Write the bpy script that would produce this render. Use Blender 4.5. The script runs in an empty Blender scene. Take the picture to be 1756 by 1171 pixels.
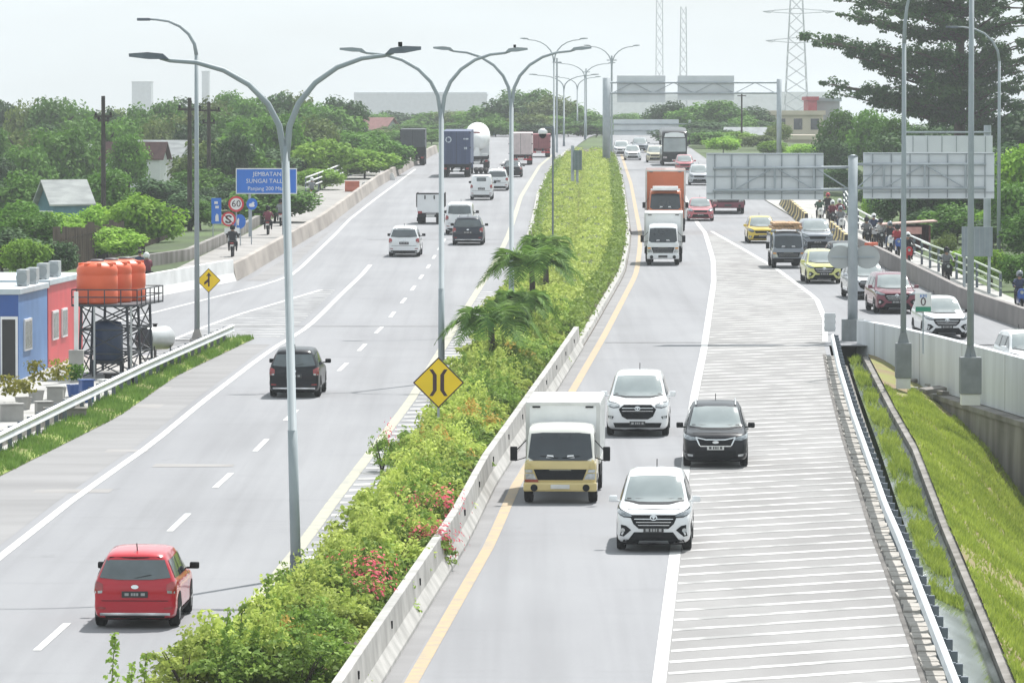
import bpy, bmesh, math, random
import numpy as np
from mathutils import Vector, Matrix
from mathutils.bvhtree import BVHTree
rad = math.radians
PI = math.pi
scene = bpy.context.scene
COL = scene.collection

# ------------------------------------------------------------------ camera, sky, sun, exposure
IMW, IMH = 1756.0, 1171.0
F = 9500.0                      # focal length in photo pixels (long lens)
CAMH = 11.5                     # camera height over the carriageway
HOR = 190.0                     # row of the true horizon
PITCH = math.atan((IMH / 2 - HOR) / F)
K = (HOR - 80.0) / F            # the carriageway climbs away from the camera
cam_d = bpy.data.cameras.new('camera')
cam = bpy.data.objects.new('camera', cam_d)
COL.objects.link(cam)
cam.location = (0, 0, CAMH)
cam.rotation_euler = (PI / 2 - PITCH, 0, 0)
cam_d.sensor_width = 36.0
cam_d.lens = 36.0 * F / IMW
cam_d.clip_start = 1.0
cam_d.clip_end = 20000.0
scene.camera = cam

SUN = Vector((0.30, 0.60, 1.0)).normalized()      # direction towards the sun
world = bpy.data.worlds.new('World')
scene.world = world
world.use_nodes = True
nt = world.node_tree
nt.nodes.clear()
wo = nt.nodes.new('ShaderNodeOutputWorld')
bg = nt.nodes.new('ShaderNodeBackground')
bg.inputs[1].default_value = 0.096
sky = nt.nodes.new('ShaderNodeTexSky')
sky.sky_type = 'NISHITA'
sky.sun_disc = False
sky.sun_elevation = math.asin(SUN.z)
sky.sun_rotation = math.atan2(SUN.x, SUN.y)
sky.altitude = 0
sky.air_density = 1.0
sky.dust_density = 2.5
sky.ozone_density = 1.0
tc = nt.nodes.new('ShaderNodeTexCoord')
mp = nt.nodes.new('ShaderNodeMapping')
mp.inputs['Scale'].default_value = (5, 5, 26)
nz = nt.nodes.new('ShaderNodeTexNoise')
nz.inputs['Scale'].default_value = 1.6
nz.inputs['Detail'].default_value = 5
nz.inputs['Roughness'].default_value = 0.55
cr = nt.nodes.new('ShaderNodeMapRange')
cr.inputs['From Min'].default_value = 0.36
cr.inputs['From Max'].default_value = 0.66
cr.inputs['To Min'].default_value = 0.72
cr.inputs['To Max'].default_value = 0.95
mx = nt.nodes.new('ShaderNodeMix')
mx.data_type = 'RGBA'
mx.inputs['B'].default_value = (8.1, 8.9, 9.15, 1)      # thin white cloud over the blue
nt.links.new(tc.outputs['Generated'], mp.inputs['Vector'])
nt.links.new(mp.outputs[0], nz.inputs['Vector'])
nt.links.new(nz.outputs['Fac'], cr.inputs['Value'])
nt.links.new(cr.outputs[0], mx.inputs['Factor'])
nt.links.new(sky.outputs[0], mx.inputs['A'])
nt.links.new(mx.outputs['Result'], bg.inputs[0])
nt.links.new(bg.outputs[0], wo.inputs[0])

sl = bpy.data.lights.new('sun', 'SUN')
sl.energy = 5.0
sl.angle = rad(1.0)
sl.color = (1.0, 0.975, 0.94)
so = bpy.data.objects.new('sun', sl)
COL.objects.link(so)
so.rotation_euler = (-SUN).to_track_quat('-Z', 'Y').to_euler()

scene.view_settings.view_transform = 'Standard'
scene.view_settings.look = 'None'
scene.view_settings.gamma = 1.0
scene.view_settings.use_curve_mapping = False
scene.view_settings.exposure = 0.42
scene.cycles.use_denoising = True
scene.cycles.max_bounces = 6
scene.cycles.diffuse_bounces = 2
scene.cycles.glossy_bounces = 2
scene.cycles.transparent_max_bounces = 8
scene.cycles.volume_bounces = 0
scene.cycles.caustics_reflective = False
scene.cycles.caustics_refractive = False

# ------------------------------------------------------------------ geometry of the view
_fw = Vector((0, math.cos(PITCH), -math.sin(PITCH)))
_up = Vector((0, math.sin(PITCH), math.cos(PITCH)))


def ray(px, py):
    return _fw * F + Vector((1, 0, 0)) * (px - IMW / 2) + _up * (IMH / 2 - py)


def P(px, py, h=0.0):
    """point on the carriageway plane raised by h that the photo shows at px, py"""
    d = ray(px, py)
    t = (h - CAMH) / (d.z - K * d.y)
    return Vector((d.x * t, d.y * t, CAMH + d.z * t))


def W(px, py, Y):
    d = ray(px, py)
    t = Y / d.y
    return Vector((d.x * t, Y, CAMH + d.z * t))


def r(Y):
    """height of the carriageway at distance Y: a steady climb, a crest, a descent"""
    if Y < 620:
        return K * Y
    if Y < 920:
        u = Y - 620
        return K * 620 + K * u - K * 2 * u * u / 600
    return max(-3.0, K * 620 - K * (Y - 920))


class Line:
    """a line on the road plane as a function X(Y)"""
    def __init__(self, pix=None, pts=None):
        q = []
        if pix:
            for a in pix:
                v = P(*a)
                q.append((v.y, v.x))
        if pts:
            q += [(b, a) for a, b in pts]
        q.sort()
        self.y = np.array([a for a, b in q])
        self.x = np.array([b for a, b in q])

    def __call__(self, Y):
        y, x = self.y, self.x
        if Y < y[0]:
            return float(x[0] + (x[1] - x[0]) / (y[1] - y[0]) * (Y - y[0]))
        if Y > y[-1]:
            return float(x[-1] + (x[-1] - x[-2]) / (y[-1] - y[-2]) * (Y - y[-1]))
        return float(np.interp(Y, y, x))

    def slope(self, Y, e=12):
        return (self(Y + e) - self(Y - e)) / (2 * e)


YL = Line(pix=[(440, 1030), (525, 925), (570, 862), (660, 745), (703, 688), (855, 440), (872, 403), (882, 373), (893, 338), (925, 285), (952, 262)])
YR = Line(pix=[(705, 1171), (841.6, 931), (882, 837), (983, 668), (1036, 576), (1087, 478), (1092, 464), (1097, 428), (1098, 401), (1093, 374), (1087, 342), (1082, 315), (1072, 285)])
WR = Line(pix=[(1130, 1171), (1158, 945), (1189, 688), (1207, 600), (1224, 483), (1223, 446), (1216, 422), (1209, 399), (1197, 385), (1180, 350), (1165, 318)])
HR = Line(pix=[(1595, 1171), (1527, 976), (1504, 918), (1481, 844), (1452, 752), (1429, 666), (1415, 592)])
HG = Line(pix=[(1415, 585), (1415, 548), (1400, 512), (1330, 460), (1270, 425), (1222, 398)])
WL = Line(pix=[(0, 955), (130, 853), (262, 760), (345, 691), (440, 618), (480, 590), (515, 570), (540, 550), (565, 525), (585, 505), (620, 472), (653, 433), (700, 380)])
DL = Line(pix=[(60, 1118), (290, 912), (368, 837), (437, 774), (485, 725), (575, 642), (605, 613), (632, 584), (661, 555), (680, 530), (701, 505), (733, 460), (790, 365), (830, 318)])
OL = Line(pix=[(340, 517), (440, 492), (495, 475), (515, 460), (575, 402), (600, 376), (643, 342), (677, 317), (710, 292)])
GL = Line(pix=[(255, 600), (345, 563), (372, 553), (407, 540), (475, 520), (578, 489), (628, 470)])
GB = Line(pix=[(0, 815), (200, 715), (300, 645), (415, 590)])          # edge of the left verge
LE = Line(pts=[(-22.5, 219), (-17.1, 251), (-13.4, 273), (-11.8, 352), (-10.9, 455), (-8.3, 590), (-5, 700)])
RE = Line(pts=[(25, 185), (22.5, 205), (20.8, 225), (19.8, 244), (19.4, 290), (19.0, 325), (18.9, 358), (18.9, 420), (19.5, 500), (20.2, 620), (21, 760)])
PI_ = Line(pts=[(20.8, 162), (17.45, 188), (15.7, 202), (13.6, 215)])  # inner parapet of the ramp

# ------------------------------------------------------------------ materials
MATS = {}


def pmat(name, col, rough=0.6, metal=0.0, var=0.12, scale=2.0, col2=None, bump=0.0, coat=0.0, spec=0.5, stretch=None, detail=4, lo=0.35, hi=0.65, alpha=None):
    if name in MATS:
        return MATS[name]
    m = bpy.data.materials.new(name)
    m.use_nodes = True
    t = m.node_tree
    b = t.nodes['Principled BSDF']
    b.inputs['Roughness'].default_value = rough
    b.inputs['Metallic'].default_value = metal
    b.inputs['Coat Weight'].default_value = coat
    b.inputs['Coat Roughness'].default_value = 0.06
    b.inputs['Coat IOR'].default_value = 1.5
    b.inputs['Specular IOR Level'].default_value = spec
    c = t.nodes.new('ShaderNodeTexCoord')
    n = t.nodes.new('ShaderNodeTexNoise')
    n.inputs['Scale'].default_value = scale
    n.inputs['Detail'].default_value = detail
    src = c.outputs['Object']
    if stretch:
        q = t.nodes.new('ShaderNodeMapping')
        q.inputs['Scale'].default_value = stretch
        t.links.new(src, q.inputs['Vector'])
        src = q.outputs[0]
    t.links.new(src, n.inputs['Vector'])
    rp = t.nodes.new('ShaderNodeMapRange')
    rp.inputs['From Min'].default_value = lo
    rp.inputs['From Max'].default_value = hi
    t.links.new(n.outputs['Fac'], rp.inputs['Value'])
    x = t.nodes.new('ShaderNodeMix')
    x.data_type = 'RGBA'
    if col2 is None:
        col2 = tuple(max(0, a * (1 - var)) for a in col)
        col = tuple(min(1, a * (1 + var * 0.6)) for a in col)
    x.inputs['A'].default_value = (*col2, 1)
    x.inputs['B'].default_value = (*col, 1)
    t.links.new(rp.outputs[0], x.inputs['Factor'])
    t.links.new(x.outputs['Result'], b.inputs['Base Color'])
    if bump:
        bp = t.nodes.new('ShaderNodeBump')
        bp.inputs['Strength'].default_value = bump
        bp.inputs['Distance'].default_value = 0.05
        t.links.new(n.outputs['Fac'], bp.inputs['Height'])
        t.links.new(bp.outputs[0], b.inputs['Normal'])
    MATS[name] = m
    return m


def leafmat(name, c1, c2, trans=0.3, scale=0.35):
    if name in MATS:
        return MATS[name]
    m = bpy.data.materials.new(name)
    m.use_nodes = True
    t = m.node_tree
    t.nodes.clear()
    o = t.nodes.new('ShaderNodeOutputMaterial')
    g = t.nodes.new('ShaderNodeNewGeometry')
    c = t.nodes.new('ShaderNodeTexCoord')
    oi = t.nodes.new('ShaderNodeObjectInfo')
    n = t.nodes.new('ShaderNodeTexNoise')
    n.inputs['Scale'].default_value = scale
    n.inputs['Detail'].default_value = 3
    t.links.new(c.outputs['Object'], n.inputs['Vector'])
    rp = t.nodes.new('ShaderNodeMapRange')
    rp.inputs['From Min'].default_value = 0.35
    rp.inputs['From Max'].default_value = 0.65
    t.links.new(n.outputs['Fac'], rp.inputs['Value'])
    a1 = t.nodes.new('ShaderNodeMath')
    a1.operation = 'MULTIPLY_ADD'
    a1.inputs[1].default_value = 0.5
    t.links.new(g.outputs['Random Per Island'], a1.inputs[0])
    a0 = t.nodes.new('ShaderNodeMath')
    a0.operation = 'MULTIPLY'
    a0.inputs[1].default_value = 0.55
    t.links.new(rp.outputs[0], a0.inputs[0])
    t.links.new(a0.outputs[0], a1.inputs[2])
    x = t.nodes.new('ShaderNodeMix')
    x.data_type = 'RGBA'
    x.inputs['A'].default_value = (*c1, 1)
    x.inputs['B'].default_value = (*c2, 1)
    t.links.new(a1.outputs[0], x.inputs['Factor'])
    hs = t.nodes.new('ShaderNodeHueSaturation')
    mr = t.nodes.new('ShaderNodeMapRange')
    mr.inputs['To Min'].default_value = 0.75
    mr.inputs['To Max'].default_value = 1.25
    t.links.new(oi.outputs['Random'], mr.inputs['Value'])
    t.links.new(mr.outputs[0], hs.inputs['Value'])
    t.links.new(x.outputs['Result'], hs.inputs['Color'])
    d = t.nodes.new('ShaderNodeBsdfPrincipled')
    d.inputs['Roughness'].default_value = 0.65
    d.inputs['Specular IOR Level'].default_value = 0.12
    tr = t.nodes.new('ShaderNodeBsdfTranslucent')
    ms = t.nodes.new('ShaderNodeMixShader')
    ms.inputs[0].default_value = trans
    t.links.new(hs.outputs[0], d.inputs['Base Color'])
    t.links.new(hs.outputs[0], tr.inputs['Color'])
    t.links.new(d.outputs[0], ms.inputs[1])
    t.links.new(tr.outputs[0], ms.inputs[2])
    t.links.new(ms.outputs[0], o.inputs[0])
    MATS[name] = m
    return m


def paint(name, col, coat=0.9, rough=0.35, metal=0.0):
    return pmat('paint_' + name, col, rough, metal, 0.05, 1.5, coat=coat, spec=0.15)




def asphalt(name, k):
    """paving: broad patches, wheel streaks along the road, oil spots, fine grain"""
    m = pmat(name, (0.256 * k, 0.259 * k, 0.272 * k), 0.85, col2=(0.208 * k, 0.210 * k, 0.222 * k), scale=0.22, stretch=(1.0, 0.3, 1), detail=9, lo=.3, hi=.7)
    t = m.node_tree
    b = t.nodes['Principled BSDF']
    c = t.nodes.new('ShaderNodeTexCoord')
    cur = b.inputs['Base Color'].links[0].from_socket
    for (sc, st, lo, hi, dark, det) in ((1.0, (1.1, 0.012, 1), .42, .68, .86, 3), (1.0, (.12, .5, 1), .56, .74, .90, 6), (1.0, (.9, .35, 1), .66, .76, .80, 8), (14.0, (1, 1, 1), .3, .7, .93, 3)):
        q = t.nodes.new('ShaderNodeMapping')
        q.inputs['Scale'].default_value = st
        n = t.nodes.new('ShaderNodeTexNoise')
        n.inputs['Scale'].default_value = sc
        n.inputs['Detail'].default_value = det
        n.inputs['Roughness'].default_value = .65
        rp = t.nodes.new('ShaderNodeMapRange')
        rp.inputs['From Min'].default_value = lo
        rp.inputs['From Max'].default_value = hi
        rp.inputs['To Min'].default_value = 1.0
        rp.inputs['To Max'].default_value = dark
        mu = t.nodes.new('ShaderNodeVectorMath')
        mu.operation = 'SCALE'
        t.links.new(c.outputs['Object'], q.inputs['Vector'])
        t.links.new(q.outputs[0], n.inputs['Vector'])
        t.links.new(n.outputs['Fac'], rp.inputs['Value'])
        t.links.new(cur, mu.inputs[0])
        t.links.new(rp.outputs[0], mu.inputs['Scale'])
        cur = mu.outputs[0]
    t.links.new(cur, b.inputs['Base Color'])
    return m


ASPHALT = asphalt('asphalt', 1.0)
ASPHALT2 = asphalt('asphalt_ramp', .92)
SHOULDER = pmat('shoulder_concrete', (0.238, 0.234, 0.236), 0.85, col2=(0.185, 0.182, 0.184), scale=0.4, stretch=(0.3, 1.2, 1), detail=7)
WHITE_MARK = pmat('white_marking', (0.55, 0.55, 0.54), 0.6, col2=(0.34, 0.34, 0.34), scale=2.5, detail=8, lo=0.3, hi=0.5)
HATCH_MARK = pmat('hatch_marking', (0.47, 0.465, 0.455), 0.7, col2=(0.245, 0.243, 0.24), scale=1.0, detail=10, lo=0.40, hi=0.56)
YELLOW_MARK = pmat('yellow_marking', (0.40, 0.285, 0.145), 0.6, col2=(0.29, 0.235, 0.165), scale=2.5, detail=8)
PALE_YELLOW = pmat('worn_yellow_marking', (0.40, 0.38, 0.27), 0.6, col2=(0.28, 0.275, 0.24), scale=2.0, detail=8)
CONCRETE = pmat('concrete', (0.42, 0.41, 0.39), 0.8, col2=(0.27, 0.265, 0.25), scale=1.2, detail=8, bump=0.1)
CONCRETE_W = pmat('painted_concrete', (0.78, 0.78, 0.77), 0.7, col2=(0.62, 0.62, 0.61), scale=0.8, detail=8)
CONCRETE_B = pmat('beige_concrete', (0.38, 0.34, 0.305), 0.8, col2=(0.22, 0.195, 0.175), scale=0.5, stretch=(1, .35, 1), detail=9)
PATHMAT = pmat('path_concrete', (0.31, 0.295, 0.28), 0.85, col2=(0.22, 0.21, 0.20), scale=0.5, detail=8)
CONCRETE_D = pmat('dirty_concrete', (0.27, 0.255, 0.24), 0.85, col2=(0.13, 0.12, 0.105), scale=1.0, stretch=(1, 1, 0.25), detail=8)
PARAPET = pmat('parapet_concrete', (0.64, 0.665, 0.69), 0.75, col2=(0.50, 0.52, 0.54), scale=1.0, stretch=(1, 1, 0.15), detail=8)
OUTERWALL = pmat('outer_wall_concrete', (0.235, 0.215, 0.205), 0.8, col2=(0.17, 0.155, 0.15), scale=0.7, detail=6)
SOIL = pmat('soil', (0.10, 0.075, 0.05), 0.95, col2=(0.06, 0.05, 0.035), scale=2, bump=0.3)
GRASSLAND = pmat('grassland', (0.07, 0.115, 0.025), 0.95, col2=(0.035, 0.055, 0.015), scale=0.15, detail=8)
GRASSBASE = pmat('grass_base', (0.20, 0.27, 0.04), 0.95, col2=(0.15, 0.13, 0.05), scale=0.8, detail=8)
GALV = pmat('galvanized_steel', (0.40, 0.44, 0.47), 0.5, 0.15, col2=(0.31, 0.35, 0.38), scale=1.5)
GALV_L = pmat('bright_galvanized_steel', (0.62, 0.64, 0.65), 0.45, 0.2, col2=(0.5, 0.52, 0.53), scale=1.0, detail=6)
GALV_D = pmat('dark_galvanized_steel', (0.17, 0.20, 0.23), 0.6, 0.15, col2=(0.11, 0.13, 0.16), scale=2.0)
SIGNBACK = pmat('sign_back_aluminium', (0.66, 0.69, 0.72), 0.55, 0.1, col2=(0.57, 0.60, 0.63), scale=0.6, detail=5)
WHITE_PAINT = pmat('white_paint', (0.76, 0.77, 0.77), 0.5, var=0.1, scale=1.2)
BLACK = pmat('black_plastic', (0.012, 0.013, 0.015), 0.5, var=0.2, scale=4, spec=.12)
RUBBER = pmat('rubber', (0.018, 0.018, 0.019), 0.85, var=0.25, scale=6, spec=.1)
UNDER = pmat('dark_chassis', (0.016, 0.016, 0.018), 0.7, var=0.25, scale=3, spec=.1)
LAMP_DARK = pmat('smoked_headlamp', (0.30, 0.33, 0.35), 0.12, 0.2, col2=(0.10, 0.115, 0.13), scale=9, coat=.6)
CHROME = pmat('chrome', (0.7, 0.71, 0.72), 0.18, 0.9, var=0.05)
ALLOY = pmat('alloy', (0.42, 0.43, 0.44), 0.35, 0.6, var=0.1)
GLASS = pmat('vehicle_glass', (0.25, 0.29, 0.29), 0.08, 0.0, col2=(0.17, 0.20, 0.205), scale=0.8, spec=1.0, coat=1.0)  # pale base colour stands in for sky reflected in the windscreens
GLASS_R = pmat('rear_glass', (0.06, 0.085, 0.095), 0.08, 0.0, col2=(0.03, 0.045, 0.05), scale=1.2, spec=0.9, coat=0.8)
GLASS_D = pmat('tinted_glass', (0.025, 0.035, 0.045), 0.08, 0.0, col2=(0.012, 0.018, 0.024), scale=0.8, spec=0.6, coat=0.2)
LAMPGLASS = pmat('headlamp_glass', (0.55, 0.57, 0.58), 0.15, 0.3, col2=(0.3, 0.32, 0.33), scale=7, coat=1.0)
TAIL = pmat('tail_lamp_red', (0.35, 0.02, 0.02), 0.2, col2=(0.2, 0.01, 0.01), scale=6, coat=1.0)
AMBER = pmat('amber_lens', (0.75, 0.3, 0.03), 0.2, var=0.1, coat=1.0)
PLATE_K = pmat('black_number_plate', (0.03, 0.03, 0.032), 0.45, var=0.2, scale=4)
PLATE_W = pmat('white_number_plate', (0.62, 0.62, 0.6), 0.45, var=0.1, scale=4)
SIGN_Y = pmat('sign_yellow', (0.88, 0.60, 0.01), 0.45, var=0.06, scale=1.5)
SIGN_K = pmat('sign_black', (0.05, 0.02, 0.03), 0.5, var=0.1)
SIGN_B = pmat('sign_blue', (0.02, 0.16, 0.62), 0.45, var=0.08, scale=1.2)
SIGN_R = pmat('sign_red', (0.60, 0.03, 0.05), 0.45, var=0.08)
SIGN_W = pmat('sign_white', (0.75, 0.75, 0.76), 0.45, var=0.05)
SIGN_G = pmat('sign_green', (0.02, 0.26, 0.16), 0.45, var=0.05)
BARK = pmat('bark', (0.10, 0.075, 0.055), 0.9, col2=(0.05, 0.038, 0.03), scale=3, bump=0.4)
WOOD = pmat('dark_timber', (0.06, 0.05, 0.042), 0.9, col2=(0.03, 0.025, 0.022), scale=2)

# ------------------------------------------------------------------ mesh helpers


def NB():
    return bmesh.new()


def obj(name, bm, mat, parent=None, smooth=False, loc=None):
    me = bpy.data.meshes.new(name)
    bmesh.ops.recalc_face_normals(bm, faces=bm.faces[:])
    bm.to_mesh(me)
    bm.free()
    ms = mat if isinstance(mat, (list, tuple)) else [mat]
    for m in ms:
        me.materials.append(m)
    if smooth:
        me.polygons.foreach_set('use_smooth', [True] * len(me.polygons))
    return link(name, me, parent, loc)


def link(name, me, parent=None, loc=None):
    o = bpy.data.objects.new(name, me)
    COL.objects.link(o)
    if parent:
        o.parent = parent
    if loc is not None:
        o.location = loc
    return o


def tag(o, label, cat, group=None, kind=None):
    o['label'] = label
    o['category'] = cat
    if group:
        o['group'] = group
    if kind:
        o['kind'] = kind
    return o


def thing(name, label, cat, loc=(0, 0, 0), rot=(0, 0, 0), group=None):
    o = bpy.data.objects.new(name, None)
    COL.objects.link(o)
    o.location = loc
    o.rotation_euler = rot
    o.empty_display_size = 0.3
    return tag(o, label, cat, group)


def struct(o, label, cat='ground'):
    o['kind'] = 'structure'
    o['label'] = label
    o['category'] = cat
    return o


def copy_tree(o, parent=None):
    c = o.copy()
    COL.objects.link(c)
    c.parent = parent
    for ch in list(o.children):
        copy_tree(ch, c)
    return c


def dup(o, loc, rot=None, scale=None, label=None, group=None):
    c = copy_tree(o)
    c.location = loc
    if rot is not None:
        c.rotation_euler = rot
    if scale is not None:
        c.scale = scale
    if label:
        c['label'] = label
    if group:
        c['group'] = group
    return c


def box(bm, x0, x1, y0, y1, z0, z1, bev=0.0, mi=0, mtx=None):
    v = [bm.verts.new(p) for p in ((x0, y0, z0), (x1, y0, z0), (x1, y1, z0), (x0, y1, z0), (x0, y0, z1), (x1, y0, z1), (x1, y1, z1), (x0, y1, z1))]
    fs = [bm.faces.new([v[i] for i in q]) for q in ((0, 3, 2, 1), (4, 5, 6, 7), (0, 1, 5, 4), (1, 2, 6, 5), (2, 3, 7, 6), (3, 0, 4, 7))]
    for f in fs:
        f.material_index = mi
    if mtx is not None:
        bmesh.ops.transform(bm, matrix=mtx, verts=v)
    if bev > 0:
        es = list({e for f in fs for e in f.edges})
        bmesh.ops.bevel(bm, geom=es, offset=bev, segments=2, affect='EDGES', profile=0.6)
    return v


def tube(bm, pts, rads, n=8, cap=True, mi=0):
    pts = [Vector(p) for p in pts]
    if not isinstance(rads, (list, tuple)):
        rads = [rads] * len(pts)
    rings = []
    prev = None
    for i, p in enumerate(pts):
        if i == 0:
            d = pts[1] - p
        elif i == len(pts) - 1:
            d = p - pts[i - 1]
        else:
            d = (pts[i + 1] - pts[i - 1])
        d.normalize()
        if prev is None:
            a = Vector((0, 0, 1)) if abs(d.z) < 0.9 else Vector((1, 0, 0))
            u = d.cross(a).normalized()
        else:
            u = (prev - d * prev.dot(d))
            if u.length < 1e-6:
                u = d.orthogonal()
            u.normalize()
        prev = u
        w = d.cross(u)
        rings.append([bm.verts.new(p + (u * math.cos(2 * PI * k / n) + w * math.sin(2 * PI * k / n)) * rads[i]) for k in range(n)])
    for a, b in zip(rings, rings[1:]):
        for k in range(n):
            f = bm.faces.new((a[k], a[(k + 1) % n], b[(k + 1) % n], b[k]))
            f.material_index = mi
    if cap:
        bm.faces.new(rings[0][::-1]).material_index = mi
        bm.faces.new(rings[-1]).material_index = mi


def lathe(bm, prof, n=20, axis='z', c=(0, 0, 0), mi=0):
    """prof = [(radius, height)]"""
    c = Vector(c)
    rings = []
    for (ra, h) in prof:
        ring = []
        for k in range(n):
            a = 2 * PI * k / n
            if axis == 'z':
                p = Vector((ra * math.cos(a), ra * math.sin(a), h))
            elif axis == 'x':
                p = Vector((h, ra * math.cos(a), ra * math.sin(a)))
            else:
                p = Vector((ra * math.cos(a), h, ra * math.sin(a)))
            ring.append(bm.verts.new(c + p))
        rings.append(ring)
    for a, b in zip(rings, rings[1:]):
        for k in range(n):
            bm.faces.new((a[k], a[(k + 1) % n], b[(k + 1) % n], b[k])).material_index = mi
    bm.faces.new(rings[0][::-1]).material_index = mi
    bm.faces.new(rings[-1]).material_index = mi


def prism(bm, poly, axis, a, b, mi=0, mtx=None):
    """polygon extruded from a to b; axis y: poly is (x,z); axis x: (y,z); axis z: (x,y)"""
    def pt(p, t):
        return {'y': (p[0], t, p[1]), 'x': (t, p[0], p[1]), 'z': (p[0], p[1], t)}[axis]
    A = [bm.verts.new(pt(p, a)) for p in poly]
    B = [bm.verts.new(pt(p, b)) for p in poly]
    n = len(poly)
    fs = [bm.faces.new(A[::-1]), bm.faces.new(B)]
    for k in range(n):
        fs.append(bm.faces.new((A[k], A[(k + 1) % n], B[(k + 1) % n], B[k])))
    for f in fs:
        f.material_index = mi
    if mtx is not None:
        bmesh.ops.transform(bm, matrix=mtx, verts=A + B)


def circ(cx, cz, rx, rz=None, n=20, a0=0, a1=2 * PI):
    rz = rz or rx
    return [(cx + rx * math.cos(a0 + (a1 - a0) * k / n), cz + rz * math.sin(a0 + (a1 - a0) * k / n)) for k in range(n if a1 - a0 > 6.2 else n + 1)]


def strip(bm, fa, fb, y0, y1, h, step=8.0, mi=0, ys=None):
    """sheet between two lines X(Y), lying h over the road plane"""
    if ys is None:
        n = max(1, int(round((y1 - y0) / step)))
        ys = [y0 + (y1 - y0) * k / n for k in range(n + 1)]
    pv = None
    for y in ys:
        a = bm.verts.new((fa(y), y, r(y) + h))
        b = bm.verts.new((fb(y), y, r(y) + h))
        if pv:
            bm.faces.new((pv[0], pv[1], b, a)).material_index = mi
        pv = (a, b)


def sweep(bm, path, prof, mi=0, cap=True):
    """profile [(offset to the right, height)] swept along a 3-D path; heights vertical"""
    rings = []
    n = len(path)
    for i, p in enumerate(path):
        p = Vector(p)
        d = Vector(path[min(i + 1, n - 1)]) - Vector(path[max(i - 1, 0)])
        d.z = 0
        d.normalize()
        rt = Vector((d.y, -d.x, 0))
        rings.append([bm.verts.new(p + rt * a + Vector((0, 0, b))) for a, b in prof])
    m = len(prof)
    for A, B in zip(rings, rings[1:]):
        for k in range(m):
            bm.faces.new((A[k], A[(k + 1) % m], B[(k + 1) % m], B[k])).material_index = mi
    if cap:
        bm.faces.new(rings[0][::-1]).material_index = mi
        bm.faces.new(rings[-1]).material_index = mi


def path_of(f, y0, y1, h=0.0, step=6.0, off=0.0):
    n = max(1, int(round(abs(y1 - y0) / step)))
    out = []
    for k in range(n + 1):
        y = y0 + (y1 - y0) * k / n
        out.append(Vector((f(y) + off, y, r(y) + h)))
    return out


def text_mesh(name, body, size, mat, parent, loc, rot, align='CENTER', sx=1.0, ext=0.004):
    cu = bpy.data.curves.new(name, 'FONT')
    cu.body = body
    cu.size = size
    cu.align_x = align
    cu.align_y = 'CENTER'
    cu.extrude = ext
    cu.resolution_u = 2
    tmp = bpy.data.objects.new('lettering', cu)
    COL.objects.link(tmp)
    dg = bpy.context.evaluated_depsgraph_get()
    me = bpy.data.meshes.new_from_object(tmp.evaluated_get(dg))
    bpy.data.objects.remove(tmp)
    me.materials.clear()
    me.materials.append(mat)
    o = link(name, me, parent, loc)
    o.rotation_euler = rot
    o.scale = (sx, 1, 1)
    return o


def leaves(name, C, N, S, mat, asp=0.62, seed=1):
    """one mesh of leaf-shaped faces at C, facing roughly N, of size S"""
    rg = np.random.default_rng(seed)
    C = np.asarray(C, float)
    N = np.asarray(N, float)
    S = np.asarray(S, float)
    n = len(C)
    N = N + rg.normal(0, 0.45, (n, 3))
    N /= np.linalg.norm(N, axis=1)[:, None] + 1e-9
    T = rg.normal(0, 1, (n, 3))
    T -= N * (T * N).sum(1)[:, None]
    T /= np.linalg.norm(T, axis=1)[:, None] + 1e-9
    B = np.cross(N, T)
    s = S[:, None]
    V = np.empty((n, 4, 3))
    V[:, 0] = C - T * s * 0.5
    V[:, 1] = C + B * s * asp * 0.5 + N * s * 0.08
    V[:, 2] = C + T * s * 0.5
    V[:, 3] = C - B * s * asp * 0.5 + N * s * 0.08
    me = bpy.data.meshes.new(name)
    me.vertices.add(4 * n)
    me.vertices.foreach_set('co', V.reshape(-1))
    me.loops.add(4 * n)
    me.loops.foreach_set('vertex_index', np.arange(4 * n, dtype=np.int32))
    me.polygons.add(n)
    me.polygons.foreach_set('loop_start', np.arange(0, 4 * n, 4, dtype=np.int32))
    me.update(calc_edges=True)
    me.materials.append(mat)
    return me

# ================================================================== THE SETTING
def sm(a, b, x):
    t = min(1, max(0, (x - a) / (b - a)))
    return t * t * (3 - 2 * t)


def gz(X, Y):
    """terrain height"""
    z = r(Y) - 0.08
    z -= 4.5 * sm(0, 40, (LE(max(Y, 280)) - 6) - X) * sm(230, 330, Y)
    z -= 2.5 * sm(0, 40, X - 27) * sm(260, 420, Y)
    if Y < 216:
        z -= 7.5 * sm(8.1 + 0.02 * max(0, Y - 100), 9.6 + 0.034 * max(0, Y - 100), X) * sm(216, 206, Y)
    return z


bm = NB()
xs = [-2500, -1200, -600, -300, -180, -110, -75, -55, -42, -34, -28, -24, -20, -16, -12, -8, -4, 0, 4, 7, 8, 8.6, 9.2, 9.8, 10.4, 11, 11.6, 12.2, 13, 14, 16, 18, 20, 22, 24, 26, 28, 32, 40, 55, 75, 110, 180, 300, 600, 1200, 2500]
ys = [-60, 0, 40, 70, 85, 100, 110, 120, 130, 140, 150, 160, 170, 180, 190, 198, 204, 208, 212, 216, 222, 230, 240, 255, 270, 285, 300, 330, 360, 400, 440, 480, 520, 560, 600, 640, 680, 720, 760, 800, 850, 900, 960, 1050, 1200, 1400, 1700, 2100, 2800, 4000, 6500]
G = [[bm.verts.new((x, y, gz(x, y))) for x in xs] for y in ys]
for j in range(len(ys) - 1):
    for i in range(len(xs) - 1):
        bm.faces.new((G[j][i], G[j][i + 1], G[j + 1][i + 1], G[j + 1][i]))
struct(obj('ground', bm, GRASSLAND, smooth=True), 'green and brown land around the motorway')

# roads
def off(f, d):
    return lambda y: f(y) + d


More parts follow.
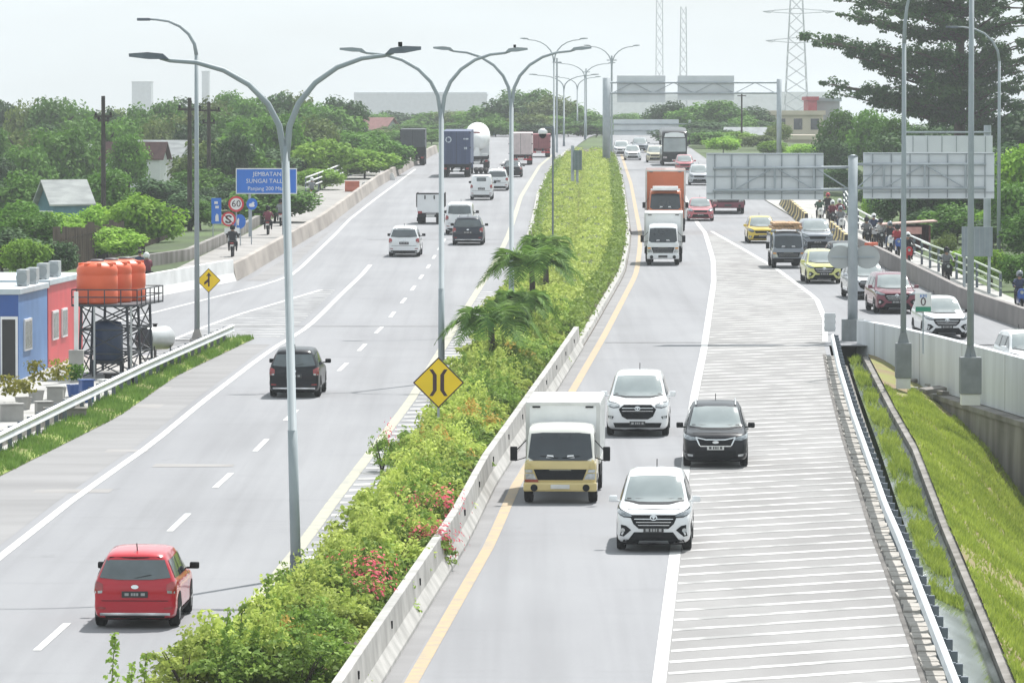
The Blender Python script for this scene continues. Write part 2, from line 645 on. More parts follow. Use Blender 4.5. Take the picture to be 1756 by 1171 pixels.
bm = NB()
strip(bm, GB, off(YL, 1.6), 85, 216, 0.0)
strip(bm, LE, off(YL, 1.6), 216, 620, 0.0)
strip(bm, LE, off(YL, 1.6), 620, 800, 0.0, step=15)
struct(obj('road', bm, ASPHALT), 'grey left carriageway running away uphill', 'road')
bm = NB()
strip(bm, off(YR, -0.6), off(HR, 0.15), 85, 213, 0.0)
strip(bm, off(YR, -0.6), RE, 213, 620, 0.0)
strip(bm, off(YR, -0.6), RE, 620, 800, 0.0, step=15)
struct(obj('road', bm, ASPHALT), 'grey right carriageway coming downhill beside the hatched area', 'road')
bm = NB()
strip(bm, PI_, RE, 162, 214, 0.0)
struct(obj('road', bm, ASPHALT2), 'slip road behind the white parapet on the right', 'road')
bm = NB()
strip(bm, lambda y: -36.0, off(GB, -1.0), 206, 218, 0.0, step=4)
strip(bm, lambda y: -36.0, LE, 218, 232, 0.0, step=4)
struct(obj('road', bm, ASPHALT2), 'slip road passing behind the cabins on the left', 'road')
bm = NB()
strip(bm, lambda y: -36.0, off(GB, -1.1), 120, 206, 0.004)
struct(obj('yard_pavement', bm, CONCRETE), 'pale concrete yard around the cabins', 'pavement')
bm = NB()
strip(bm, off(GB, 0.05), off(WL, -0.35), 85, 214, 0.004)
struct(obj('road_shoulder', bm, SHOULDER), 'worn hard shoulder left of the solid white line', 'road shoulder')
bm = NB()
strip(bm, off(LE, 0.5), off(OL, -0.5), 272, 440, 0.004)
struct(obj('road_shoulder', bm, SHOULDER), 'dirty shoulder below the beige wall', 'road shoulder')
bm = NB()
strip(bm, off(YR, -0.6), off(YR, -0.18), 85, 420, 0.004)
struct(obj('road_shoulder', bm, SHOULDER), 'narrow dusty strip between median and yellow line', 'road shoulder')
# footpaths for motorbikes
bm = NB()
strip(bm, off(LE, -4.3), off(LE, -0.3), 262, 600, 0.006)
struct(obj('path', bm, PATHMAT), 'motorbike path above the beige wall on the left', 'path')
bm = NB()
strip(bm, off(RE, 0.2), off(RE, 3.2), 190, 320, 0.006)
strip(bm, off(RE, 0.1), off(RE, 4.2), 320, 520, 0.006)
struct(obj('path', bm, CONCRETE), 'motorbike path beyond the outer wall on the right', 'path')

bm = NB()
strip(bm, off(WR, 0.1), lambda y: HR(y) - .03, 86, 213, 0.004)
strip(bm, off(WR, 0.1), HG, 214, 340, 0.004)
struct(obj('road_shoulder', bm, pmat('gore_asphalt', (0.252, 0.246, 0.244), 0.88, col2=(0.20, 0.194, 0.192), scale=0.5, stretch=(1, .25, 1), detail=10)), 'dusty paving under the right hatching', 'road shoulder')
# markings
def line_mark(name, f, y0, y1, w, mat, label, h=0.009, step=6):
    bm = NB()
    strip(bm, off(f, -w / 2), off(f, w / 2), y0, y1, h, step=step)
    return struct(obj(name, bm, mat), label, 'road marking')


line_mark('lane_line', WL, 85, 292, 0.22, WHITE_MARK, 'solid white line along the left shoulder')
line_mark('lane_line', OL, 218, 520, 0.2, WHITE_MARK, 'solid white line of the left slip road')
line_mark('lane_line', GL, 208, 262, 0.2, WHITE_MARK, 'white line on the far side of the left hatching')
line_mark('lane_line', WR, 85, 470, 0.25, WHITE_MARK, 'solid white line left of the hatched area')
line_mark('lane_line', HG, 216, 345, 0.22, WHITE_MARK, 'white line on the far side of the right hatching')
line_mark('lane_line', YL, 85, 600, 0.30, PALE_YELLOW, 'worn pale yellow line left of the median')
line_mark('lane_line', YR, 85, 600, 0.26, YELLOW_MARK, 'yellow line right of the median barrier')
bm = NB()
for k in range(-1, 36):
    y = 105.3 + 13.0 * k
    strip(bm, off(DL, -0.08), off(DL, 0.08), y, y + 5.0, 0.009, ys=[y, y + 2.5, y + 5.0])
struct(obj('lane_dashes', bm, WHITE_MARK), 'broken white line between the two left lanes', 'road marking')


def bars(bm, fl, fr, y0, y1, pitch, w, skew, h):
    y = y0
    while y < y1:
        xl = fl(y)
        xr = fr(y)
        for _ in range(5):
            xr = fr(y + skew * (xr - xl))
        if xr - xl > 0.25:
            n = max(1, int((xr - xl) / 1.0))
            pv = None
            for k in range(n + 1):
                x = xl + (xr - xl) * k / n
                yy = y + skew * (x - xl)
                a = bm.verts.new((x, yy, r(yy) + h))
                b = bm.verts.new((x, yy + w, r(yy + w) + h))
                if pv:
                    bm.faces.new((pv[0], a, b, pv[1]))
                pv = (a, b)
        y += pitch


bm = NB()
HRR = lambda y: (HR(y) - 0.05) if y < 213 else (HG(y) - 0.12)
bars(bm, off(WR, 0.16), HRR, 86, 336, 1.9, 0.42, 0.62, 0.009)
struct(obj('hatch_marking', bm, HATCH_MARK), 'white hatching bars across the right gore', 'road marking')
bm = NB()
bars(bm, off(GL, 0.12), lambda y: (WL(y) - 0.5) if y > 217.5 else -11.6, 206, 262, 1.9, 0.42, 0.02, 0.009)
struct(obj('hatch_marking', bm, HATCH_MARK), 'white hatching bars where the left slip road joins', 'road marking')
bm = NB()
bars(bm, off(YL, 0.2), off(YL, 1.25), 88, 260, 1.9, 0.7, 0.25, 0.009)
struct(obj('edge_bars', bm, HATCH_MARK), 'short white bars between yellow line and median plants', 'road marking')

# median bed
BARC = off(YR, -0.78)
bm = NB()
strip(bm, off(YL, 1.3), off(YR, -0.55), 85, 620, 0.03)
struct(obj('median_bed', bm, SOIL), 'planted earth bed of the median', 'ground')

# ------------------------------------------------------------------ barriers and walls
JER = [(-.28, 0), (-.28, .09), (-.13, .34), (-.09, .84), (.09, .84), (.13, .34), (.28, .09), (.28, 0)]
bm = NB()
sweep(bm, path_of(BARC, 85, 211, 0), JER)
b = obj('median_barrier', bm, CONCRETE)
tag(b, 'long grey concrete barrier along the right edge of the median plants', 'barrier')
y = 96.0
while y < 210:
    bm = NB()
    box(bm, BARC(y) + .085, BARC(y) + .14, y, y + .12, r(y) + .52, r(y) + .66)
    obj('reflector', bm, UNDER, b)
    y += 8.4
bm = NB()
sweep(bm, path_of(off(YL, 1.35), 262, 600, 0), [(-.2, 0), (-.12, .34), (.12, .34), (.15, 0)])
tag(obj('kerb', bm, CONCRETE), 'pale kerb along the left edge of the far yellow hedge', 'kerb')
bm = NB()
sweep(bm, path_of(off(YR, -0.75), 211, 600, 0), [(-.15, 0), (-.12, .22), (.12, .22), (.18, 0)])
tag(obj('kerb', bm, CONCRETE), 'grey kerb between far yellow hedge and right yellow line', 'kerb')

LB = Line(pts=[(-24, 213), (-17.1, 251), (-13.4, 273), (-11.8, 352)])
bm = NB()
sweep(bm, path_of(LB, 214, 272, 0, step=4, off=-.25), [(-.3, 0), (-.16, .4), (-.13, 1.05), (.13, 1.05), (.16, .4), (.3, 0)])
tag(obj('white_barrier', bm, CONCRETE_W), 'white painted concrete barrier curving along the left slip road', 'barrier')
bm = NB()
sweep(bm, path_of(LE, 272.2, 600, 0, off=-.3), [(-.2, 0), (-.14, .82), (.14, .82), (.3, 0)])
tag(obj('beige_wall', bm, CONCRETE_B), 'stained beige parapet wall climbing beside the left carriageway', 'wall')

# outer right wall and inner parapet of the slip road
bm = NB()
sweep(bm, path_of(RE, 170, 312, 0, step=5, off=.15), [(-.14, -.3), (-.12, .84), (.12, .84), (.14, -.3)])
tag(obj('outer_wall', bm, OUTERWALL), 'low brown grey wall on the far side of the right slip road', 'wall')


def along(pts, n):
    pts = [Vector(p) for p in pts]
    L = [0]
    for a, b in zip(pts, pts[1:]):
        L.append(L[-1] + (b - a).length)
    out = []
    for k in range(n + 1):
        s = L[-1] * k / n
        j = max(i for i in range(len(L)) if L[i] <= s + 1e-9)
        if j >= len(pts) - 1:
            out.append(pts[-1].copy())
        else:
            out.append(pts[j].lerp(pts[j + 1], (s - L[j]) / (L[j + 1] - L[j])))
    return out


pin = along([(21.5, 157, r(157)), (17.45, 188, r(188)), (15.7, 202, r(202)), (14.3, 211, r(211)), (13.5, 214.5, r(214))], 24)
bm = NB()
sweep(bm, pin, [(-.15, -1.05), (-.15, .92), (.15, .92), (.15, -1.05)])
pw = tag(obj('parapet_wall', bm, PARAPET), 'smooth pale grey parapet wall above the grassy ditch', 'wall')
bm = NB()
for k in range(2, 24, 3):
    p = pin[k]
    d = (pin[min(k + 1, 24)] - pin[k - 1])
    a = math.atan2(d.y, d.x) - PI / 2
    box(bm, -.155, -.13, -.02, .02, -1.0, .90, mtx=Matrix.Translation(p) @ Matrix.Rotation(a, 4, 'Z'))
obj('panel_joint', bm, CONCRETE_D, pw)

# retaining wall below the parapet: ledge and stained face
base = [P(1850, 1010, -5.6), P(1800, 930, -5.0), P(1756, 867, -4.1), P(1680, 770, -2.5), P(1601, 689, -1.5), P(1540, 640, -.8), P(1492, 600, -.3)]
led_o = []
for p in along([(21.5, 157, r(157)), (17.45, 188, r(188)), (15.7, 202, r(202)), (14.3, 211, r(211)), (13.2, 215, r(215))], 24):
    led_o.append(p + Vector((-.62, -.42, -1.08)))
bs = along(base, 24)
bm = NB()
pv = None
for k in range(25):
    q = led_o[k]
    bb = bs[k].copy()
    bb.x = max(min(bb.x, q.x + .3), q.x - 1.2) if k < 23 else q.x
    a = bm.verts.new(q + Vector((.75, .5, 0)))
    b = bm.verts.new(q)
    c = bm.verts.new(q + Vector((0, 0, -.18)))
    d = bm.verts.new(q + Vector((.06, .04, -.18)))
    e = bm.verts.new((q.x + .02, q.y - .1, q.z - (.5 + 5.0 * (1 - k / 24.0))))
    cur = (a, b, c, d, e)
    if pv:
        for i in range(4):
            bm.faces.new((pv[i], pv[i + 1], cur[i + 1], cur[i]))
    pv = cur
tag(obj('retaining_wall', bm, CONCRETE_D), 'dark streaked retaining wall between parapet and grass bank', 'wall')

# ditch, water and the grass bank
RAIL = off(HR, 0.22)


def loft(bm, lines, n=24, mi=0):
    L = [along(l, n) for l in lines]
    pv = None
    for k in range(n + 1):
        cur = [bm.verts.new(l[k]) for l in L]
        if pv:
            for i in range(len(L) - 1):
                bm.faces.new((pv[i], pv[i + 1], cur[i + 1], cur[i])).material_index = mi
        pv = cur
    return L


A1 = [Vector((HR(y) + .12, y, r(y) - .02)) for y in (92, 110, 130, 150, 170, 190, 206)]
A2 = [Vector((HR(y) + .6, y, r(y) - .3)) for y in (92, 110, 130, 150, 170, 190, 206)]
C1 = [P(1790, 1300, -1.75), P(1740, 1190, -1.7), P(1700, 1090, -1.6), P(1620, 900, -1.4), P(1570, 770, -1.15), P(1530, 700, -.85), P(1478, 600, -.35)]
A3 = [a.lerp(c, .22) + Vector((0, 0, -.75 + .55 * (i / 6))) for i, (a, c) in enumerate(zip(A2, C1[::-1][::-1]))]
bm = NB()
loft(bm, [A1, A2, A3])
struct(obj('ditch_slope', bm, CONCRETE_D), 'concrete slope from the guardrail down to the drain', 'ground')
WATER = pmat('drain_water', (0.19, 0.22, 0.22), 0.06, col2=(0.07, 0.09, 0.085), scale=0.5, spec=0.9, bump=0.02)
bm = NB()
loft(bm, [[a.lerp(c, .12) + Vector((0, 0, .02)) for a, c in zip(A3, C1)], [v + Vector((.1, 0, -.28)) for v in C1]])
struct(obj('drain_water', bm, WATER), 'shallow bright water in the drain beside the guardrail', 'water')
bm = NB()
sweep(bm, along(C1, 40), [(-.12, -.9), (-.10, .0), (.10, .02), (.12, -.9)])
tag(obj('drain_edge', bm, CONCRETE_D), 'mossy concrete edge between drain and bright grass', 'kerb')
Bk = [v + Vector((.1, .2, .1)) for v in C1]
D1 = [P(1900, 1100, -6.0), P(1850, 1010, -5.6), P(1800, 930, -5.0), P(1756, 867, -4.1), P(1680, 770, -2.5), P(1601, 689, -1.5), P(1496, 604, -.35)]
D1 = [v + Vector((.35, .25, .1)) for v in D1]
Md = [a.lerp(b, .5) + Vector((0, 0, .05)) for a, b in zip(Bk, D1)]
bm = NB()
BK = loft(bm, [Bk, Md, D1], 30)
struct(obj('grass_bank', bm, pmat('bank_soil', (0.20, 0.22, 0.05), 0.95, col2=(0.21, 0.15, 0.085), scale=0.5, detail=8), smooth=True), 'grassy bank below the retaining wall')


def blades(name, pts, hgt, mat, seed=3, wid=0.03):
    rg = np.random.default_rng(seed)
    n = len(pts)
    C = np.asarray(pts, float)
    a = rg.uniform(0, 2 * PI, n)
    h = hgt * rg.uniform(0.5, 1.3, n)
    U = np.stack([np.cos(a), np.sin(a), 0 * a], 1) * wid
    L = rg.normal(0, .35, (n, 3)) * h[:, None]
    L[:, 2] = h
    V = np.empty((n, 3, 3))
    V[:, 0] = C - U
    V[:, 1] = C + U
    V[:, 2] = C + L
    me = bpy.data.meshes.new(name)
    me.vertices.add(3 * n)
    me.vertices.foreach_set('co', V.reshape(-1))
    me.loops.add(3 * n)
    me.loops.foreach_set('vertex_index', np.arange(3 * n, dtype=np.int32))
    me.polygons.add(n)
    me.polygons.foreach_set('loop_start', np.arange(0, 3 * n, 3, dtype=np.int32))
    me.update(calc_edges=True)
    me.materials.append(mat)
    return link(name, me)


def scatter(L, n, seed=1, keep=None):
    rg = random.Random(seed)
    out = []
    while len(out) < n:
        i = rg.randrange(len(L) - 1)
        k = rg.randrange(len(L[0]) - 1)
        u, v = rg.random(), rg.random()
        p = (L[i][k].lerp(L[i + 1][k], u)).lerp(L[i][k + 1].lerp(L[i + 1][k + 1], u), v)
        if keep is None or keep(p, rg):
            out.append(tuple(p))
    return out


GRASS_L = leafmat('bright_grass', (0.17, 0.25, 0.03), (0.42, 0.50, 0.09), .32, .5)
GRASS_D = leafmat('verge_grass', (0.09, 0.18, 0.03), (0.2, 0.32, 0.07), .3, .5)
o = blades('grass', scatter(BK, 60000, 4, lambda p, g: p.y < 197 + 3 * math.sin(p.x * 4) and not (abs(p.y - 141 - .8 * p.x + 9) < 2.6 and g.random() < .8) and g.random() < .25 + .75 * (math.sin(p.x * 2.1 + p.y * .31) + math.sin(p.y * .23 + p.x * 3.1) + math.sin(p.y * .77 - p.x * 2.3) + math.sin(p.x * 5.3 + p.y * .5) > -1.0)), .15, GRASS_L, wid=.03)
tag(o, 'bright yellow green grass on the bank below the wall', 'grass', kind='stuff')
dl = [along([a.lerp(c, .22) + Vector((0, 0, -.02)) for a, c in zip(A3, C1)], 30), along([a.lerp(c, .72) + Vector((0, 0, -.12)) for a, c in zip(A3, C1)], 30)]
o = blades('grass', scatter(dl, 9000, 7, lambda p, g: p.y > 128 and g.random() < .04 + .96 * (math.sin(p.y * .35 + 2 * p.x) + math.sin(p.y * .8 - 3.7 * p.x) + .6 * math.sin(p.x * 7 + p.y * .3) > -.2)), .2, GRASS_L, wid=.03, seed=8)
tag(o, 'green weeds growing in the drain behind the guardrail', 'weeds', kind='stuff')
vl = [path_of(GB, 100, 218, .0, 3, off=-1.25), path_of(GB, 100, 218, .0, 3, off=-.5), path_of(GB, 100, 218, .0, 3, off=.05)]
bm = NB()
loft(bm, [[v + Vector((0, 0, .01)) for v in vl[0]], [v + Vector((0, 0, .08)) for v in vl[1]], [v + Vector((0, 0, .02)) for v in vl[2]]], 40)
struct(obj('grass_verge', bm, GRASSBASE), 'narrow green verge under the left guardrail')
o = blades('grass', scatter(vl, 22000, 5, lambda p, g: g.random() < .55 + .45 * math.sin(p.y * .9 + p.x * 3)), .2, GRASS_D, wid=.03, seed=5)
tag(o, 'short green grass along the foot of the left guardrail', 'grass', kind='stuff')
# rubble gutter stones along the right guardrail
STONE = pmat('gutter_stone', (0.40, 0.375, 0.34), 0.85, col2=(0.28, 0.26, 0.235), scale=3, detail=6)
rg = random.Random(3)
bm = NB()
y = 95.0
while y < 205:
    l = rg.uniform(.8, 1.15)
    box(bm, -.13, .22, 0, l - .06, -.2, .05 + rg.uniform(-.02, .03), bev=.02, mtx=Matrix.Translation((HR(y) + .08 + rg.uniform(-.03, .03), y, r(y))) @ Matrix.Rotation(rg.uniform(-.05, .05) - .04, 4, 'Z'))
    y += l
tag(obj('gutter_stones', bm, STONE), 'row of worn edging stones beneath the right guardrail', 'gutter', kind='stuff')


# ------------------------------------------------------------------ guardrails
def guardrail(name, label, f, y0, y1, side, h=.72, step=2.0, drop=.0):
    t = thing(name, label, 'guardrail', (f(y0), y0, r(y0)))
    T = Matrix.Translation(-Vector((f(y0), y0, r(y0))))
    s = side
    pr = [(0, h - .31), (.08 * s, h - .26), (.02 * s, h - .155), (.08 * s, h - .05), (0, h), (-.025 * s, h), (.055 * s, h - .05), (-.005 * s, h - .155), (.055 * s, h - .26), (-.025 * s, h - .31)]
    if s < 0:
        pr = pr[::-1]
    bm = NB()
    sweep(bm, path_of(f, y0, y1, 0, 3), pr)
    bmesh.ops.transform(bm, matrix=T, verts=bm.verts[:])
    obj('beam', bm, GALV_L, t)
    me = None
    y = y0 + .3
    while y < y1:
        if me is None:
            bm = NB()
            box(bm, -.20 if s > 0 else .08, -.08 if s > 0 else .20, -.07, .07, -.6, h - .02)
            box(bm, -.08 if s > 0 else .0, -.0 if s > 0 else .08, -.06, .06, h - .32, h)
            p = obj('post', bm, GALV_D, t)
            me = p.data
        else:
            p = link('post', me, t)
        p.location = T @ Vector((f(y), y, r(y)))
        y += step
    return t


GR = Line(pix=[(0, 783), (125, 718), (250, 655), (401, 585)])
guardrail('guardrail', 'long silver guardrail beside the cabins and green verge on the left', GR, 118, 216, 1, .68)
g = guardrail('guardrail', 'long silver guardrail curving between hatched area and drain on the right', RAIL, 92, 207, -1, .78)
# flared end of the right guardrail
bm = NB()
c = P(1423, 573, 0)
box(bm, -.22, .22, -.03, .05, .1, .85, bev=.02)
for z in (.25, .5, .72):
    box(bm, -.24, .24, -.06, -.031, z - .04, z + .04)
t = tag(obj('guardrail_end', bm, GALV_L), 'white flared end piece of the guardrail before the sign gantry', 'guardrail end')
t.location = c

# dark gutter line, expansion joints and patches in the paving
bm = NB()
strip(bm, off(HR, -.16), off(HR, -.02), 88, 207, 0.012, step=3)
struct(obj('gutter_line', bm, pmat('dark_gutter', (.075, .07, .065), .9, col2=(.15, .14, .13), scale=1.5, detail=6)), 'dark gutter line along the edging stones', 'gutter')
bm = NB()
for (fl, fr, Y, w) in ((off(YR, .2), off(HR, -.2), P(1300, 588).y, .35), (off(WL, -3), off(YL, 0), P(600, 560).y, .3), (off(WL, -1.5), off(YL, 0), 330, .5), (off(YR, .2), off(RE, -.3), 372, .5)):
    a0, a1 = fl(Y), fr(Y)
    v = [bm.verts.new(q) for q in ((a0, Y, r(Y) + .007), (a1, Y, r(Y) + .007), (a1, Y + w, r(Y + w) + .007), (a0, Y + w, r(Y + w) + .007))]
    bm.faces.new(v)
struct(obj('expansion_joint', bm, pmat('joint_bitumen', (.09, .09, .09), .9, col2=(.17, .17, .17), scale=1.2, detail=6)), 'dark expansion joints across the carriageways', 'road joint')
PATCH = pmat('asphalt_patch', (0.27, 0.26, 0.255), 0.85, col2=(0.23, 0.22, 0.215), scale=0.6, detail=8)
bm = NB()
g = random.Random(12)
for (px, py, w, l) in ((120, 845, 2.0, 1.2), (330, 800, 2.2, .9), (230, 700, 1.6, 2), (250, 668, 1.5, 1.6), (215, 775, 1.2, 1.0), (290, 640, 1.4, 1.5)):
    p = P(px, py)
    m = DL.slope(p.y) if px < 800 else YR.slope(p.y)
    q = []
    for (a, b) in ((-w / 2, 0), (w / 2, 0), (w / 2, l), (-w / 2, l)):
        y = p.y + b + g.uniform(-.2, .2)
        q.append(bm.verts.new((p.x + a + m * b, y, r(y) + .0065)))
    bm.faces.new(q)
struct(obj('asphalt_patch', bm, PATCH), 'slightly darker repair patches in the paving', 'road patch')

g = random.Random(31)
for k in range(9):
    p = P(1560 + g.uniform(-15, 70), 655 + g.uniform(-10, 25), -1.0)
    bm = NB()
    box(bm, -.3, .3, -.2, .2, 0, .12, bev=.04)
    bmesh.ops.transform(bm, matrix=Matrix.Diagonal((g.uniform(.4, 1.6), g.uniform(.4, 1.2), g.uniform(.5, 1.4), 1)), verts=bm.verts[:])
    o = tag(obj('rubble_block', bm, CONCRETE if k % 2 else CONCRETE_D), 'broken concrete lump at the far end of the grass bank', 'rubble', 'rubble at the end of the bank')
    o.location = p + Vector((0, 0, .05))
    o.rotation_euler = (g.uniform(-.2, .2), g.uniform(-.2, .2), g.uniform(0, 3))

# ================================================================== PLANTS


def crown_mesh(name, mat, seed, nb=26, per=110, leaf=.3, flat=1.0, spread=.62, rb=.34):
    """a unit crown (radius about 1) of leaf clumps with gaps between them"""
    g = np.random.default_rng(seed)
    C, N, S = [], [], []
    for i in range(nb):
        while True:
            d = g.normal(0, 1, 3)
            d /= np.linalg.norm(d)
            if d[2] > -0.72:
                break
        rr = spread * g.uniform(.45, 1.12)
        c = d * rr
        c[2] *= flat
        rad_ = rb * g.uniform(.65, 1.25)
        m = int(per * (rad_ / rb) ** 2)
        v = g.normal(0, 1, (m, 3))
        v /= np.linalg.norm(v, axis=1)[:, None]
        q = v * rad_ * g.uniform(.55, 1.03, m)[:, None]
        q[:, 2] *= .78
        C.append(c + q)
        nn = v * .7 + np.array([0, 0, .55])
        N.append(nn)
        S.append(leaf * g.uniform(.6, 1.25, m))
    return leaves(name, np.concatenate(C), np.concatenate(N), np.concatenate(S), mat, seed=seed)


L_MID = leafmat('leaf_mid_green', (0.045, 0.125, 0.015), (0.15, 0.30, 0.04), .3, .6)
L_DARK = leafmat('leaf_dark_green', (0.022, 0.066, 0.02), (0.075, 0.15, 0.04), .22, .6)
L_LIGHT = leafmat('leaf_light_green', (0.13, 0.28, 0.02), (0.35, 0.56, 0.07), .35, .6)
L_OLIVE = leafmat('leaf_olive_green', (0.075, 0.13, 0.03), (0.2, 0.26, 0.06), .3, .6)
L_SHRUB = leafmat('leaf_shrub', (0.21, 0.31, 0.04), (0.62, 0.69, 0.19), .38, 1.6)
L_SHRUBD = leafmat('leaf_shrub_dark', (0.085, 0.17, 0.025), (0.34, 0.47, 0.10), .34, 1.6)
L_BIG = leafmat('leaf_layered_tree', (0.03, 0.085, 0.03), (0.105, 0.20, 0.06), .28, .5)
L_HEDGE = leafmat('leaf_hedge_yellow', (0.26, 0.37, 0.05), (0.62, 0.70, 0.19), .36, .55)
L_HEDGEG = leafmat('leaf_hedge_green', (0.14, 0.24, 0.035), (0.33, 0.44, 0.09), .35, .8)
L_PALM = leafmat('leaf_palm', (0.035, 0.105, 0.022), (0.22, 0.36, 0.07), .3, 1.2)
FLOWER = leafmat('bougainvillea_flower', (0.60, 0.04, 0.11), (0.80, 0.20, 0.24), .35, 2)
PLANK = pmat('old_planks', (0.16, 0.12, 0.095), 0.9, col2=(0.09, 0.07, 0.055), scale=2, stretch=(8, 8, .4))


def trunk_mesh(seed, lean=.06):
    g = random.Random(seed)
    bm = NB()
    tube(bm, [(0, 0, -.15), (g.uniform(-lean, lean), g.uniform(-lean, lean), .35), (g.uniform(-lean, lean), 0, .72)], [.045, .034, .02], 7)
    for k in range(4):
        a = k * 1.57 + g.uniform(-.4, .4)
        z = .36 + .08 * k
        tube(bm, [(0, 0, z), (math.cos(a) * .14, math.sin(a) * .14, z + .13), (math.cos(a) * .27, math.sin(a) * .27, z + .2)], [.02, .013, .006], 5)
    me = bpy.data.meshes.new('trunk')
    bmesh.ops.recalc_face_normals(bm, faces=bm.faces[:])
    bm.to_mesh(me)
    bm.free()
    me.materials.append(BARK)
    return me


TRUNKS = [trunk_mesh(s) for s in range(3)]
CROWNS = {}
for key, mt, fl, nb, per, lf in (('mid', L_MID, .85, 40, 150, .115), ('dark', L_DARK, .9, 38, 150, .115), ('light', L_LIGHT, .8, 40, 140, .12), ('olive', L_OLIVE, .75, 30, 130, .115)):
    CROWNS[key] = [crown_mesh('crown', mt, 11 + 7 * i + len(key), nb, per, lf, fl) for i in range(3)]
TN = [0]


def tree(kind, px, top, wpx, Y, label, group=None, base=None, cz=.62, name='tree', cat='tree'):
    """tree seen at column px with its top at row `top`, crown wpx wide, standing at distance Y"""
    t0 = W(px, top, Y)
    zb = gz(t0.x, Y) if base is None else base
    H = max(2.0, t0.z - zb)
    R = wpx / F * Y / 2 * (1.25 if group else 1.1)
    i = TN[0]
    TN[0] += 1
    t = thing(name, label, cat, (t0.x, Y, zb), (0, 0, (i * 2.4) % 6.28), group)
    tr = link('trunk', TRUNKS[i % 3], t)
    tr.scale = (H * .8, H * .8, H * .95)
    rz_ = H * .5 if H < 2.6 * R else max(H * .40, R * 1.1)
    rz_ = min(rz_, H * .5)
    c = link('crown', CROWNS[kind][i % 3], t)
    c.scale = (R * 1.16, R * 1.16, rz_ * 1.24)
    c.location = (0, 0, H - rz_ * 1.0)
    return t


GW = 'trees of the wood left of the motorway'
rg = random.Random(8)
names = {'mid': 'mid green rounded tree in the wood left of the motorway', 'dark': 'dark green tree in the wood left of the motorway', 'olive': 'olive green loose tree in the wood left of the motorway', 'light': 'pale green leafy tree in the wood left of the motorway'}
# back rows: tops along the skyline
sky_top = [(-30, 160), (12, 162), (50, 158), (92, 156), (130, 168), (168, 178), (205, 166), (245, 172), (283, 166), (318, 158), (352, 162), (388, 152), (425, 158), (462, 150), (500, 146), (533, 168), (560, 178)]
for i, (px, ty) in enumerate(sky_top):
    k = ('mid', 'dark', 'olive', 'mid')[i % 4]
    tree(k, px, ty, rg.uniform(70, 105), rg.uniform(560, 640), names[k], GW)
for i, (px, ty) in enumerate([(-20, 205), (35, 195), (85, 205), (135, 200), (185, 190), (240, 195), (285, 185), (335, 192), (385, 182), (430, 195), (480, 184), (525, 195), (560, 205), (620, 218), (660, 228)]):
    k = ('mid', 'olive', 'dark', 'mid', 'mid')[i % 5]
    tree(k, px, ty, rg.uniform(80, 110), rg.uniform(480, 540), names[k], GW)
for i, (px, ty) in enumerate([(-10, 250), (45, 238), (160, 235), (350, 230), (405, 240), (455, 250), (505, 238), (545, 232), (585, 246), (625, 250)]):
    k = ('dark', 'mid', 'mid', 'olive', 'mid')[i % 5] if px < 500 else 'light'
    tree(k, px, ty, rg.uniform(90, 120), rg.uniform(420, 470) if px < 500 else rg.uniform(470, 500), names[k], GW)
for i, (px, ty) in enumerate([(-15, 300), (30, 285), (150, 290), (190, 280), (275, 300), (340, 285), (425, 300), (470, 310)]):
    k = ('dark', 'mid', 'dark', 'mid')[i % 4]
    tree(k, px, ty, rg.uniform(95, 125), rg.uniform(360, 400), names[k], GW)
# ones that stand out
tree('mid', 218, 224, 76, 430, 'round topped mid green tree right of the first left utility pole')
tree('mid', 100, 205, 120, 450, 'broad mid green tree whose crown rises above the teal gabled house')
tree('dark', 395, 222, 90, 420, 'dense dark tree right of the paired utility poles')
tree('dark', 590, 158, 96, 620, 'dark spreading tree on bare pale trunks left of the beige wall top', cz=.7)
tree('light', 245, 325, 125, 312, 'bright yellow green bushy tree in front of the left utility poles')
tree('light', 185, 380, 120, 300, 'bright green low tree right above the plank fence start')
tree('light', 120, 372, 110, 298, 'pale green low tree behind the orange tanks')
tree('mid', 55, 355, 120, 296, 'mid green bushy tree above the cabin roof')
tree('dark', 5, 385, 130, 285, 'dark green tree behind the blue cabin at the frame edge')
tree('dark', 95, 420, 90, 280, 'dark shady tree between cabin roof and plank fence')
tree('dark', 300, 345, 80, 350, 'dark narrow tree behind the plain street lamp on the left')
tree('mid', 435, 335, 70, 380, 'small green tree just below the big blue sign')
tree('light', 45, 400, 80, 275, 'small yellow green tree by the cabin air conditioners')

# hazy wood beyond the crest, in the middle
GC = 'hazy trees beyond the crest'
for i, (px, ty, w, Y) in enumerate([(640, 188, 80, 900), (690, 186, 90, 950), (740, 190, 90, 900), (790, 182, 90, 860), (835, 178, 90, 800), (875, 160, 90, 800), (905, 146, 100, 820), (935, 158, 90, 800), (965, 172, 90, 840), (990, 182, 70, 900), (850, 200, 80, 740), (900, 190, 90, 750), (945, 195, 90, 760), (985, 205, 70, 780), (700, 212, 80, 760), (650, 222, 80, 700), (760, 215, 80, 760), (810, 212, 80, 760)]):
    tree(('mid', 'dark', 'mid', 'olive')[i % 4], px, ty, w, Y, 'hazy green tree in the wood beyond the crest of the road', GC)
for i, (px, ty, w, Y) in enumerate([(1150, 168, 70, 760), (1195, 172, 90, 740), (1240, 168, 90, 740), (1285, 178, 80, 760), (1225, 205, 100, 690), (1180, 212, 90, 700), (1275, 215, 90, 690), (1310, 205, 60, 720)]):
    tree(('dark', 'mid', 'mid', 'dark')[i % 4], px, ty, w, Y, 'green tree in the clump behind the black bus', 'trees behind the bus')
for i, (px, ty, w, Y) in enumerate([(1070, 192, 60, 980), (1105, 190, 60, 1000), (1130, 194, 50, 980)]):
    tree('mid', px, ty, w, Y, 'faint distant tree below the far sign gantry', 'faint trees under the gantry')
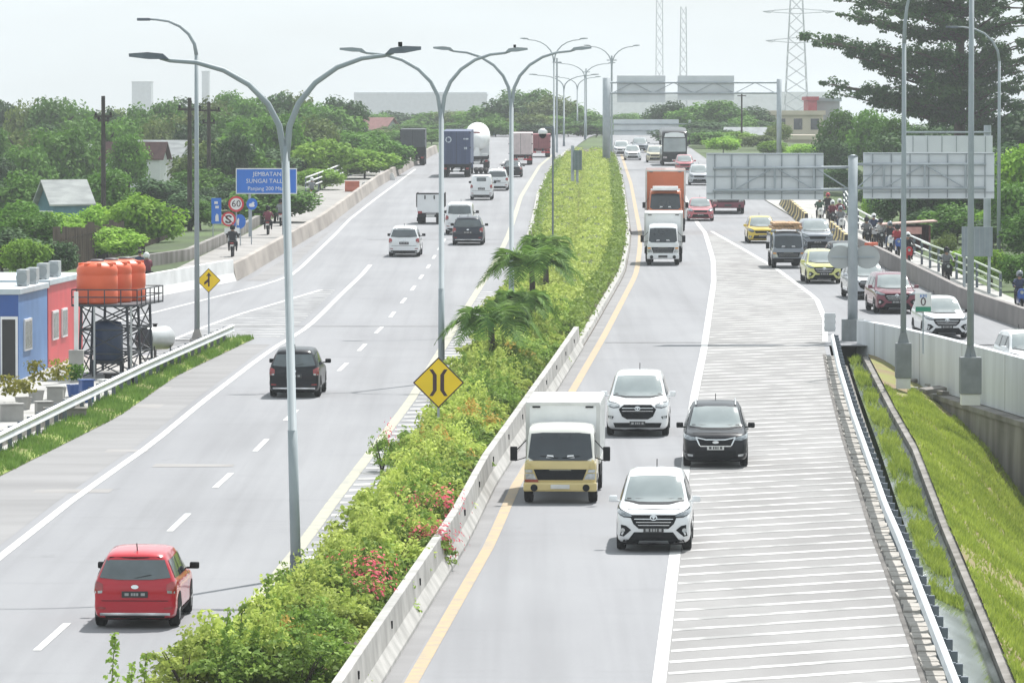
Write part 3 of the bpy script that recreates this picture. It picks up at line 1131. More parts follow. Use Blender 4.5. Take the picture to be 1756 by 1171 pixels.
tree('light', 1260, 236, 70, 640, 'pale green bush in front of the small grey shed')
tree('olive', 1300, 240, 70, 620, 'olive bush right of the small grey shed')
tree('olive', 1335, 205, 50, 640, 'small olive tree before the cream building')

# right side
tree('mid', 1440, 182, 80, 520, 'mid green round tree behind the left half of the sign gantry')
tree('mid', 1490, 178, 90, 500, 'mid green rounded tree just left of the big dark trunk')
tree('mid', 1535, 190, 80, 480, 'mid green bushy tree beside the big dark trunk')
tree('dark', 1430, 235, 70, 480, 'low dark tree seen between the two gantry sign boards')
for i, (px, ty, w, Y) in enumerate([(1570, 205, 120, 470), (1615, 198, 130, 460), (1690, 190, 140, 455), (1745, 165, 140, 440), (1590, 245, 130, 430), (1660, 240, 140, 420), (1720, 235, 140, 410), (1790, 180, 150, 420), (1580, 290, 120, 400), (1640, 300, 120, 395), (1700, 290, 120, 390), (1535, 280, 90, 440), (1610, 345, 100, 370), (1660, 350, 100, 360)]):
    tree('dark', px, ty, w, Y, 'dark shady tree under the big layered tree on the right', 'dark trees on the right')
tree('light', 1765, 228, 120, 330, 'bright green tree at the right frame edge')
tree('mid', 1735, 300, 110, 320, 'mid green leafy tree behind the grey board on the right')
tree('light', 1700, 345, 80, 322, 'lower bright green bush touching the grey board')
tree('mid', 1775, 350, 110, 300, 'dense green tree low at the right frame edge')
tree('olive', 1545, 352, 70, 400, 'olive shrub behind the red roofed hut')
tree('light', 1500, 395, 46, 372, 'yellow green bush beside the right railing')

for (px, ty, w, Y, k, lab) in ((1448, 285, 80, 430, 'dark', 'dark tree filling the gap between the two gantry boards'), (1405, 292, 70, 440, 'mid', 'mid green tree behind the right end of the left gantry board'), (1350, 262, 60, 500, 'mid', 'mid green tree just above the middle of the left gantry board'), (1545, 300, 110, 345, 'dark', 'dark leafy tree just behind the red hut roof'), (1610, 275, 130, 345, 'dark', 'dark tree between the red hut and the grey board'), (1670, 268, 130, 335, 'dark', 'dark tree above the grey board on the right'), (1735, 285, 120, 335, 'dark', 'dark tree filling the gap right of the grey board'), (1505, 330, 80, 400, 'dark', 'dark low tree under the gap between gantry boards'), (1640, 345, 120, 325, 'mid', 'mid green low tree right of the red hut'), (1700, 370, 100, 315, 'dark', 'dark bush close behind the grey board posts'), (1590, 352, 70, 335, 'dark', 'dark bush touching the red hut wall')):
    tree(k, px, ty, w, Y, lab)
for (px, ty, w, Y, k, lab) in ((1660, 440, 60, 275, 'light', 'bright low bush behind the green railing'), (1700, 450, 60, 268, 'light', 'bright low bush left of the right edge motorbike'), (1745, 455, 70, 262, 'mid', 'low green bush behind the right edge motorbike'), (1620, 425, 50, 290, 'olive', 'small olive bush at the far end of the green railing')):
    tree(k, px, ty, w, Y, lab)
for (px, ty, w, Y, k, lab) in ((330, 335, 110, 372, 'dark', 'shady dark tree behind the sign cluster'), (365, 320, 90, 385, 'dark', 'dark tree left of the big blue sign'), (300, 380, 80, 350, 'dark', 'low dark tree between plank fence and slender lamp'), (345, 385, 60, 350, 'mid', 'low green bush beneath the round signs'), (460, 345, 80, 400, 'mid', 'green tree behind the big blue sign'), (410, 300, 100, 400, 'mid', 'mid green tree above the big blue sign'), (550, 290, 90, 445, 'light', 'pale green tree above the railing start'), (600, 262, 90, 500, 'light', 'pale green tree behind the middle of the white railing'), (645, 252, 80, 560, 'light', 'hazy pale green tree behind the end of the white railing'), (690, 240, 80, 640, 'mid', 'hazy green bush left of the dark grey truck'), (740, 238, 80, 660, 'mid', 'hazy green bush between the grey truck and navy container'), (105, 352, 120, 318, 'light', 'bright bushy tree in front of the teal house wall'), (40, 340, 120, 318, 'mid', 'mid green tree hiding the left side of the teal house'), (165, 345, 90, 322, 'light', 'bright tree covering the right corner of the teal house'), (270, 360, 90, 330, 'light', 'bright yellow green tree at the right end of the plank fence')):
    tree(k, px, ty, w, Y, lab)

for (px, ty, w, Y, k) in ((1160, 225, 90, 660, 'dark'), (1200, 222, 90, 665, 'dark'), (1245, 228, 80, 650, 'dark'), (1215, 248, 80, 630, 'mid'), (1180, 250, 70, 640, 'dark'), (1285, 198, 80, 720, 'mid'), (1320, 215, 60, 690, 'mid')):
    tree(k, px, ty, w, Y, 'green tree in the clump behind the black bus', 'trees behind the bus')
for (px, ty, w, Y, k) in ((1005, 190, 80, 800, 'mid'), (1025, 205, 70, 780, 'mid'), (1000, 225, 70, 740, 'dark'), (1022, 235, 60, 740, 'mid'), (975, 230, 70, 740, 'mid'), (930, 225, 80, 740, 'dark'), (885, 222, 80, 750, 'mid'), (845, 228, 70, 760, 'dark'), (1060, 222, 60, 900, 'mid')):
    tree(k, px, ty, w, Y, 'hazy green tree in the wood beyond the crest of the road', GC)
for (px, ty, w, Y, lab) in ((1240, 252, 60, 600, 'pale green bush left of the bushes before the small shed'), (1330, 246, 60, 580, 'pale bush under the right post of the far gantry'), (1375, 250, 60, 560, 'pale green bush in front of the lower cream block'), (1410, 255, 60, 520, 'green bush above the right end of the left gantry board')):
    tree('light', px, ty, w, Y, lab)

# big layered tree
def big_tree():
    Y = 440
    tx = W(1645, 250, Y).x
    zb = gz(tx, Y)
    t = thing('layered_tree', 'huge dark tree with flat layered branches reaching over the right side', 'tree', (tx, Y, zb))
    g = random.Random(5)
    top = W(1645, -60, Y).z - zb
    bm = NB()
    tube(bm, [(0, 0, -.3), (.1, 0, 3), (-.05, 0, 8), (.1, 0, 14), (.1, 0, top)], [.62, .5, .42, .3, .08], 9)
    C, N, S = [], [], []
    gn = np.random.default_rng(5)
    px = F / Y

    def blob(c, rr):
        m = int(70 * rr * rr) + 16
        v = gn.normal(0, 1, (m, 3))
        v /= np.linalg.norm(v, axis=1)[:, None]
        q = v * rr * gn.uniform(.45, 1.05, m)[:, None]
        q[:, 2] *= .55
        C.append(np.array(c) + q)
        N.append(v * .6 + np.array([0, 0, .7]))
        S.append(gn.uniform(.18, .42, m))

    def bough(z, ang, ln, rise):
        d = Vector((math.cos(ang), math.sin(ang), 0))
        sd = Vector((-d.y, d.x, 0))
        f = lambda u: Vector((0, 0, z)) + d * ln * u + Vector((0, 0, rise * u ** 1.3 + .25 * math.sin(u * 5 + ang * 3)))
        tube(bm, [f(u) for u in (0, .25, .5, .75, 1)], [.17, .13, .10, .06, .02], 5)
        k = 0
        while k < ln * 1.45:
            u = .12 + .9 * g.random()
            lat = g.uniform(-1, 1) * (.5 + ln * .16 * (1.15 - u))
            p = f(u) + sd * lat + Vector((0, 0, g.uniform(-.25, .35)))
            if g.random() < .4:
                tube(bm, [f(max(0, u - .1)), p], [.04, .015], 4)
            blob(p, g.uniform(.45, 1.05) * (1.15 - .45 * u))
            k += 1
        blob(f(1.0), .35)
    zpx = lambda py: W(1645, py, Y).z - zb
    # tiers: (row at the trunk, row at the left tip, reach left in px, reach right in px)
    for (py, tip, rl, rr_) in ((-30, -60, 150, 130), (18, -4, 215, 150), (62, 30, 205, 165), (112, 70, 265, 175), (142, 100, 190, 160), (178, 148, 235, 170), (206, 176, 150, 160)):
        for j in range(13):
            an = 2 * PI * j / 13 + g.uniform(-.15, .15)
            c_ = math.cos(an)
            reach = (rl if c_ < 0 else rr_) / px
            ln = reach * (abs(c_) ** .7 * .55 + .45) * g.uniform(.72, 1.0)
            bough(zpx(py) + g.uniform(-.6, .6), an, ln, (py - tip) / px * g.uniform(.7, 1.1))
        for ex in (PI - .08, PI + .12):
            bough(zpx(py), ex, rl / px, (py - tip) / px)
    obj('trunk', bm, BARK, t, smooth=True)
    me = leaves('crown', np.concatenate(C), np.concatenate(N), np.concatenate(S), L_BIG, seed=6)
    link('crown', me, t)


big_tree()

# ------------------------------------------------------------------ palms in the median
def palm(px, cy, spread, base_py, label, seed):
    b = P(px, base_py, 0.05)
    s = F / b.y
    hc = (base_py - cy) / s
    R = spread / s / 2
    g = random.Random(seed)
    t = thing('palm', label, 'palm tree', b)
    bm = NB()
    tube(bm, [(0, 0, -.1), (.04, 0, hc * .5), (0, 0, hc)], [.16, .12, .10], 8)
    obj('trunk', bm, BARK, t, smooth=True)
    n = 15
    for k in range(n):
        a = 2 * PI * k / n + g.uniform(-.2, .2)
        up = (.95, .35, .65)[k % 3] + g.uniform(-.12, .12)
        ln = R * g.uniform(1.0, 1.25)
        d = Vector((math.cos(a), math.sin(a), 0))
        sd = Vector((-d.y, d.x, 0))
        bm = NB()
        pts = []
        for i in range(15):
            u = i / 14
            pts.append(Vector((0, 0, hc)) + d * ln * (u * (1.08 - .3 * up * u)) + Vector((0, 0, ln * (up * 1.05 * u - (up * .75 + .42) * u ** 2.4))))
        tube(bm, pts, [.03 * (1 - .8 * i / 14) for i in range(15)], 4)
        for i in range(2, 15):
            for q in (0, .33, .66):
                if i == 14 and q:
                    continue
                p = pts[i] if not q else pts[i].lerp(pts[min(14, i + 1)], q)
                fw = (pts[min(i + 1, 14)] - pts[i - 1]).normalized()
                u = (i + q) / 14
                L_ = ln * .36 * math.sin(PI * (.16 + .76 * u)) + .05
                for sg in (1, -1):
                    dr = g.uniform(.05, .45)
                    tip = p + (sd * sg * .85 + fw * .62 + Vector((0, 0, .12 - dr))).normalized() * L_
                    mid = p.lerp(tip, .5) + Vector((0, 0, L_ * .08))
                    w = fw * .022
                    v = [bm.verts.new(p - w), bm.verts.new(p + w), bm.verts.new(mid + w * 1.2), bm.verts.new(tip), bm.verts.new(mid - w * 1.2)]
                    bm.faces.new(v)
        obj('frond', bm, L_PALM, t)


palm(842, 556, 165, 655, 'nearest of the green palms in the median, behind the yellow diamond sign', 1)
palm(912, 458, 165, 590, 'tallest green palm in the median, beside the third lamp', 2)
palm(895, 520, 120, 615, 'green palm between two other palms in the median', 4)
palm(935, 425, 110, 520, 'farthest palm in the median, in front of the yellow hedge', 7)

# ------------------------------------------------------------------ shrubs of the near median
def shrub_mesh(mat, seed, n=1500, lf=.115):
    g = np.random.default_rng(seed)
    C, N, S = [], [], []
    for i in range(26):
        a = g.uniform(0, 2 * PI)
        q = g.uniform(0, .75) ** .7
        c = np.array([math.cos(a) * q, math.sin(a) * q, g.uniform(.25, 1.0) * (1.05 - .35 * q)])
        m = n // 26
        v = g.normal(0, 1, (m, 3))
        v /= np.linalg.norm(v, axis=1)[:, None]
        v[:, 2] = np.abs(v[:, 2]) * .9 - .25
        C.append(c + v * np.array([.24, .24, .26]) * g.uniform(.4, 1.1, m)[:, None])
        N.append(v * .55 + np.array([0, 0, .55]))
        S.append(lf * g.uniform(.6, 1.3, m))
    for i in range(7):     # upright shoots
        a = g.uniform(0, 2 * PI)
        q = g.uniform(0, .6)
        h = g.uniform(1.1, 1.45)
        m = 26
        u = g.uniform(.6, 1, m)
        C.append(np.stack([math.cos(a) * q + g.normal(0, .05, m), math.sin(a) * q + g.normal(0, .05, m), h * u], 1))
        N.append(g.normal(0, 1, (m, 3)) + np.array([0, 0, .5]))
        S.append(lf * g.uniform(.5, 1.0, m))
    return leaves('foliage', np.concatenate(C), np.concatenate(N), np.concatenate(S), mat, seed=seed)


L_SHRUBO = leafmat('leaf_shrub_orange', (0.22, 0.20, 0.03), (0.62, 0.42, 0.12), .36, 2.2)
SH = [shrub_mesh(L_SHRUB, 1), shrub_mesh(L_SHRUB, 2, 1300, .15), shrub_mesh(L_SHRUB, 3), shrub_mesh(L_SHRUBD, 4), shrub_mesh(L_SHRUBD, 5, 1300, .14), shrub_mesh(L_SHRUBO, 6, 900, .12)]
bm = NB()
for k in range(6):
    a = k * 1.05
    tube(bm, [(0, 0, -.05), (math.cos(a) * .18, math.sin(a) * .18, .4), (math.cos(a) * .45, math.sin(a) * .45, .85)], [.03, .02, .008], 4)
st = obj('stem', bm, BARK)
STEM = st.data
bpy.data.objects.remove(st)
FL = None


def flower_mesh(seed):
    g = np.random.default_rng(seed)
    n = 70
    v = g.normal(0, 1, (n, 3)) * np.array([.22, .22, .16])
    return leaves('flowers', v, np.tile([0, 0, 1.0], (n, 1)) + v, g.uniform(.07, .13, n), FLOWER, seed=seed)


FLM = [flower_mesh(1), flower_mesh(2)]
flower_spots = [P(735, 850, 1.0), P(745, 900, .8), P(615, 965, 1.0), P(640, 1000, .7), P(1010 - 290, 870, .9), P(655, 745, .6), P(625, 985, .9)]
rg = random.Random(21)
fpend = list(flower_spots)
y = 97.0
shn = 0
shrub_list = []
while y < 236:
    xa, xb = YL(y) + 1.15 - max(0, 117 - y) * .085, BARC(y) - .55
    wv = .35 * math.sin(y * .37) + .25 * math.sin(y * .93)
    xa += .25 + max(-.2, wv)
    n = 5 if xb - xa > 4.2 else (4 if xb - xa > 2.6 else 3)
    for k in range(n):
        x = xa + .5 + (xb - xa - .8) * (k + rg.uniform(.1, .9)) / n
        shrub_list.append((x, y + rg.uniform(-.8, .8), k == n - 1, k == 0))
    y += 1.75
for (x, yy, isr, isl) in shrub_list:
    sc = rg.uniform(.85, 1.2)
    i = rg.choice((3, 4, 0)) if isr else rg.choice((0, 1, 2, 0, 1, 2, 3, 4, 0, 1, 2, 5))
    z = rg.uniform(.85, 1.15)
    t = thing('shrub', ('yellow green leafy shrub in the median bed' if i < 3 else 'darker green leafy shrub in the median bed') if i < 5 else 'shrub with orange young leaves in the median bed', 'shrub', (x, yy, r(yy) + .02), (0, 0, rg.uniform(0, 6.28)), 'shrubs planted in the near median')
    if isr:
        z *= .85
    t.scale = (sc * .95, sc * 1.05, z)
    link('foliage', SH[i], t)
    link('stem', STEM, t)
# flowering bougainvillea
for k, (px, py, h, lab) in enumerate(((735, 850, 1.15, 'red flowering bougainvillea by the barrier beside the beige truck'), (742, 905, .95, 'dark red flowering bush just below the upper red blossoms at the barrier'), (615, 962, 1.2, 'pink red flowering bougainvillea right of the nearest lamp foot'), (640, 1005, .9, 'small red flowering bush against the near barrier'), (655, 745, 1.0, 'shrub with one red shoot below the yellow diamond sign'))):
    p = P(px, py, h)
    t = thing('bougainvillea', lab, 'flowering shrub', (p.x, p.y, r(p.y)))
    f = link('foliage', SH[3], t)
    f.scale = (.6, .6, h * .85)
    s_ = link('stem', STEM, t)
    s_.scale = (.7, .7, h)
    nf = 1 if k == 4 else 4
    for j in range(nf):
        q = link('flowers', FLM[j % 2], t)
        q['kind'] = 'stuff'
        q.location = (rg.uniform(-.4, .4), rg.uniform(-.3, .3) - .1, h * (1.0 - .1 * j))
        if k == 4:
            q.scale = (.45, .45, 1.5)
# tall wispy plant at the bottom left of the bed
for k, (px, py, h) in enumerate(((185, 1085, 1.9), (215, 1135, 1.6), (238, 1120, 1.9), (380, 1040, 1.6), (405, 1035, 1.6), (450, 985, 1.6))):
    p = P(px, py, h)
    t = thing('tall_weed', ('tall thin leafy shoot nearest the bottom left of the bed', 'short leafy shoot at the bottom edge of the bed', 'upright leafy shoot third from the left in the bed', 'grey green shoot leaning over the left lane edge', 'grey green shoot beside another near the left lane edge', 'bushy upright shoot left of the nearest lamp')[k], 'plant', (p.x, p.y, r(p.y)))
    g = np.random.default_rng(k)
    m = 130
    u = g.uniform(.1, 1, m)
    C = np.stack([g.normal(0, .09, m) * (1.4 - u) + .12 * u, g.normal(0, .09, m) * (1.4 - u), h * u], 1)
    link('foliage', leaves('foliage', C, g.normal(0, 1, (m, 3)) + np.array([0, 0, .6]), g.uniform(.07, .15, m), L_SHRUBD, seed=k), t)
    bm = NB()
    tube(bm, [(0, 0, 0), (.05, 0, h * .5), (.12, 0, h)], [.015, .012, .004], 5)
    obj('stem', bm, BARK, t)


# ------------------------------------------------------------------ clipped hedges of the far median
def hedge(label, fa, fb, y0, y1, h, mat, seed, dens=32, lf=.2):
    bm = NB()
    ys_ = np.linspace(y0, y1, int((y1 - y0) / 5) + 2)
    rings = []
    for y in ys_:
        a, b = fa(y), fb(y)
        z = r(y)
        rings.append([bm.verts.new(p) for p in ((a + .15, y, z), (a + .15, y, z + h * .7), (a + (b - a) * .25, y, z + h * .88), (a + (b - a) * .75, y, z + h * .88), (b - .15, y, z + h * .7), (b - .15, y, z))])
    for A, B in zip(rings, rings[1:]):
        for k in range(5):
            bm.faces.new((A[k], A[k + 1], B[k + 1], B[k]))
    bm.faces.new(rings[0])
    bm.faces.new(rings[-1][::-1])
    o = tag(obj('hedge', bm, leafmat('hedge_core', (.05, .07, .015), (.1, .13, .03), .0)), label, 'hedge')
    g = np.random.default_rng(seed)
    n = int((y1 - y0) * dens)
    # denser near the camera
    yy = y0 + (y1 - y0) * g.uniform(0, 1, n) ** 1.25
    A = np.array([fa(v) for v in yy])
    B = np.array([fb(v) for v in yy])
    R_ = np.array([r(v) for v in yy])
    u = g.uniform(-.35, 1.35, n)
    uu = np.clip(u, 0, 1)
    hm = 1 + .12 * np.sin(yy * .55 + seed) + .10 * np.sin(yy * 1.9 + 3 * uu) + .10 * np.sin(yy * .23 + 5 * uu + seed)
    zz = np.where((u < 0) | (u > 1), g.uniform(.05, .95, n) * h, h * (.9 + .12 * np.sin(PI * uu)) * hm + g.normal(0, .05, n))
    X = A + (B - A) * uu + g.normal(0, .13, n)
    C = np.stack([X, yy, R_ + zz], 1)
    N = np.stack([(u < 0) * -1.0 + (u > 1) * 1.0, np.zeros(n) - .2, np.full(n, .7)], 1)
    link('foliage', leaves('foliage', C, N, lf * g.uniform(.6, 1.3, n), mat, seed=seed), o)


def MF(t):
    return lambda y: (YL(y) + 1.6) * (1 - t) + (YR(y) - 1.0) * t


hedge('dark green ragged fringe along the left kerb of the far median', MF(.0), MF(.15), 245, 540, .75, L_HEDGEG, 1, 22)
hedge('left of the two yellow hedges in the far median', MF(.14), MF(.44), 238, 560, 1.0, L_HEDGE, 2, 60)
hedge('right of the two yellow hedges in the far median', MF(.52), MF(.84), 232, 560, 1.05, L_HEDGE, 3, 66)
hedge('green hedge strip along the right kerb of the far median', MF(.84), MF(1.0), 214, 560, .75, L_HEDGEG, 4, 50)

# ================================================================== LAMPS, SIGNS, GANTRIES, BUILDINGS
LAMPGREY = pmat('lamp_post_grey', (0.30, 0.345, 0.365), 0.6, 0.0, col2=(0.25, 0.29, 0.31), scale=1.0)


def twin_lamp(px, base_py, tipL, tipR, label, top=80, Y=None, tilt=0.0, n=8, sensor=False, group=None):
    b = P(px, base_py, 0) if Y is None else Vector((W(px, 300, Y).x, Y, r(Y)))
    s = F / b.y
    zt = (W(px, top, b.y).z - b.z)
    t = thing('twin_street_lamp', label, 'street lamp', b, (0, tilt, 0), group)
    fk = zt * .82
    bm = NB()
    tube(bm, [(0, 0, -.1), (0, 0, 3.2), (0, 0, 3.2), (0, 0, fk)], [.115, .105, .095, .085], 12)
    obj('pole', bm, LAMPGREY, t, True)
    bm = NB()
    box(bm, -.2, .2, -.2, .2, -.05, .03)
    tube(bm, [(0, 0, 0), (0, 0, .5)], [.14, .13], 10)
    obj('base_plate', bm, GALV_D, t)
    for sg, tip in ((-1, tipL), (1, tipR)):
        wd = abs(tip - px) / s
        up = zt - fk
        bm = NB()
        pts = [(0, 0, fk - .45)]
        for u in (0, .15, .32, .5, .68, .85, 1.0):
            a = u * PI / 2
            pts.append((sg * (.05 + wd * .72 * (1 - math.cos(a))), 0, fk + up * .93 * math.sin(a)))
        pts.append((sg * wd * .8, 0, fk + up * .96))
        tube(bm, pts, [.075, .072, .068, .064, .06, .055, .05, .045, .04], n)
        arm = obj('arm', bm, LAMPGREY, t, True)
        bm = NB()
        z = fk + up * .97
        prism(bm, [(sg * wd * .74, z - .05), (sg * wd * .78, z + .07), (sg * wd * .88, z + .11), (sg * wd, z + .09), (sg * wd, z + .02), (sg * wd * .88, z - .04)], 'y', -.14, .14)
        obj('lamp_head', bm, GALV_D if px < 700 else LAMPGREY, arm)
        if sensor and sg > 0:
            bm = NB()
            box(bm, wd * .85 - .045, wd * .85 + .045, -.045, .045, z + .10, z + .2, bev=.01)
            obj('light_sensor', bm, BLACK, arm)
    return t


twin_lamp(508, 990, 245, 745, 'nearest twin armed street lamp, in the bushes right of the red car', top=88, tilt=-.024, sensor=True)
twin_lamp(757, 655, 583, 905, 'twin armed street lamp rising behind the yellow diamond sign', top=84, sensor=True)
twin_lamp(877, 569, 743, 1014, 'twin armed street lamp standing among the median palms', top=82)
for (px, Y, top, wl, lab) in ((967, 640, 128, 60, 'hazy twin armed lamp beyond the far hedge, third lowest arms'), (1003, 700, 108, 52, 'hazy twin armed lamp with its arms between the far poles'), (950, 560, 66, 58, 'faint tall twin armed lamp above the hazy wood'), (990, 760, 132, 40, 'faint low twin armed lamp beyond the crest'), (1049, 620, 78, 48, 'faint twin armed lamp next to the far gantry post')):
    twin_lamp(px, 0, px - wl, px + wl, lab, top=top, Y=Y, n=5)


def single_lamp(px, base_py, tip_px, tip_py, bend_py, label, h0=0.0, r0=.11, Y=None, h=0.0, ped=None):
    b = P(px, base_py, h) if Y is None else Vector((W(px, 300, Y).x, Y, r(Y) + h))
    t = thing('street_lamp', label, 'street lamp', b)
    zt = W(px, tip_py, b.y).z - b.z
    zb = W(px, bend_py, b.y).z - b.z
    dx = W(tip_px, tip_py, b.y).x - b.x
    bm = NB()
    tube(bm, [(0, 0, 0), (0, 0, zb * .5), (0, 0, zb)], [r0, r0 * .85, r0 * .7], 10)
    obj('pole', bm, LAMPGREY, t, True)
    bm = NB()
    pts = []
    for u in (0, .2, .4, .6, .8, 1.0):
        a = u * PI / 2
        pts.append((dx * .68 * (1 - math.cos(a)), 0, zb + (zt - zb) * math.sin(a)))
    pts.append((dx * .8, 0, zt + .01))
    tube(bm, pts, [r0 * .7, r0 * .62, r0 * .55, r0 * .5, r0 * .45, r0 * .4, r0 * .35], 8)
    arm = obj('arm', bm, LAMPGREY, t, True)
    bm = NB()
    box(bm, min(dx * .78, dx), max(dx * .78, dx), -.12, .12, zt - .05, zt + .06, bev=.02)
    obj('lamp_head', bm, GALV_D, arm)
    bm = NB()
    if ped is None:
        tube(bm, [(0, 0, -.05), (0, 0, .12)], [.3, .28], 8)
        prism(bm, [(-.22, .12), (.22, .12), (.1, .5), (-.1, .5)], 'y', -.12, .12)
        obj('base', bm, CONCRETE, t)
    else:
        w_, z0_ = ped
        box(bm, -w_, w_, -w_, w_, z0_, 0, bev=.02)
        prism(bm, [(-.2, .003), (.2, .003), (.1, .38), (-.1, .38)], 'y', -.12, .12)
        obj('pedestal', bm, GALV_D if False else pmat('grey_pedestal', (.22, .24, .25), .8, col2=(.17, .185, .19)), t)
        bm = NB()
        box(bm, -w_ * .88, w_ * .88, -w_ * .88, w_ * .88, z0_ - .38, z0_ - .003)
        obj('footing', bm, CONCRETE_W, t)
    return t


single_lamp(338, 586, 235, 34, 95, 'slender single armed street lamp left, by the merge sign')
single_lamp(1549, 588, 1584, -28, 75, 'single armed street lamp on the left of two parapet pedestals', h=.93, ped=(.28, -1.25))
single_lamp(1664, 612, 1700, -95, -30, 'tall street lamp post on the right of two parapet pedestals', h=.93, ped=(.36, -1.25), r0=.125)
single_lamp(1713, 0, 1622, 47, 105, 'street lamp with drooping arm before the dark layered tree', Y=300, h=-.1)

# ------------------------------------------------------------------ diamond warning signs
def diamond(px, py, dia, base_py, label, kind):
    b = P(px, base_py, 0)
    s = F / b.y
    zc = W(px, py, b.y).z - b.z
    R = dia / s / 2
    t = thing('warning_sign', label, 'traffic sign', b)
    bm = NB()
    tube(bm, [(0, .05, -.1), (0, .05, zc + R * .6)], .035, 8)
    obj('post', bm, GALV, t)
    bm = NB()
    prism(bm, [(0, zc - R), (R, zc), (0, zc + R), (-R, zc)], 'y', -.012, .012)
    pn = obj('panel', bm, SIGN_K, t)
    q = R * .93
    bm = NB()
    prism(bm, [(0, zc - q), (q, zc), (0, zc + q), (-q, zc)], 'y', -.018, -.012)
    obj('face', bm, SIGN_Y, pn)
    bm = NB()
    a = R
    if kind == 'narrow':
        for sg in (-1, 1):
            ol = [(.36, .52), (.22, .52), (.07, .30), (.07, -.30), (.22, -.52), (.36, -.52), (.22, -.30), (.22, .30)]
            prism(bm, [(sg * x * a, zc + z * a) for x, z in ol], 'y', -.024, -.018)
    else:
        ol = [(0.02, .66), (.24, .34), (.08, .38), (.08, -.50), (-.05, -.50), (-.05, -.14), (-.36, -.36), (-.36, -.14), (-.05, .12), (-.05, .38), (-.2, .34)]
        prism(bm, [(x * a, zc + z * a) for x, z in ol], 'y', -.024, -.018)
    obj('symbol', bm, SIGN_K, pn)
    return t


diamond(752, 656, 88, 775, 'large yellow diamond sign with two black curved bars for a narrow road', 'narrow')
diamond(358, 481, 42, 577, 'small yellow diamond merge sign with a black branching arrow', 'merge')

# ------------------------------------------------------------------ big blue sign and the round signs
Yb = 335
b = W(457, 400, Yb)
b.z = gz(b.x, Yb)
t = thing('blue_sign', 'big blue board reading JEMBATAN SUNGAI TALLO behind the nearest lamp', 'road sign', b)
z0, z1 = W(457, 333, Yb).z - b.z, W(457, 289, Yb).z - b.z
hw = 52.5 / F * Yb
bm = NB()
box(bm, -hw, hw, 0, .05, z0, z1, bev=.02)
pn = obj('panel', bm, SIGN_W, t)
bm = NB()
box(bm, -hw + .06, hw - .06, -.008, 0, z0 + .06, z1 - .06)
obj('face', bm, SIGN_B, pn)
bm = NB()
for x in (-hw * .55, hw * .55):
    box(bm, x - .07, x + .07, .055, .18, -.1, z1 - .1)
obj('post', bm, GALV, t)
hh = z1 - z0
text_mesh('lettering', 'JEMBATAN', .36, SIGN_W, pn, (.05, -.014, z0 + hh * .77), (PI / 2, 0, 0))
text_mesh('lettering', 'SUNGAI TALLO', .36, SIGN_W, pn, (.02, -.014, z0 + hh * .50), (PI / 2, 0, 0))
text_mesh('lettering', 'Panjang 200 Mtr', .33, SIGN_W, pn, (-.05, -.014, z0 + hh * .21), (PI / 2, 0, 0))


def sign_frame(name, label, Y, parts, posts, base_z=None):
    """round and square plates at pixel places on one distance"""
    x0 = W(posts[0][0], 300, Y).x
    zb = gz(x0, Y)
    t = thing(name, label, 'traffic sign', (x0, Y, zb))
    bm = NB()
    for (px, tp) in posts:
        X = W(px, tp, Y).x - x0
        tube(bm, [(X, .06, -.1), (X, .06, W(px, tp, Y).z - zb)], .035, 6)
    obj('post', bm, GALV, t)
    for q in parts:
        sh, px, py, w, h = q[:5]
        c = W(px, py, Y)
        X, Z = c.x - x0, c.z - zb
        hw, hh = w / F * Y / 2, h / F * Y / 2
        yy = -.02 * q[7] if len(q) > 7 else 0
        bm = NB()
        if sh == 'o':
            prism(bm, circ(X, Z, hw, hh, 24), 'y', yy - .015, yy + .015)
        else:
            box(bm, X - hw, X + hw, yy - .015, yy + .015, Z - hh, Z + hh, bev=.01)
        pl = obj('plate', bm, q[5], t)
        for (m2, polys) in q[6]:
            for i, pg in enumerate(polys):
                bm = NB()
                prism(bm, [(X + a * hw, Z + c_ * hh) for a, c_ in pg], 'y', yy - .021 - .004 * (m2 is not SIGN_W), yy - .015)
                obj('symbol', bm, m2, pl)
    return t


S_SHAPE = [(-.42, .2), (-.3, .5), (.1, .58), (.42, .42), (.45, .22), (.2, .2), (.1, .34), (-.12, .33), (-.18, .2), (.3, -.12), (.42, -.35), (.2, -.58), (-.25, -.58), (-.48, -.4), (-.45, -.2), (-.2, -.22), (-.1, -.36), (.08, -.36), (.14, -.25), (-.3, .02)]
CIR = circ(0, 0, .74, .74, 24)
BAR = [(-.62, .46), (-.52, .58), (.62, -.46), (.52, -.58)]
BIKE = [(-.55, -.3), (-.3, -.5), (.3, -.5), (.55, -.3), (.35, 0), (.5, .2), (.2, .4), (-.1, .1), (-.4, .1)]
t = sign_frame('round_sign', 'white 60 speed limit sign with a red ring, topmost of the sign cluster', 318, [('o', 405, 350, 27, 27, SIGN_R, [(SIGN_W, [CIR])], 1)], [(405, 350)])
z_ = W(405, 350, 318).z - t.location.z
text_mesh('lettering', '60', .55, SIGN_K, t, (0, -.05, z_), (PI / 2, 0, 0))
sign_frame('round_sign', 'red ringed no turning sign with a black S curve, low in the cluster', 316, [('o', 392, 376, 25, 25, SIGN_R, [(SIGN_W, [CIR]), (SIGN_K, [S_SHAPE]), (SIGN_R, [BAR])], 1), ('s', 398, 397, 26, 12, SIGN_W, [], 0)], [(392, 376)])
sign_frame('round_sign', 'round blue sign with white motorbike, right of the 60 sign', 322, [('o', 432, 350, 19, 20, SIGN_B, [(SIGN_W, [BIKE])], 1)], [(431, 350)])
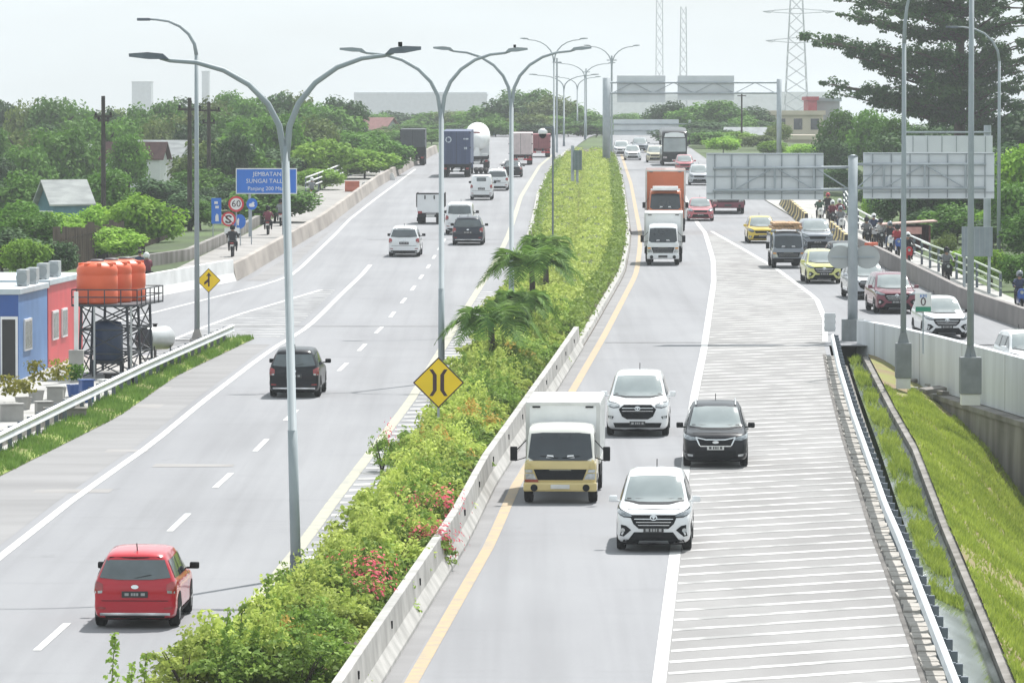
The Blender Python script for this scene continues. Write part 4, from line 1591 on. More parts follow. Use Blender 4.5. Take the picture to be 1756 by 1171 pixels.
sign_frame('round_sign', 'round blue sign at the lower right of the sign cluster', 320, [('o', 411, 380, 21, 25, SIGN_B, [(SIGN_W, [[(-.35, -.5), (-.15, -.55), (-.05, .3), (-.2, .5), (-.5, .1)]])], 1)], [(412, 380)])
sign_frame('vehicle_sign', 'tall blue sign pair with white vehicle symbols, leftmost of the cluster', 320, [('s', 371, 362, 17, 44, SIGN_B, [(SIGN_W, [[(-.4, .55), (.3, .55), (.3, .75), (-.4, .75)], [(-.2, .2), (.5, .2), (.5, .4), (-.2, .4)], [(-.2, -.8), (.5, -.8), (.4, -.3), (.1, -.2), (-.2, -.4)]])], 0)], [(365, 340)])

# ------------------------------------------------------------------ butterfly gantry on the right with the backs of two boards
def gantry():
    b = P(1462, 584, 0)
    Y = b.y
    t = thing('sign_gantry', 'grey butterfly sign gantry on the gore nose, two boards seen from behind', 'sign gantry', b)
    zt = W(1462, 268, Y).z - b.z
    s = F / Y
    X = lambda px: (px - 1462) / s
    Z = lambda py: W(1462, py, Y).z - b.z
    bm = NB()
    tube(bm, [(0, 0, .8), (0, 0, zt)], [.2, .19], 14)
    tube(bm, [(0, 0, zt), (0, 0, zt + .06)], [.21, .05], 14)
    obj('pole', bm, GALV, t, True)
    bm = NB()
    prism(bm, circ(0, 0, .46, .46, 8, rad(22.5), 2 * PI + rad(22.5)), 'z', -.35, .84)
    obj('pedestal', bm, pmat('grey_pedestal', (.22, .24, .25), .8), t)
    for (xa, xb, za, zb, zl, lab) in ((1211, 1412, 263, 343, (287, 325), None), (1480, 1705, 262, 341, (282, 323), None)):
        bm = NB()
        box(bm, X(xa), X(xb), .20, .24, Z(zb), Z(za), bev=.008)
        pn = obj('sign_board', bm, SIGNBACK, t)
        bm = NB()
        nb = 7
        for k in range(nb):
            x = X(xa) + (X(xb) - X(xa)) * (k + .5) / nb
            box(bm, x - .02, x + .02, .16, .20, Z(zb) + .04, Z(za) - .04)
        for zz in (Z(zb) + .25, (Z(za) + Z(zb)) / 2, Z(za) - .04):
            box(bm, X(xa) + .01, X(xb) - .01, .15, .185, zz - .012, zz + .012)
        obj('stiffener', bm, GALV_D if False else pmat('stiffener_grey', (.30, .335, .36), .55, .2), pn)
        x0 = X(1222) if xa < 1400 else X(1690)
        bm = NB()
        for zpy in zl:
            tube(bm, [(0, .02, Z(zpy)), (x0, .05, Z(zpy) - (.05 if xa < 1400 else 0))], .055, 8)
        obj('boom', bm, GALV, t, True)
        bm = NB()
        za_, zb_ = Z(zl[0]), Z(zl[1])
        xs_ = [X(1395), X(1328), X(1260)] if xa < 1400 else [X(1515), X(1585), X(1655)]
        for x in xs_:
            tube(bm, [(x, .04, za_), (x, .04, zb_)], .045, 6)
        sg = -1 if xa < 1400 else 1
        tube(bm, [(xs_[1], .04, za_), (xs_[0], .04, zb_)], .03, 6)
        tube(bm, [(xs_[1], .04, za_), (xs_[2], .04, zb_)], .03, 6)
        tube(bm, [(sg * .15, .04, zb_), (xs_[0], .04, za_)], .03, 6)
        obj('brace', bm, GALV, t)
    for px in (1441, 1487):
        bm = NB()
        prism(bm, circ(X(px), Z(441), .50, .46, 24), 'y', .1, .125)
        obj('round_plate', bm, pmat('round_plate_back', (.40, .42, .42), .6, var=.06), t)
    bm = NB()
    box(bm, X(1425), X(1500), .06, .1, Z(441) - .03, Z(441) + .03)
    obj('bracket', bm, GALV, t)


gantry()

# board behind it, standing farther right
def board(name, label, Y, xa, xb, ya, yb, posts, mat=SIGNBACK, top_bar=None, base=None):
    c = W((xa + xb) / 2, yb, Y)
    zb = gz(c.x, Y) if base is None else base
    t = thing(name, label, 'sign gantry' if top_bar else 'sign board', (c.x, Y, zb))
    X = lambda px: W(px, yb, Y).x - c.x
    Z = lambda py: W(xa, py, Y).z - zb
    bm = NB()
    box(bm, X(xa), X(xb), -.03, .03, Z(yb), Z(ya), bev=.01)
    pn = obj('sign_board', bm, mat, t)
    bm = NB()
    k = 0
    w = X(xb) - X(xa)
    for i in range(6):
        x = X(xa) + w * (i + .5) / 6
        box(bm, x - .02, x + .02, -.06, -.03, Z(yb) + .03, Z(ya) - .03)
    obj('stiffener', bm, pmat('stiffener_grey', (.30, .335, .36), .55, .2), pn)
    for (px, tp, rr) in posts:
        bm = NB()
        tube(bm, [(X(px), .1 + rr, -.2), (X(px), .1 + rr, Z(tp))], rr, 8)
        obj('post', bm, GALV, t)
    if top_bar:
        for (pa, pb, py, rr) in top_bar:
            bm = NB()
            tube(bm, [(X(pa), .08, Z(py)), (X(pb), .08, Z(py))], rr, 6)
            obj('beam', bm, GALV, t)
    return t


board('far_sign_gantry', 'large sign back under a white pipe, peeking above the right gantry board', 300, 1553, 1702, 233, 262, [(1694, 215, .2)], top_bar=[(1549, 1700, 227, .06)])
board('sign_board', 'plain grey board on two posts beside the right path', 258, 1649, 1702, 389, 440, [(1654, 392, .07), (1697, 392, .07)], mat=pmat('grey_board', (.25, .29, .32), .6, .1, var=.1), base=r(258) - .3)

# gantry across the far right carriageway
def far_gantry():
    Y = 520
    c = W(1040, 268, Y)
    zb = r(Y)
    t = thing('far_sign_gantry', 'wide hazy portal gantry with two grey boards over the far right road', 'sign gantry', (c.x, Y, zb))
    X = lambda px: W(px, 200, Y).x - c.x
    Z = lambda py: W(1040, py, Y).z - zb
    for px, tp, rr in ((1040, 134, .38), (1336, 136, .24)):
        bm = NB()
        tube(bm, [(X(px), 0, -.3), (X(px), 0, Z(tp))], rr, 10)
        obj('post', bm, GALV, t, True)
    for py in (142, 160):
        bm = NB()
        tube(bm, [(X(1040), 0, Z(py)), (X(1336), 0, Z(py))], .09, 8)
        obj('beam', bm, GALV, t)
    bm = NB()
    for i in range(8):
        x0_, x1_ = X(1050 + i * 35), X(1050 + i * 35 + 35)
        tube(bm, [(x0_, 0, Z(142 if i % 2 else 160)), (x1_, 0, Z(160 if i % 2 else 142))], .035, 5)
    obj('brace', bm, GALV, t)
    for xa, xb, ya, yb in ((1058, 1141, 130, 176), (1162, 1259, 130, 172)):
        bm = NB()
        box(bm, X(xa), X(xb), .12, .18, Z(yb), Z(ya), bev=.01)
        obj('sign_board', bm, SIGNBACK, t)


far_gantry()


def far_gantry2():
    Y = 690
    c = W(1183, 262, Y)
    zb = r(Y)
    t = thing('far_sign_gantry', 'low hazy cantilever gantry with a pale board behind the black bus', 'sign gantry', (c.x, Y, zb))
    X = lambda px: W(px, 200, Y).x - c.x
    Z = lambda py: W(1183, py, Y).z - zb
    bm = NB()
    tube(bm, [(0, 0, -.5), (0, 0, Z(206))], .17, 8)
    obj('post', bm, GALV_L, t)
    bm = NB()
    tube(bm, [(0, 0, Z(213)), (X(1050), 0, Z(213))], .09, 6)
    tube(bm, [(0, 0, Z(224)), (X(1050), 0, Z(224))], .09, 6)
    obj('beam', bm, GALV, t)
    bm = NB()
    box(bm, X(1052), X(1164), .12, .2, Z(232), Z(205))
    obj('sign_board', bm, SIGNBACK, t)


far_gantry2()

# kilometre plate
b = P(1583, 597, 0.9)
t = thing('distance_sign', 'small white plate with a 0 and a green foot beside the white sedan', 'road sign', b)
s = F / b.y
Z = lambda py: W(1583, py, b.y).z - b.z
bm = NB()
tube(bm, [(0, .03, -.2), (0, .03, Z(505))], .03, 6)
obj('post', bm, GALV, t)
hw = 14 / s
bm = NB()
box(bm, -hw, hw, -.01, .015, Z(535), Z(502), bev=.01)
pn = obj('plate', bm, SIGN_W, t)
bm = NB()
box(bm, -hw + .02, hw - .02, -.018, -.01, Z(534), Z(526))
obj('green_band', bm, SIGN_G, pn)
text_mesh('lettering', '0', .42, SIGN_K, pn, (0, -.02, Z(518)), (PI / 2, 0, 0))
text_mesh('lettering', 'KM', .17, SIGN_B, pn, (0, -.02, Z(508)), (PI / 2, 0, 0))

# CCTV pole, sign post in the far median
b = Vector((W(948, 300, 300).x, 300, r(300)))
t = thing('camera_pole', 'thin pole with a hanging white dome camera in the yellow hedge', 'camera pole', b)
Z = lambda py: W(948, py, 300).z - b.z
bm = NB()
tube(bm, [(0, 0, 0), (0, 0, Z(217))], .05, 8)
obj('pole', bm, GALV_D, t)
bm = NB()
tube(bm, [(0, 0, Z(219)), (-.35, 0, Z(219)), (-.5, 0, Z(222))], .035, 6)
obj('arm', bm, GALV_D, t)
bm = NB()
lathe(bm, [(.08, Z(222) + .05), (.24, Z(224)), (.26, Z(229)), (.24, Z(230))], 14, c=(-.55, 0, 0))
cb = obj('camera_body', bm, WHITE_PAINT, t, True)
bm = NB()
lathe(bm, [(.2, Z(230) + .01), (.19, Z(234)), (.1, Z(237)), (.02, Z(238))], 14, c=(-.55, 0, 0))
obj('dome', bm, BLACK, cb, True)
board('sign_post', 'dark green narrow sign seen edge on between the far yellow hedges', 430, 984, 998, 258, 292, [(982, 250, .13), (990, 262, .1)], mat=pmat('dark_green_sign', (.06, .14, .12), .5), base=r(430))

# ------------------------------------------------------------------ railings
def railing(name, label, pts, nrail, top, mat, nposts, rr=.05):
    """rails along ground points"""
    o0 = Vector(pts[0])
    t = thing(name, label, 'railing', o0)
    q = [Vector(p) - o0 for p in along(pts, nposts)]
    for k in range(nrail):
        bm = NB()
        z = top * (1 - k * .62 / max(1, nrail - 1)) - .02
        tube(bm, [p + Vector((0, 0, z)) for p in q], rr, 6)
        obj('rail', bm, mat, t, True)
    me = None
    for p in q:
        if me is None:
            bm = NB()
            box(bm, -.06, .06, .055, .17, -.2, top - .05)
            o = obj('post', bm, GALV_D, t)
            me = o.data
        else:
            o = link('post', me, t)
        o.location = p
    return t


RAILW = pmat('white_rail_paint', (0.72, 0.74, 0.73), 0.5, var=.12, scale=2)
def gp(px, py, Y, dz=0):
    v = W(px, py, Y)
    return v


railing('railing', 'white pipe railing on the left above the motorbike path', [W(524, 333, 420), W(560, 318, 450), W(600, 300, 490), W(650, 281, 545)], 3, 1.25, RAILW, 14, .06)
railing('railing', 'white pipe railing behind the row of motorbikes on the right', [W(1600, 462, 298), W(1528, 428, 318), W(1470, 394, 350), W(1447, 354, 400)], 3, 1.3, RAILW, 12, .05)
railing('railing', 'pale green railing ending before the grass on the right', [W(1716, 510, 255), W(1660, 483, 268), W(1581, 452, 292)], 3, 1.15, pmat('pale_green_rail', (.42, .48, .38), .5), 8, .05)

# striped median barriers on the right
def stripes(name, col1, col2, pitch, axis):
    m = bpy.data.materials.new(name)
    m.use_nodes = True
    tt = m.node_tree
    bb = tt.nodes['Principled BSDF']
    bb.inputs['Roughness'].default_value = .7
    c = tt.nodes.new('ShaderNodeTexCoord')
    w = tt.nodes.new('ShaderNodeTexWave')
    w.inputs['Scale'].default_value = pitch
    w.inputs['Distortion'].default_value = .15
    w.bands_direction = axis
    rr = tt.nodes.new('ShaderNodeValToRGB')
    rr.color_ramp.interpolation = 'CONSTANT'
    rr.color_ramp.elements[0].color = (*col1, 1)
    rr.color_ramp.elements[1].color = (*col2, 1)
    rr.color_ramp.elements[1].position = .5
    tt.links.new(c.outputs['Object'], w.inputs['Vector'])
    tt.links.new(w.outputs['Fac'], rr.inputs[0])
    tt.links.new(rr.outputs[0], bb.inputs['Base Color'])
    return m


STRIPE = stripes('yellow_black_stripes', (.03, .03, .03), (.55, .42, .16), .14, 'DIAGONAL')
n = 5
pa, pb = P(1383, 389), P(1342, 350)
for k in range(n):
    a, c = pa.lerp(pb, k / n), pa.lerp(pb, (k + .96) / n)
    bm = NB()
    sweep(bm, [a - a, c - a], [(-.28, 0), (-.12, .35), (-.09, .85), (.09, .85), (.12, .35), (.28, 0)])
    o = tag(obj('striped_barrier', bm, STRIPE), 'worn yellow and black concrete barrier block dividing the slip road', 'barrier', 'striped blocks dividing the slip road')
    o.location = a
pa, pb = P(1452, 428), P(1424, 402)
for k in range(2):
    a, c = pa.lerp(pb, k / 2), pa.lerp(pb, (k + .96) / 2)
    bm = NB()
    sweep(bm, [a - a, c - a], [(-.28, 0), (-.12, .35), (-.09, .85), (.09, .85), (.12, .35), (.28, 0)])
    o = tag(obj('striped_barrier', bm, STRIPE), 'striped barrier block between grey car and motorbikes, %s one' % ('nearer' if k == 0 else 'farther'), 'barrier')
    o.location = a
ORANGE = pmat('orange_plastic', (0.62, 0.10, 0.03), 0.45, col2=(0.5, 0.08, 0.03), scale=2)
ORANGE_F = pmat('faded_orange_plastic', (0.55, 0.16, 0.09), 0.5, col2=(0.45, 0.13, 0.08), scale=2)


def water_barrier(p, label, w=1.2, h=.9, rot=0, mat=ORANGE):
    bm = NB()
    prism(bm, [(-.28, 0), (-.28, .18), (-.14, .4), (-.12, h), (.12, h), (.14, .4), (.28, .18), (.28, 0)], 'x', -w / 2, w / 2)
    for x in (-w * .25, w * .25):
        box(bm, x - .1, x + .1, -.285, -.2, .05, .13)
    bmesh.ops.bevel(bm, geom=[e for e in bm.edges if e.calc_length() > .3], offset=.025, segments=1, affect='EDGES')
    o = tag(obj('plastic_barrier', bm, mat), label, 'barrier')
    o.location = p
    o.rotation_euler = (0, 0, rot)
    return o


water_barrier(P(1494, 448), 'red orange plastic barrier behind the round sign plates', 1.3, 1.0, 1.1)
water_barrier(P(604, 329), 'faded orange plastic barrier on the left shoulder', 1.15, .85, 0, ORANGE_F)
for k, (px, py) in enumerate(((624, 325), (637, 323), (672, 309))):
    bm = NB()
    prism(bm, [(-.3, 0), (-.22, .3), (-.1, .6), (.1, .6), (.22, .3), (.3, 0)], 'y', -.25, .25)
    o = tag(obj('concrete_block', bm, CONCRETE_W), ('pale concrete block right beside the faded orange barrier', 'pale concrete block second from the orange barrier', 'small pale block alone on the left shoulder')[k], 'barrier')
    o.location = P(px, py)

# ------------------------------------------------------------------ cabins, tank tower, drum
CAB_B = pmat('cabin_blue', (0.13, 0.26, 0.52), 0.5, col2=(0.10, 0.21, 0.45), scale=.8)
CAB_DB = pmat('cabin_dark_blue', (0.03, 0.09, 0.30), 0.5, var=.1)  # end wall's shade put into the colour; pot and bin share the blue
CAB_R = pmat('cabin_red', (0.62, 0.07, 0.08), 0.5, col2=(0.52, 0.06, 0.07), scale=.8)
CAB_ROOF = pmat('cabin_roof', (0.50, 0.56, 0.60), 0.6, col2=(.42, .47, .5), scale=.6)
c0 = P(32, 652)
c1 = P(83, 631)
c2 = P(141, 606)
hd = (c2 - c0)
hd.z = 0
ang = math.atan2(hd.y, hd.x) - PI / 2
La = (c1 - c0).length
Lb = (c2 - c1).length


def cabin(label, c, L, wallm, endm, wins, door_end=False, acs=()):
    t = thing('site_cabin', label, 'cabin', c, (0, 0, ang))
    H = 3.05
    bm = NB()
    box(bm, -5.6, 0, 0.0, L - .02, -.3, H - .1, bev=.01)
    for f in bm.faces:
        if f.normal.y < -.5:
            f.material_index = 1
    obj('wall', bm, [wallm, endm], t)
    bm = NB()
    box(bm, -5.7, .08, -.08, L - .02, H - .098, H + .1, bev=.02)
    obj('roof', bm, CAB_ROOF, t)
    for (ya, yb, za, zb) in wins:
        bm = NB()
        box(bm, .003, .06, ya, yb, za, zb)
        w = obj('window', bm, SIGN_W, t)
        bm = NB()
        box(bm, .062, .07, ya + .1, yb - .1, za + .08, zb - .08)
        obj('pane', bm, pmat('cabin_pane', (.20, .21, .19), .25, col2=(.08, .085, .08), scale=3, spec=.8), w)
    if door_end:
        bm = NB()
        box(bm, -.62, -.02, -.06, -.003, 0, 2.2)
        d = obj('door', bm, SIGN_W, t)
        bm = NB()
        box(bm, -.56, -.10, -.068, -.06, .08, 2.1)
        obj('pane', bm, pmat('dark_doorway', (.02, .02, .02), .4), d)
    for ya in acs:
        o = thing('air_conditioner', 'grey air conditioner unit on the cabin roof, %s' % acs[ya], 'air conditioner', Matrix.Translation(c) @ Matrix.Rotation(ang, 4, 'Z') @ Vector((-.28, ya, H + .1)), (0, 0, ang))
        bm = NB()
        box(bm, -.2, .16, -.4, .4, .03, .58, bev=.02)
        obj('casing', bm, pmat('ac_casing', (.36, .39, .40), .5), o)
        bm = NB()
        lathe(bm, [(.2, -.012), (.2, 0)], 16, 'y', c=(-.02, -.403, .3))
        obj('fan_grille', bm, pmat('ac_grille', (.26, .285, .29), .6), o)
        bm = NB()
        box(bm, -.18, -.12, -.3, .3, 0, .03)
        box(bm, .08, .14, -.3, .3, 0, .03)
        obj('foot', bm, GALV, o)
    return t


cabin('blue site cabin with a dark door at the left frame edge', c0, La, CAB_B, CAB_DB, [(1.2, 3.0, .95, 2.05)], True, {3.3: 'nearest of the four', 5.7: 'second from the near end'})
cabin('red site cabin joined to the back of the blue one', c1, Lb, CAB_R, CAB_R, [(.9, 2.4, .95, 2.0), (3.4, 4.8, .95, 2.0)], False, {.9: 'third from the near end', 4.0: 'farthest of the four'})

# tank tower
tb = P(188, 646)
tt_ = thing('tank_tower', 'dark steel lattice tower carrying the orange water tanks', 'tower', tb, (0, 0, -.12))
s = F / tb.y
hp = (646 - 524) / s
hx, hy0, hy1 = 1.15, -.9, 4.0
STEEL_D = pmat('dark_tower_steel', (.05, .055, .065), .6, .2, var=.3)
for (x, y) in ((-.85, -.7), (.75, -.7), (-.85, 1.4), (.75, 1.4), (-.85, 3.6), (.75, 3.6)):
    bm = NB()
    tube(bm, [(x * 1.12, y, 0), (x, y, hp)], .05, 6)
    obj('leg', bm, STEEL_D, tt_)
for (xa, ya, xb, yb) in ((-.9, -.7, .8, -.7), (.8, -.7, .8, 1.4), (-.9, -.7, -.9, 1.4), (.8, 1.4, .8, 3.6), (-.9, 1.4, .8, 1.4), (-.9, 3.6, .8, 3.6)):
    bm = NB()
    for k in range(3):
        z0, z1 = hp * k / 3, hp * (k + 1) / 3
        tube(bm, [(xa, ya, z0), (xb, yb, z1)], .025, 5)
        tube(bm, [(xb, yb, z0), (xa, ya, z1)], .025, 5)
        tube(bm, [(xa, ya, z1), (xb, yb, z1)], .03, 5)
    obj('brace', bm, STEEL_D, tt_)
bm = NB()
box(bm, -hx, hx, hy0, hy1, hp, hp + .07)
obj('platform', bm, STEEL_D, tt_)
bm = NB()
for z in (.32, .58):
    tube(bm, [(-hx, hy0, hp + z), (hx, hy0, hp + z), (hx, hy1, hp + z), (-hx, hy1, hp + z), (-hx, hy0, hp + z)], .022, 5)
for k in range(5):
    x = -hx + 2 * hx * k / 4
    tube(bm, [(x, hy0, hp), (x, hy0, hp + .58)], .022, 5)
for k in range(1, 7):
    y = hy0 + (hy1 - hy0) * k / 6
    for x in (-hx, hx):
        tube(bm, [(x, y, hp), (x, y, hp + .58)], .022, 5)
obj('guard_rail', bm, STEEL_D, tt_)
for x in (-.35, .95):
    bm = NB()
    tube(bm, [(x, -.95, 0), (x, -.95, hp)], .035, 6)
    obj('pipe', bm, pmat('pale_pipe', (.45, .46, .46), .5), tt_)
TANK = pmat('orange_tank', (0.74, 0.13, 0.045), 0.42, col2=(0.66, 0.105, 0.035), scale=1.2)
M_ = Matrix.Translation(tb) @ Matrix.Rotation(-.12, 4, 'Z')
for k, (x, y, lab) in enumerate(((-.42, -.05, 'nearest orange water tank on the tower'), (-.22, 1.5, 'middle orange water tank, half behind the nearest'), (-.02, 3.05, 'farthest orange water tank on the tower'))):
    o = thing('water_tank', lab, 'water tank', M_ @ Vector((x, y, hp + .075)))
    bm = NB()
    Rt = .72
    lathe(bm, [(Rt * .97, 0), (Rt, .06), (Rt, .42), (Rt * .975, .46), (Rt * .975, .50), (Rt, .54), (Rt, .93), (Rt * .975, .97), (Rt * .975, 1.0), (Rt, 1.05), (Rt, 1.2), (Rt * .9, 1.34), (Rt * .45, 1.46), (Rt * .3, 1.47)], 32)
    obj('shell', bm, TANK, o, True)
    bm = NB()
    for a in range(8):
        an = a * PI / 4 + .2
        box(bm, .36, .66, -.07, .07, 1.28, 1.42, bev=.02, mtx=Matrix.Rotation(an, 4, 'Z'))
    obj('shoulder_rib', bm, TANK, o)
    bm = NB()
    lathe(bm, [(.24, 1.44), (.24, 1.51), (.2, 1.54), (.05, 1.55)], 18)
    obj('lid', bm, pmat('dark_lid', (.10, .09, .10), .5), o, True)
o = thing('storage_tank', 'dark blue tank standing inside the steel tower', 'water tank', M_ @ Vector((-.15, .5, .0)))
bm = NB()
lathe(bm, [(.5, .55), (.52, .6), (.52, 1.75), (.45, 1.9), (.2, 1.95)], 24)
obj('shell', bm, pmat('dark_blue_tank', (.025, .045, .10), .4), o, True)
bm = NB()
box(bm, -.55, .55, -.55, .55, .44, .55)
for x in (-.48, .48):
    for y in (-.48, .48):
        box(bm, x - .04, x + .04, y - .04, y + .04, 0, .44)
obj('stand', bm, STEEL_D, o)

# horizontal drum on a stand
db = P(266, 628)
o = thing('fuel_drum', 'silver horizontal drum with a black end on a thin stand', 'drum', db, (0, 0, -.55))
sc = F / db.y
zc = (628 - 580) / sc
bm = NB()
lathe(bm, [(.40, -.7), (.42, -.66), (.42, .66), (.40, .7)], 28, 'y', c=(0, 0, zc))
for f in bm.faces:
    if len(f.verts) > 6 and f.calc_center_median().y < 0:
        f.material_index = 1
obj('barrel', bm, [pmat('silver_drum', (.55, .56, .56), .4, .4), pmat('drum_end', (.06, .06, .065), .5)], o, True)
for x, y in ((-.32, -.5), (.32, -.5), (-.32, .5), (.32, .5)):
    bm = NB()
    tube(bm, [(x, y, 0), (x, y, zc - .2)], .025, 6)
    obj('leg', bm, STEEL_D, o)
bm = NB()
for y in (-.5, .5):
    tube(bm, [(-.34, y, .28), (.34, y, .28)], .02, 5)
tube(bm, [(-.33, -.5, .28), (-.33, .5, .28)], .02, 5)
tube(bm, [(.33, -.5, .28), (.33, .5, .28)], .02, 5)
obj('stretcher', bm, STEEL_D, o)
bm = NB()
lathe(bm, [(.07, zc + .4), (.07, zc + .5), (.1, zc + .5), (.1, zc + .53)], 10)
obj('filler_cap', bm, UNDER, o)

# meter pillar, potted plants, crates in the yard
pb_ = P(131, 655)
o = thing('meter_pillar', 'white pipe on a grey meter box between cabin and tower', 'pillar', pb_)
sc = F / pb_.y
bm = NB()
box(bm, -.25, .25, -.2, .2, .55, 1.1, bev=.02)
box(bm, -.2, .2, -.15, .15, -.1, .55)
obj('meter_box', bm, CONCRETE, o)
bm = NB()
box(bm, -.07, .07, -.07, .07, 1.1, (655 - 500) / sc)
obj('pipe', bm, CONCRETE_W, o)
for k, (px, py, h, lab) in enumerate(((15, 712, 1.1, 'yellowish potted plant at the left frame edge'), (62, 690, 1.2, 'yellow green potted plant before the cabin door'), (100, 684, 1.15, 'yellowish potted plant before the blue cabin wall'), (128, 680, .9, 'dark green potted plant below the meter box'), (40, 702, .8, 'small pale potted plant second from the frame edge'))):
    p = P(px, py)
    o = thing('potted_plant', lab, 'potted plant', p)
    bm = NB()
    lathe(bm, [(.2, 0), (.27, .38), (.3, .4), (.25, .4), (.2, .36)], 12)
    obj('pot', bm, CONCRETE if k != 3 else CAB_DB, o)
    g = np.random.default_rng(k + 40)
    m = 170
    u = g.uniform(.3, 1, m)
    C = np.stack([g.normal(0, .17, m), g.normal(0, .17, m), .35 + (h - .2) * u], 1)
    link('foliage', leaves('foliage', C, g.normal(0, 1, (m, 3)) + np.array([0, 0, .4]), g.uniform(.1, .2, m), leafmat('potted_leaf', (.14, .15, .03), (.36, .33, .06), .3, 2) if k != 3 else L_MID, seed=k), o)
for k, (px, py, w, d, h, m, lab) in enumerate(((95, 705, .5, .45, .75, CONCRETE, 'grey crate with dark lid beside the yard plants'), (112, 718, 1.3, .5, .3, CONCRETE_D, 'long low grey trough behind the left guardrail'), (20, 722, .7, .4, .5, CONCRETE, 'pale planter block at the left frame edge'), (75, 715, .5, .4, .45, CONCRETE, 'small pale planter block in the yard'), (148, 690, .4, .4, .7, CAB_DB, 'dark blue bin under the tank tower'), (205, 660, .9, .5, .35, UNDER, 'dark pallet of scrap under the tank tower'), (185, 668, .5, .4, .3, CONCRETE_W, 'pale block lying under the tank tower'))):
    bm = NB()
    box(bm, -w / 2, w / 2, -d / 2, d / 2, 0, h, bev=.02)
    box(bm, -w / 2 - .03, w / 2 + .03, -d / 2 - .03, d / 2 + .03, h + .002, h + .05, bev=.01)
    o = tag(obj('yard_box', bm, m), lab, 'box')
    o.location = P(px, py)
    o.rotation_euler = (0, 0, .1 * k)
bm = NB()
sweep(bm, path_of(off(GB, -1.7), 130, 178, 0, 4), [(-.1, -.1), (-.1, .28), (.1, .28), (.1, -.1)])
tag(obj('yard_kerb', bm, CONCRETE_D), 'dirty low kerb wall between the yard plants and guardrail', 'kerb')

# ------------------------------------------------------------------ plank fence, poles, houses on the left
fb = [Vector((-23.5, 285, r(285))), Vector((-22.0, 305, r(305))), Vector((-20.9, 340, r(340)))]
o0 = fb[0]
t = thing('plank_fence', 'weathered brown plank fence under the bright green trees', 'fence', o0)
bm = NB()
g = random.Random(2)
for p in along(fb, 70):
    h = 2.0 + g.uniform(-.2, .25)
    q = p - o0
    box(bm, q.x - .13, q.x + .13, q.y - .02, q.y + .02, -.4, h)
o = obj('planks', bm, PLANK, t)
bm = NB()
tube(bm, [p - o0 + Vector((0, .06, 1.5)) for p in fb], .05, 5)
obj('rail', bm, WOOD, t)
bm = NB()
sweep(bm, [Vector(p) for p in ((-20.6, 285, r(285) - .2), (-17.6, 300, r(300) - .2), (-16.8, 330, r(330) - .2), (-16.4, 370, r(370) - .2))], [(-.15, 0), (-.15, .75), (.15, .75), (.15, 0)])
tag(obj('low_wall', bm, CONCRETE_D), 'low curved grey wall between the plank fence and motorbike path', 'wall')


def utility_pole(px, top, Y, label, arms):
    c = W(px, top, Y)
    zb = gz(c.x, Y)
    t = thing('utility_pole', label, 'utility pole', (c.x, Y, zb))
    h = c.z - zb
    bm = NB()
    tube(bm, [(0, 0, -.2), (0, 0, h)], [.17, .12], 8)
    obj('pole', bm, WOOD, t)
    for (dy, w) in arms:
        bm = NB()
        z = h - dy / F * Y
        box(bm, -w / 2, w / 2, -.06, .06, z - .07, z + .07)
        a = obj('crossarm', bm, WOOD, t)
        bm = NB()
        for x in (-w * .42, 0, w * .42):
            lathe(bm, [(.06, z + .07), (.09, z + .14), (.05, z + .26)], 8, c=(x, 0, 0))
        obj('insulator', bm, UNDER, a)


utility_pole(177, 165, 345, 'dark utility pole with small crossarms left of the bright bush', [(35, 1.1), (42, .7)])
utility_pole(325, 168, 350, 'dark utility pole close beside the slender street lamp', [(20, 1.5)])
utility_pole(358, 175, 400, 'dark utility pole right of the slender street lamp', [(15, 1.7), (36, .9)])


def gable_house(px, ridge_py, wpx, eave_py, base_h, Y, wallm, roofm, label, depth=5.0, rot=.3, windows=True):
    c = W(px, ridge_py, Y)
    s = F / Y
    w = wpx / s
    he = (eave_py - ridge_py) / s
    zb = gz(c.x, Y)
    t = thing('house', label, 'house', (c.x, Y, zb), (0, 0, rot))
    zr = c.z - zb
    ze = zr - he
    bm = NB()
    prism(bm, [(-w * .42, -.3), (w * .42, -.3), (w * .42, ze), (0, zr - .12), (-w * .42, ze)], 'y', 0, depth)
    obj('wall', bm, wallm, t)
    bm = NB()
    for sg in (-1, 1):
        prism(bm, [(0, zr), (sg * w * .5, ze - .12), (sg * w * .5, ze - .02), (0, zr + .12)], 'y', -.4, depth + .4)
    obj('roof', bm, roofm, t)
    if windows:
        for x in (-w * .2, w * .2):
            bm = NB()
            box(bm, x - .35, x + .35, -.06, -.003, ze - 1.4, ze - .4)
            wd = obj('window', bm, SIGN_W, t)
            bm = NB()
            box(bm, x - .28, x + .28, -.066, -.06, ze - 1.33, ze - .47)
            obj('pane', bm, GLASS_D, wd)
    return t


PALEROOF = pmat('pale_tin_roof', (.52, .53, .52), .5, .2, col2=(.36, .37, .37), scale=1, stretch=(6, .6, 1))
DARKROOF = pmat('dark_red_roof', (.13, .06, .055), .7, col2=(.09, .04, .04), scale=2)
REDROOF = pmat('red_tin_roof', (.42, .09, .07), .6, col2=(.3, .07, .06), scale=2)
TEAL = pmat('teal_wall', (.10, .22, .28), .7, var=.15)
CREAM = pmat('cream_wall', (.60, .52, .42), .7, var=.1, scale=.4)
WWALL = pmat('white_wall', (.66, .67, .67), .7, var=.1, scale=.4)
GREYW = pmat('grey_wall', (.34, .36, .38), .7, var=.12, scale=.5)
FARROOF = pmat('far_roof_grey', (.28, .33, .36), .6, var=.12, scale=.2)
gable_house(78, 312, 46, 350, 0, 335, TEAL, PALEROOF, 'teal gabled house with a pale tin roof among the left trees', 3.0, -.75)
gable_house(322, 243, 66, 275, 0, 455, WWALL, PALEROOF, 'white house with pale pitched roof behind the utility poles', 6, .9)
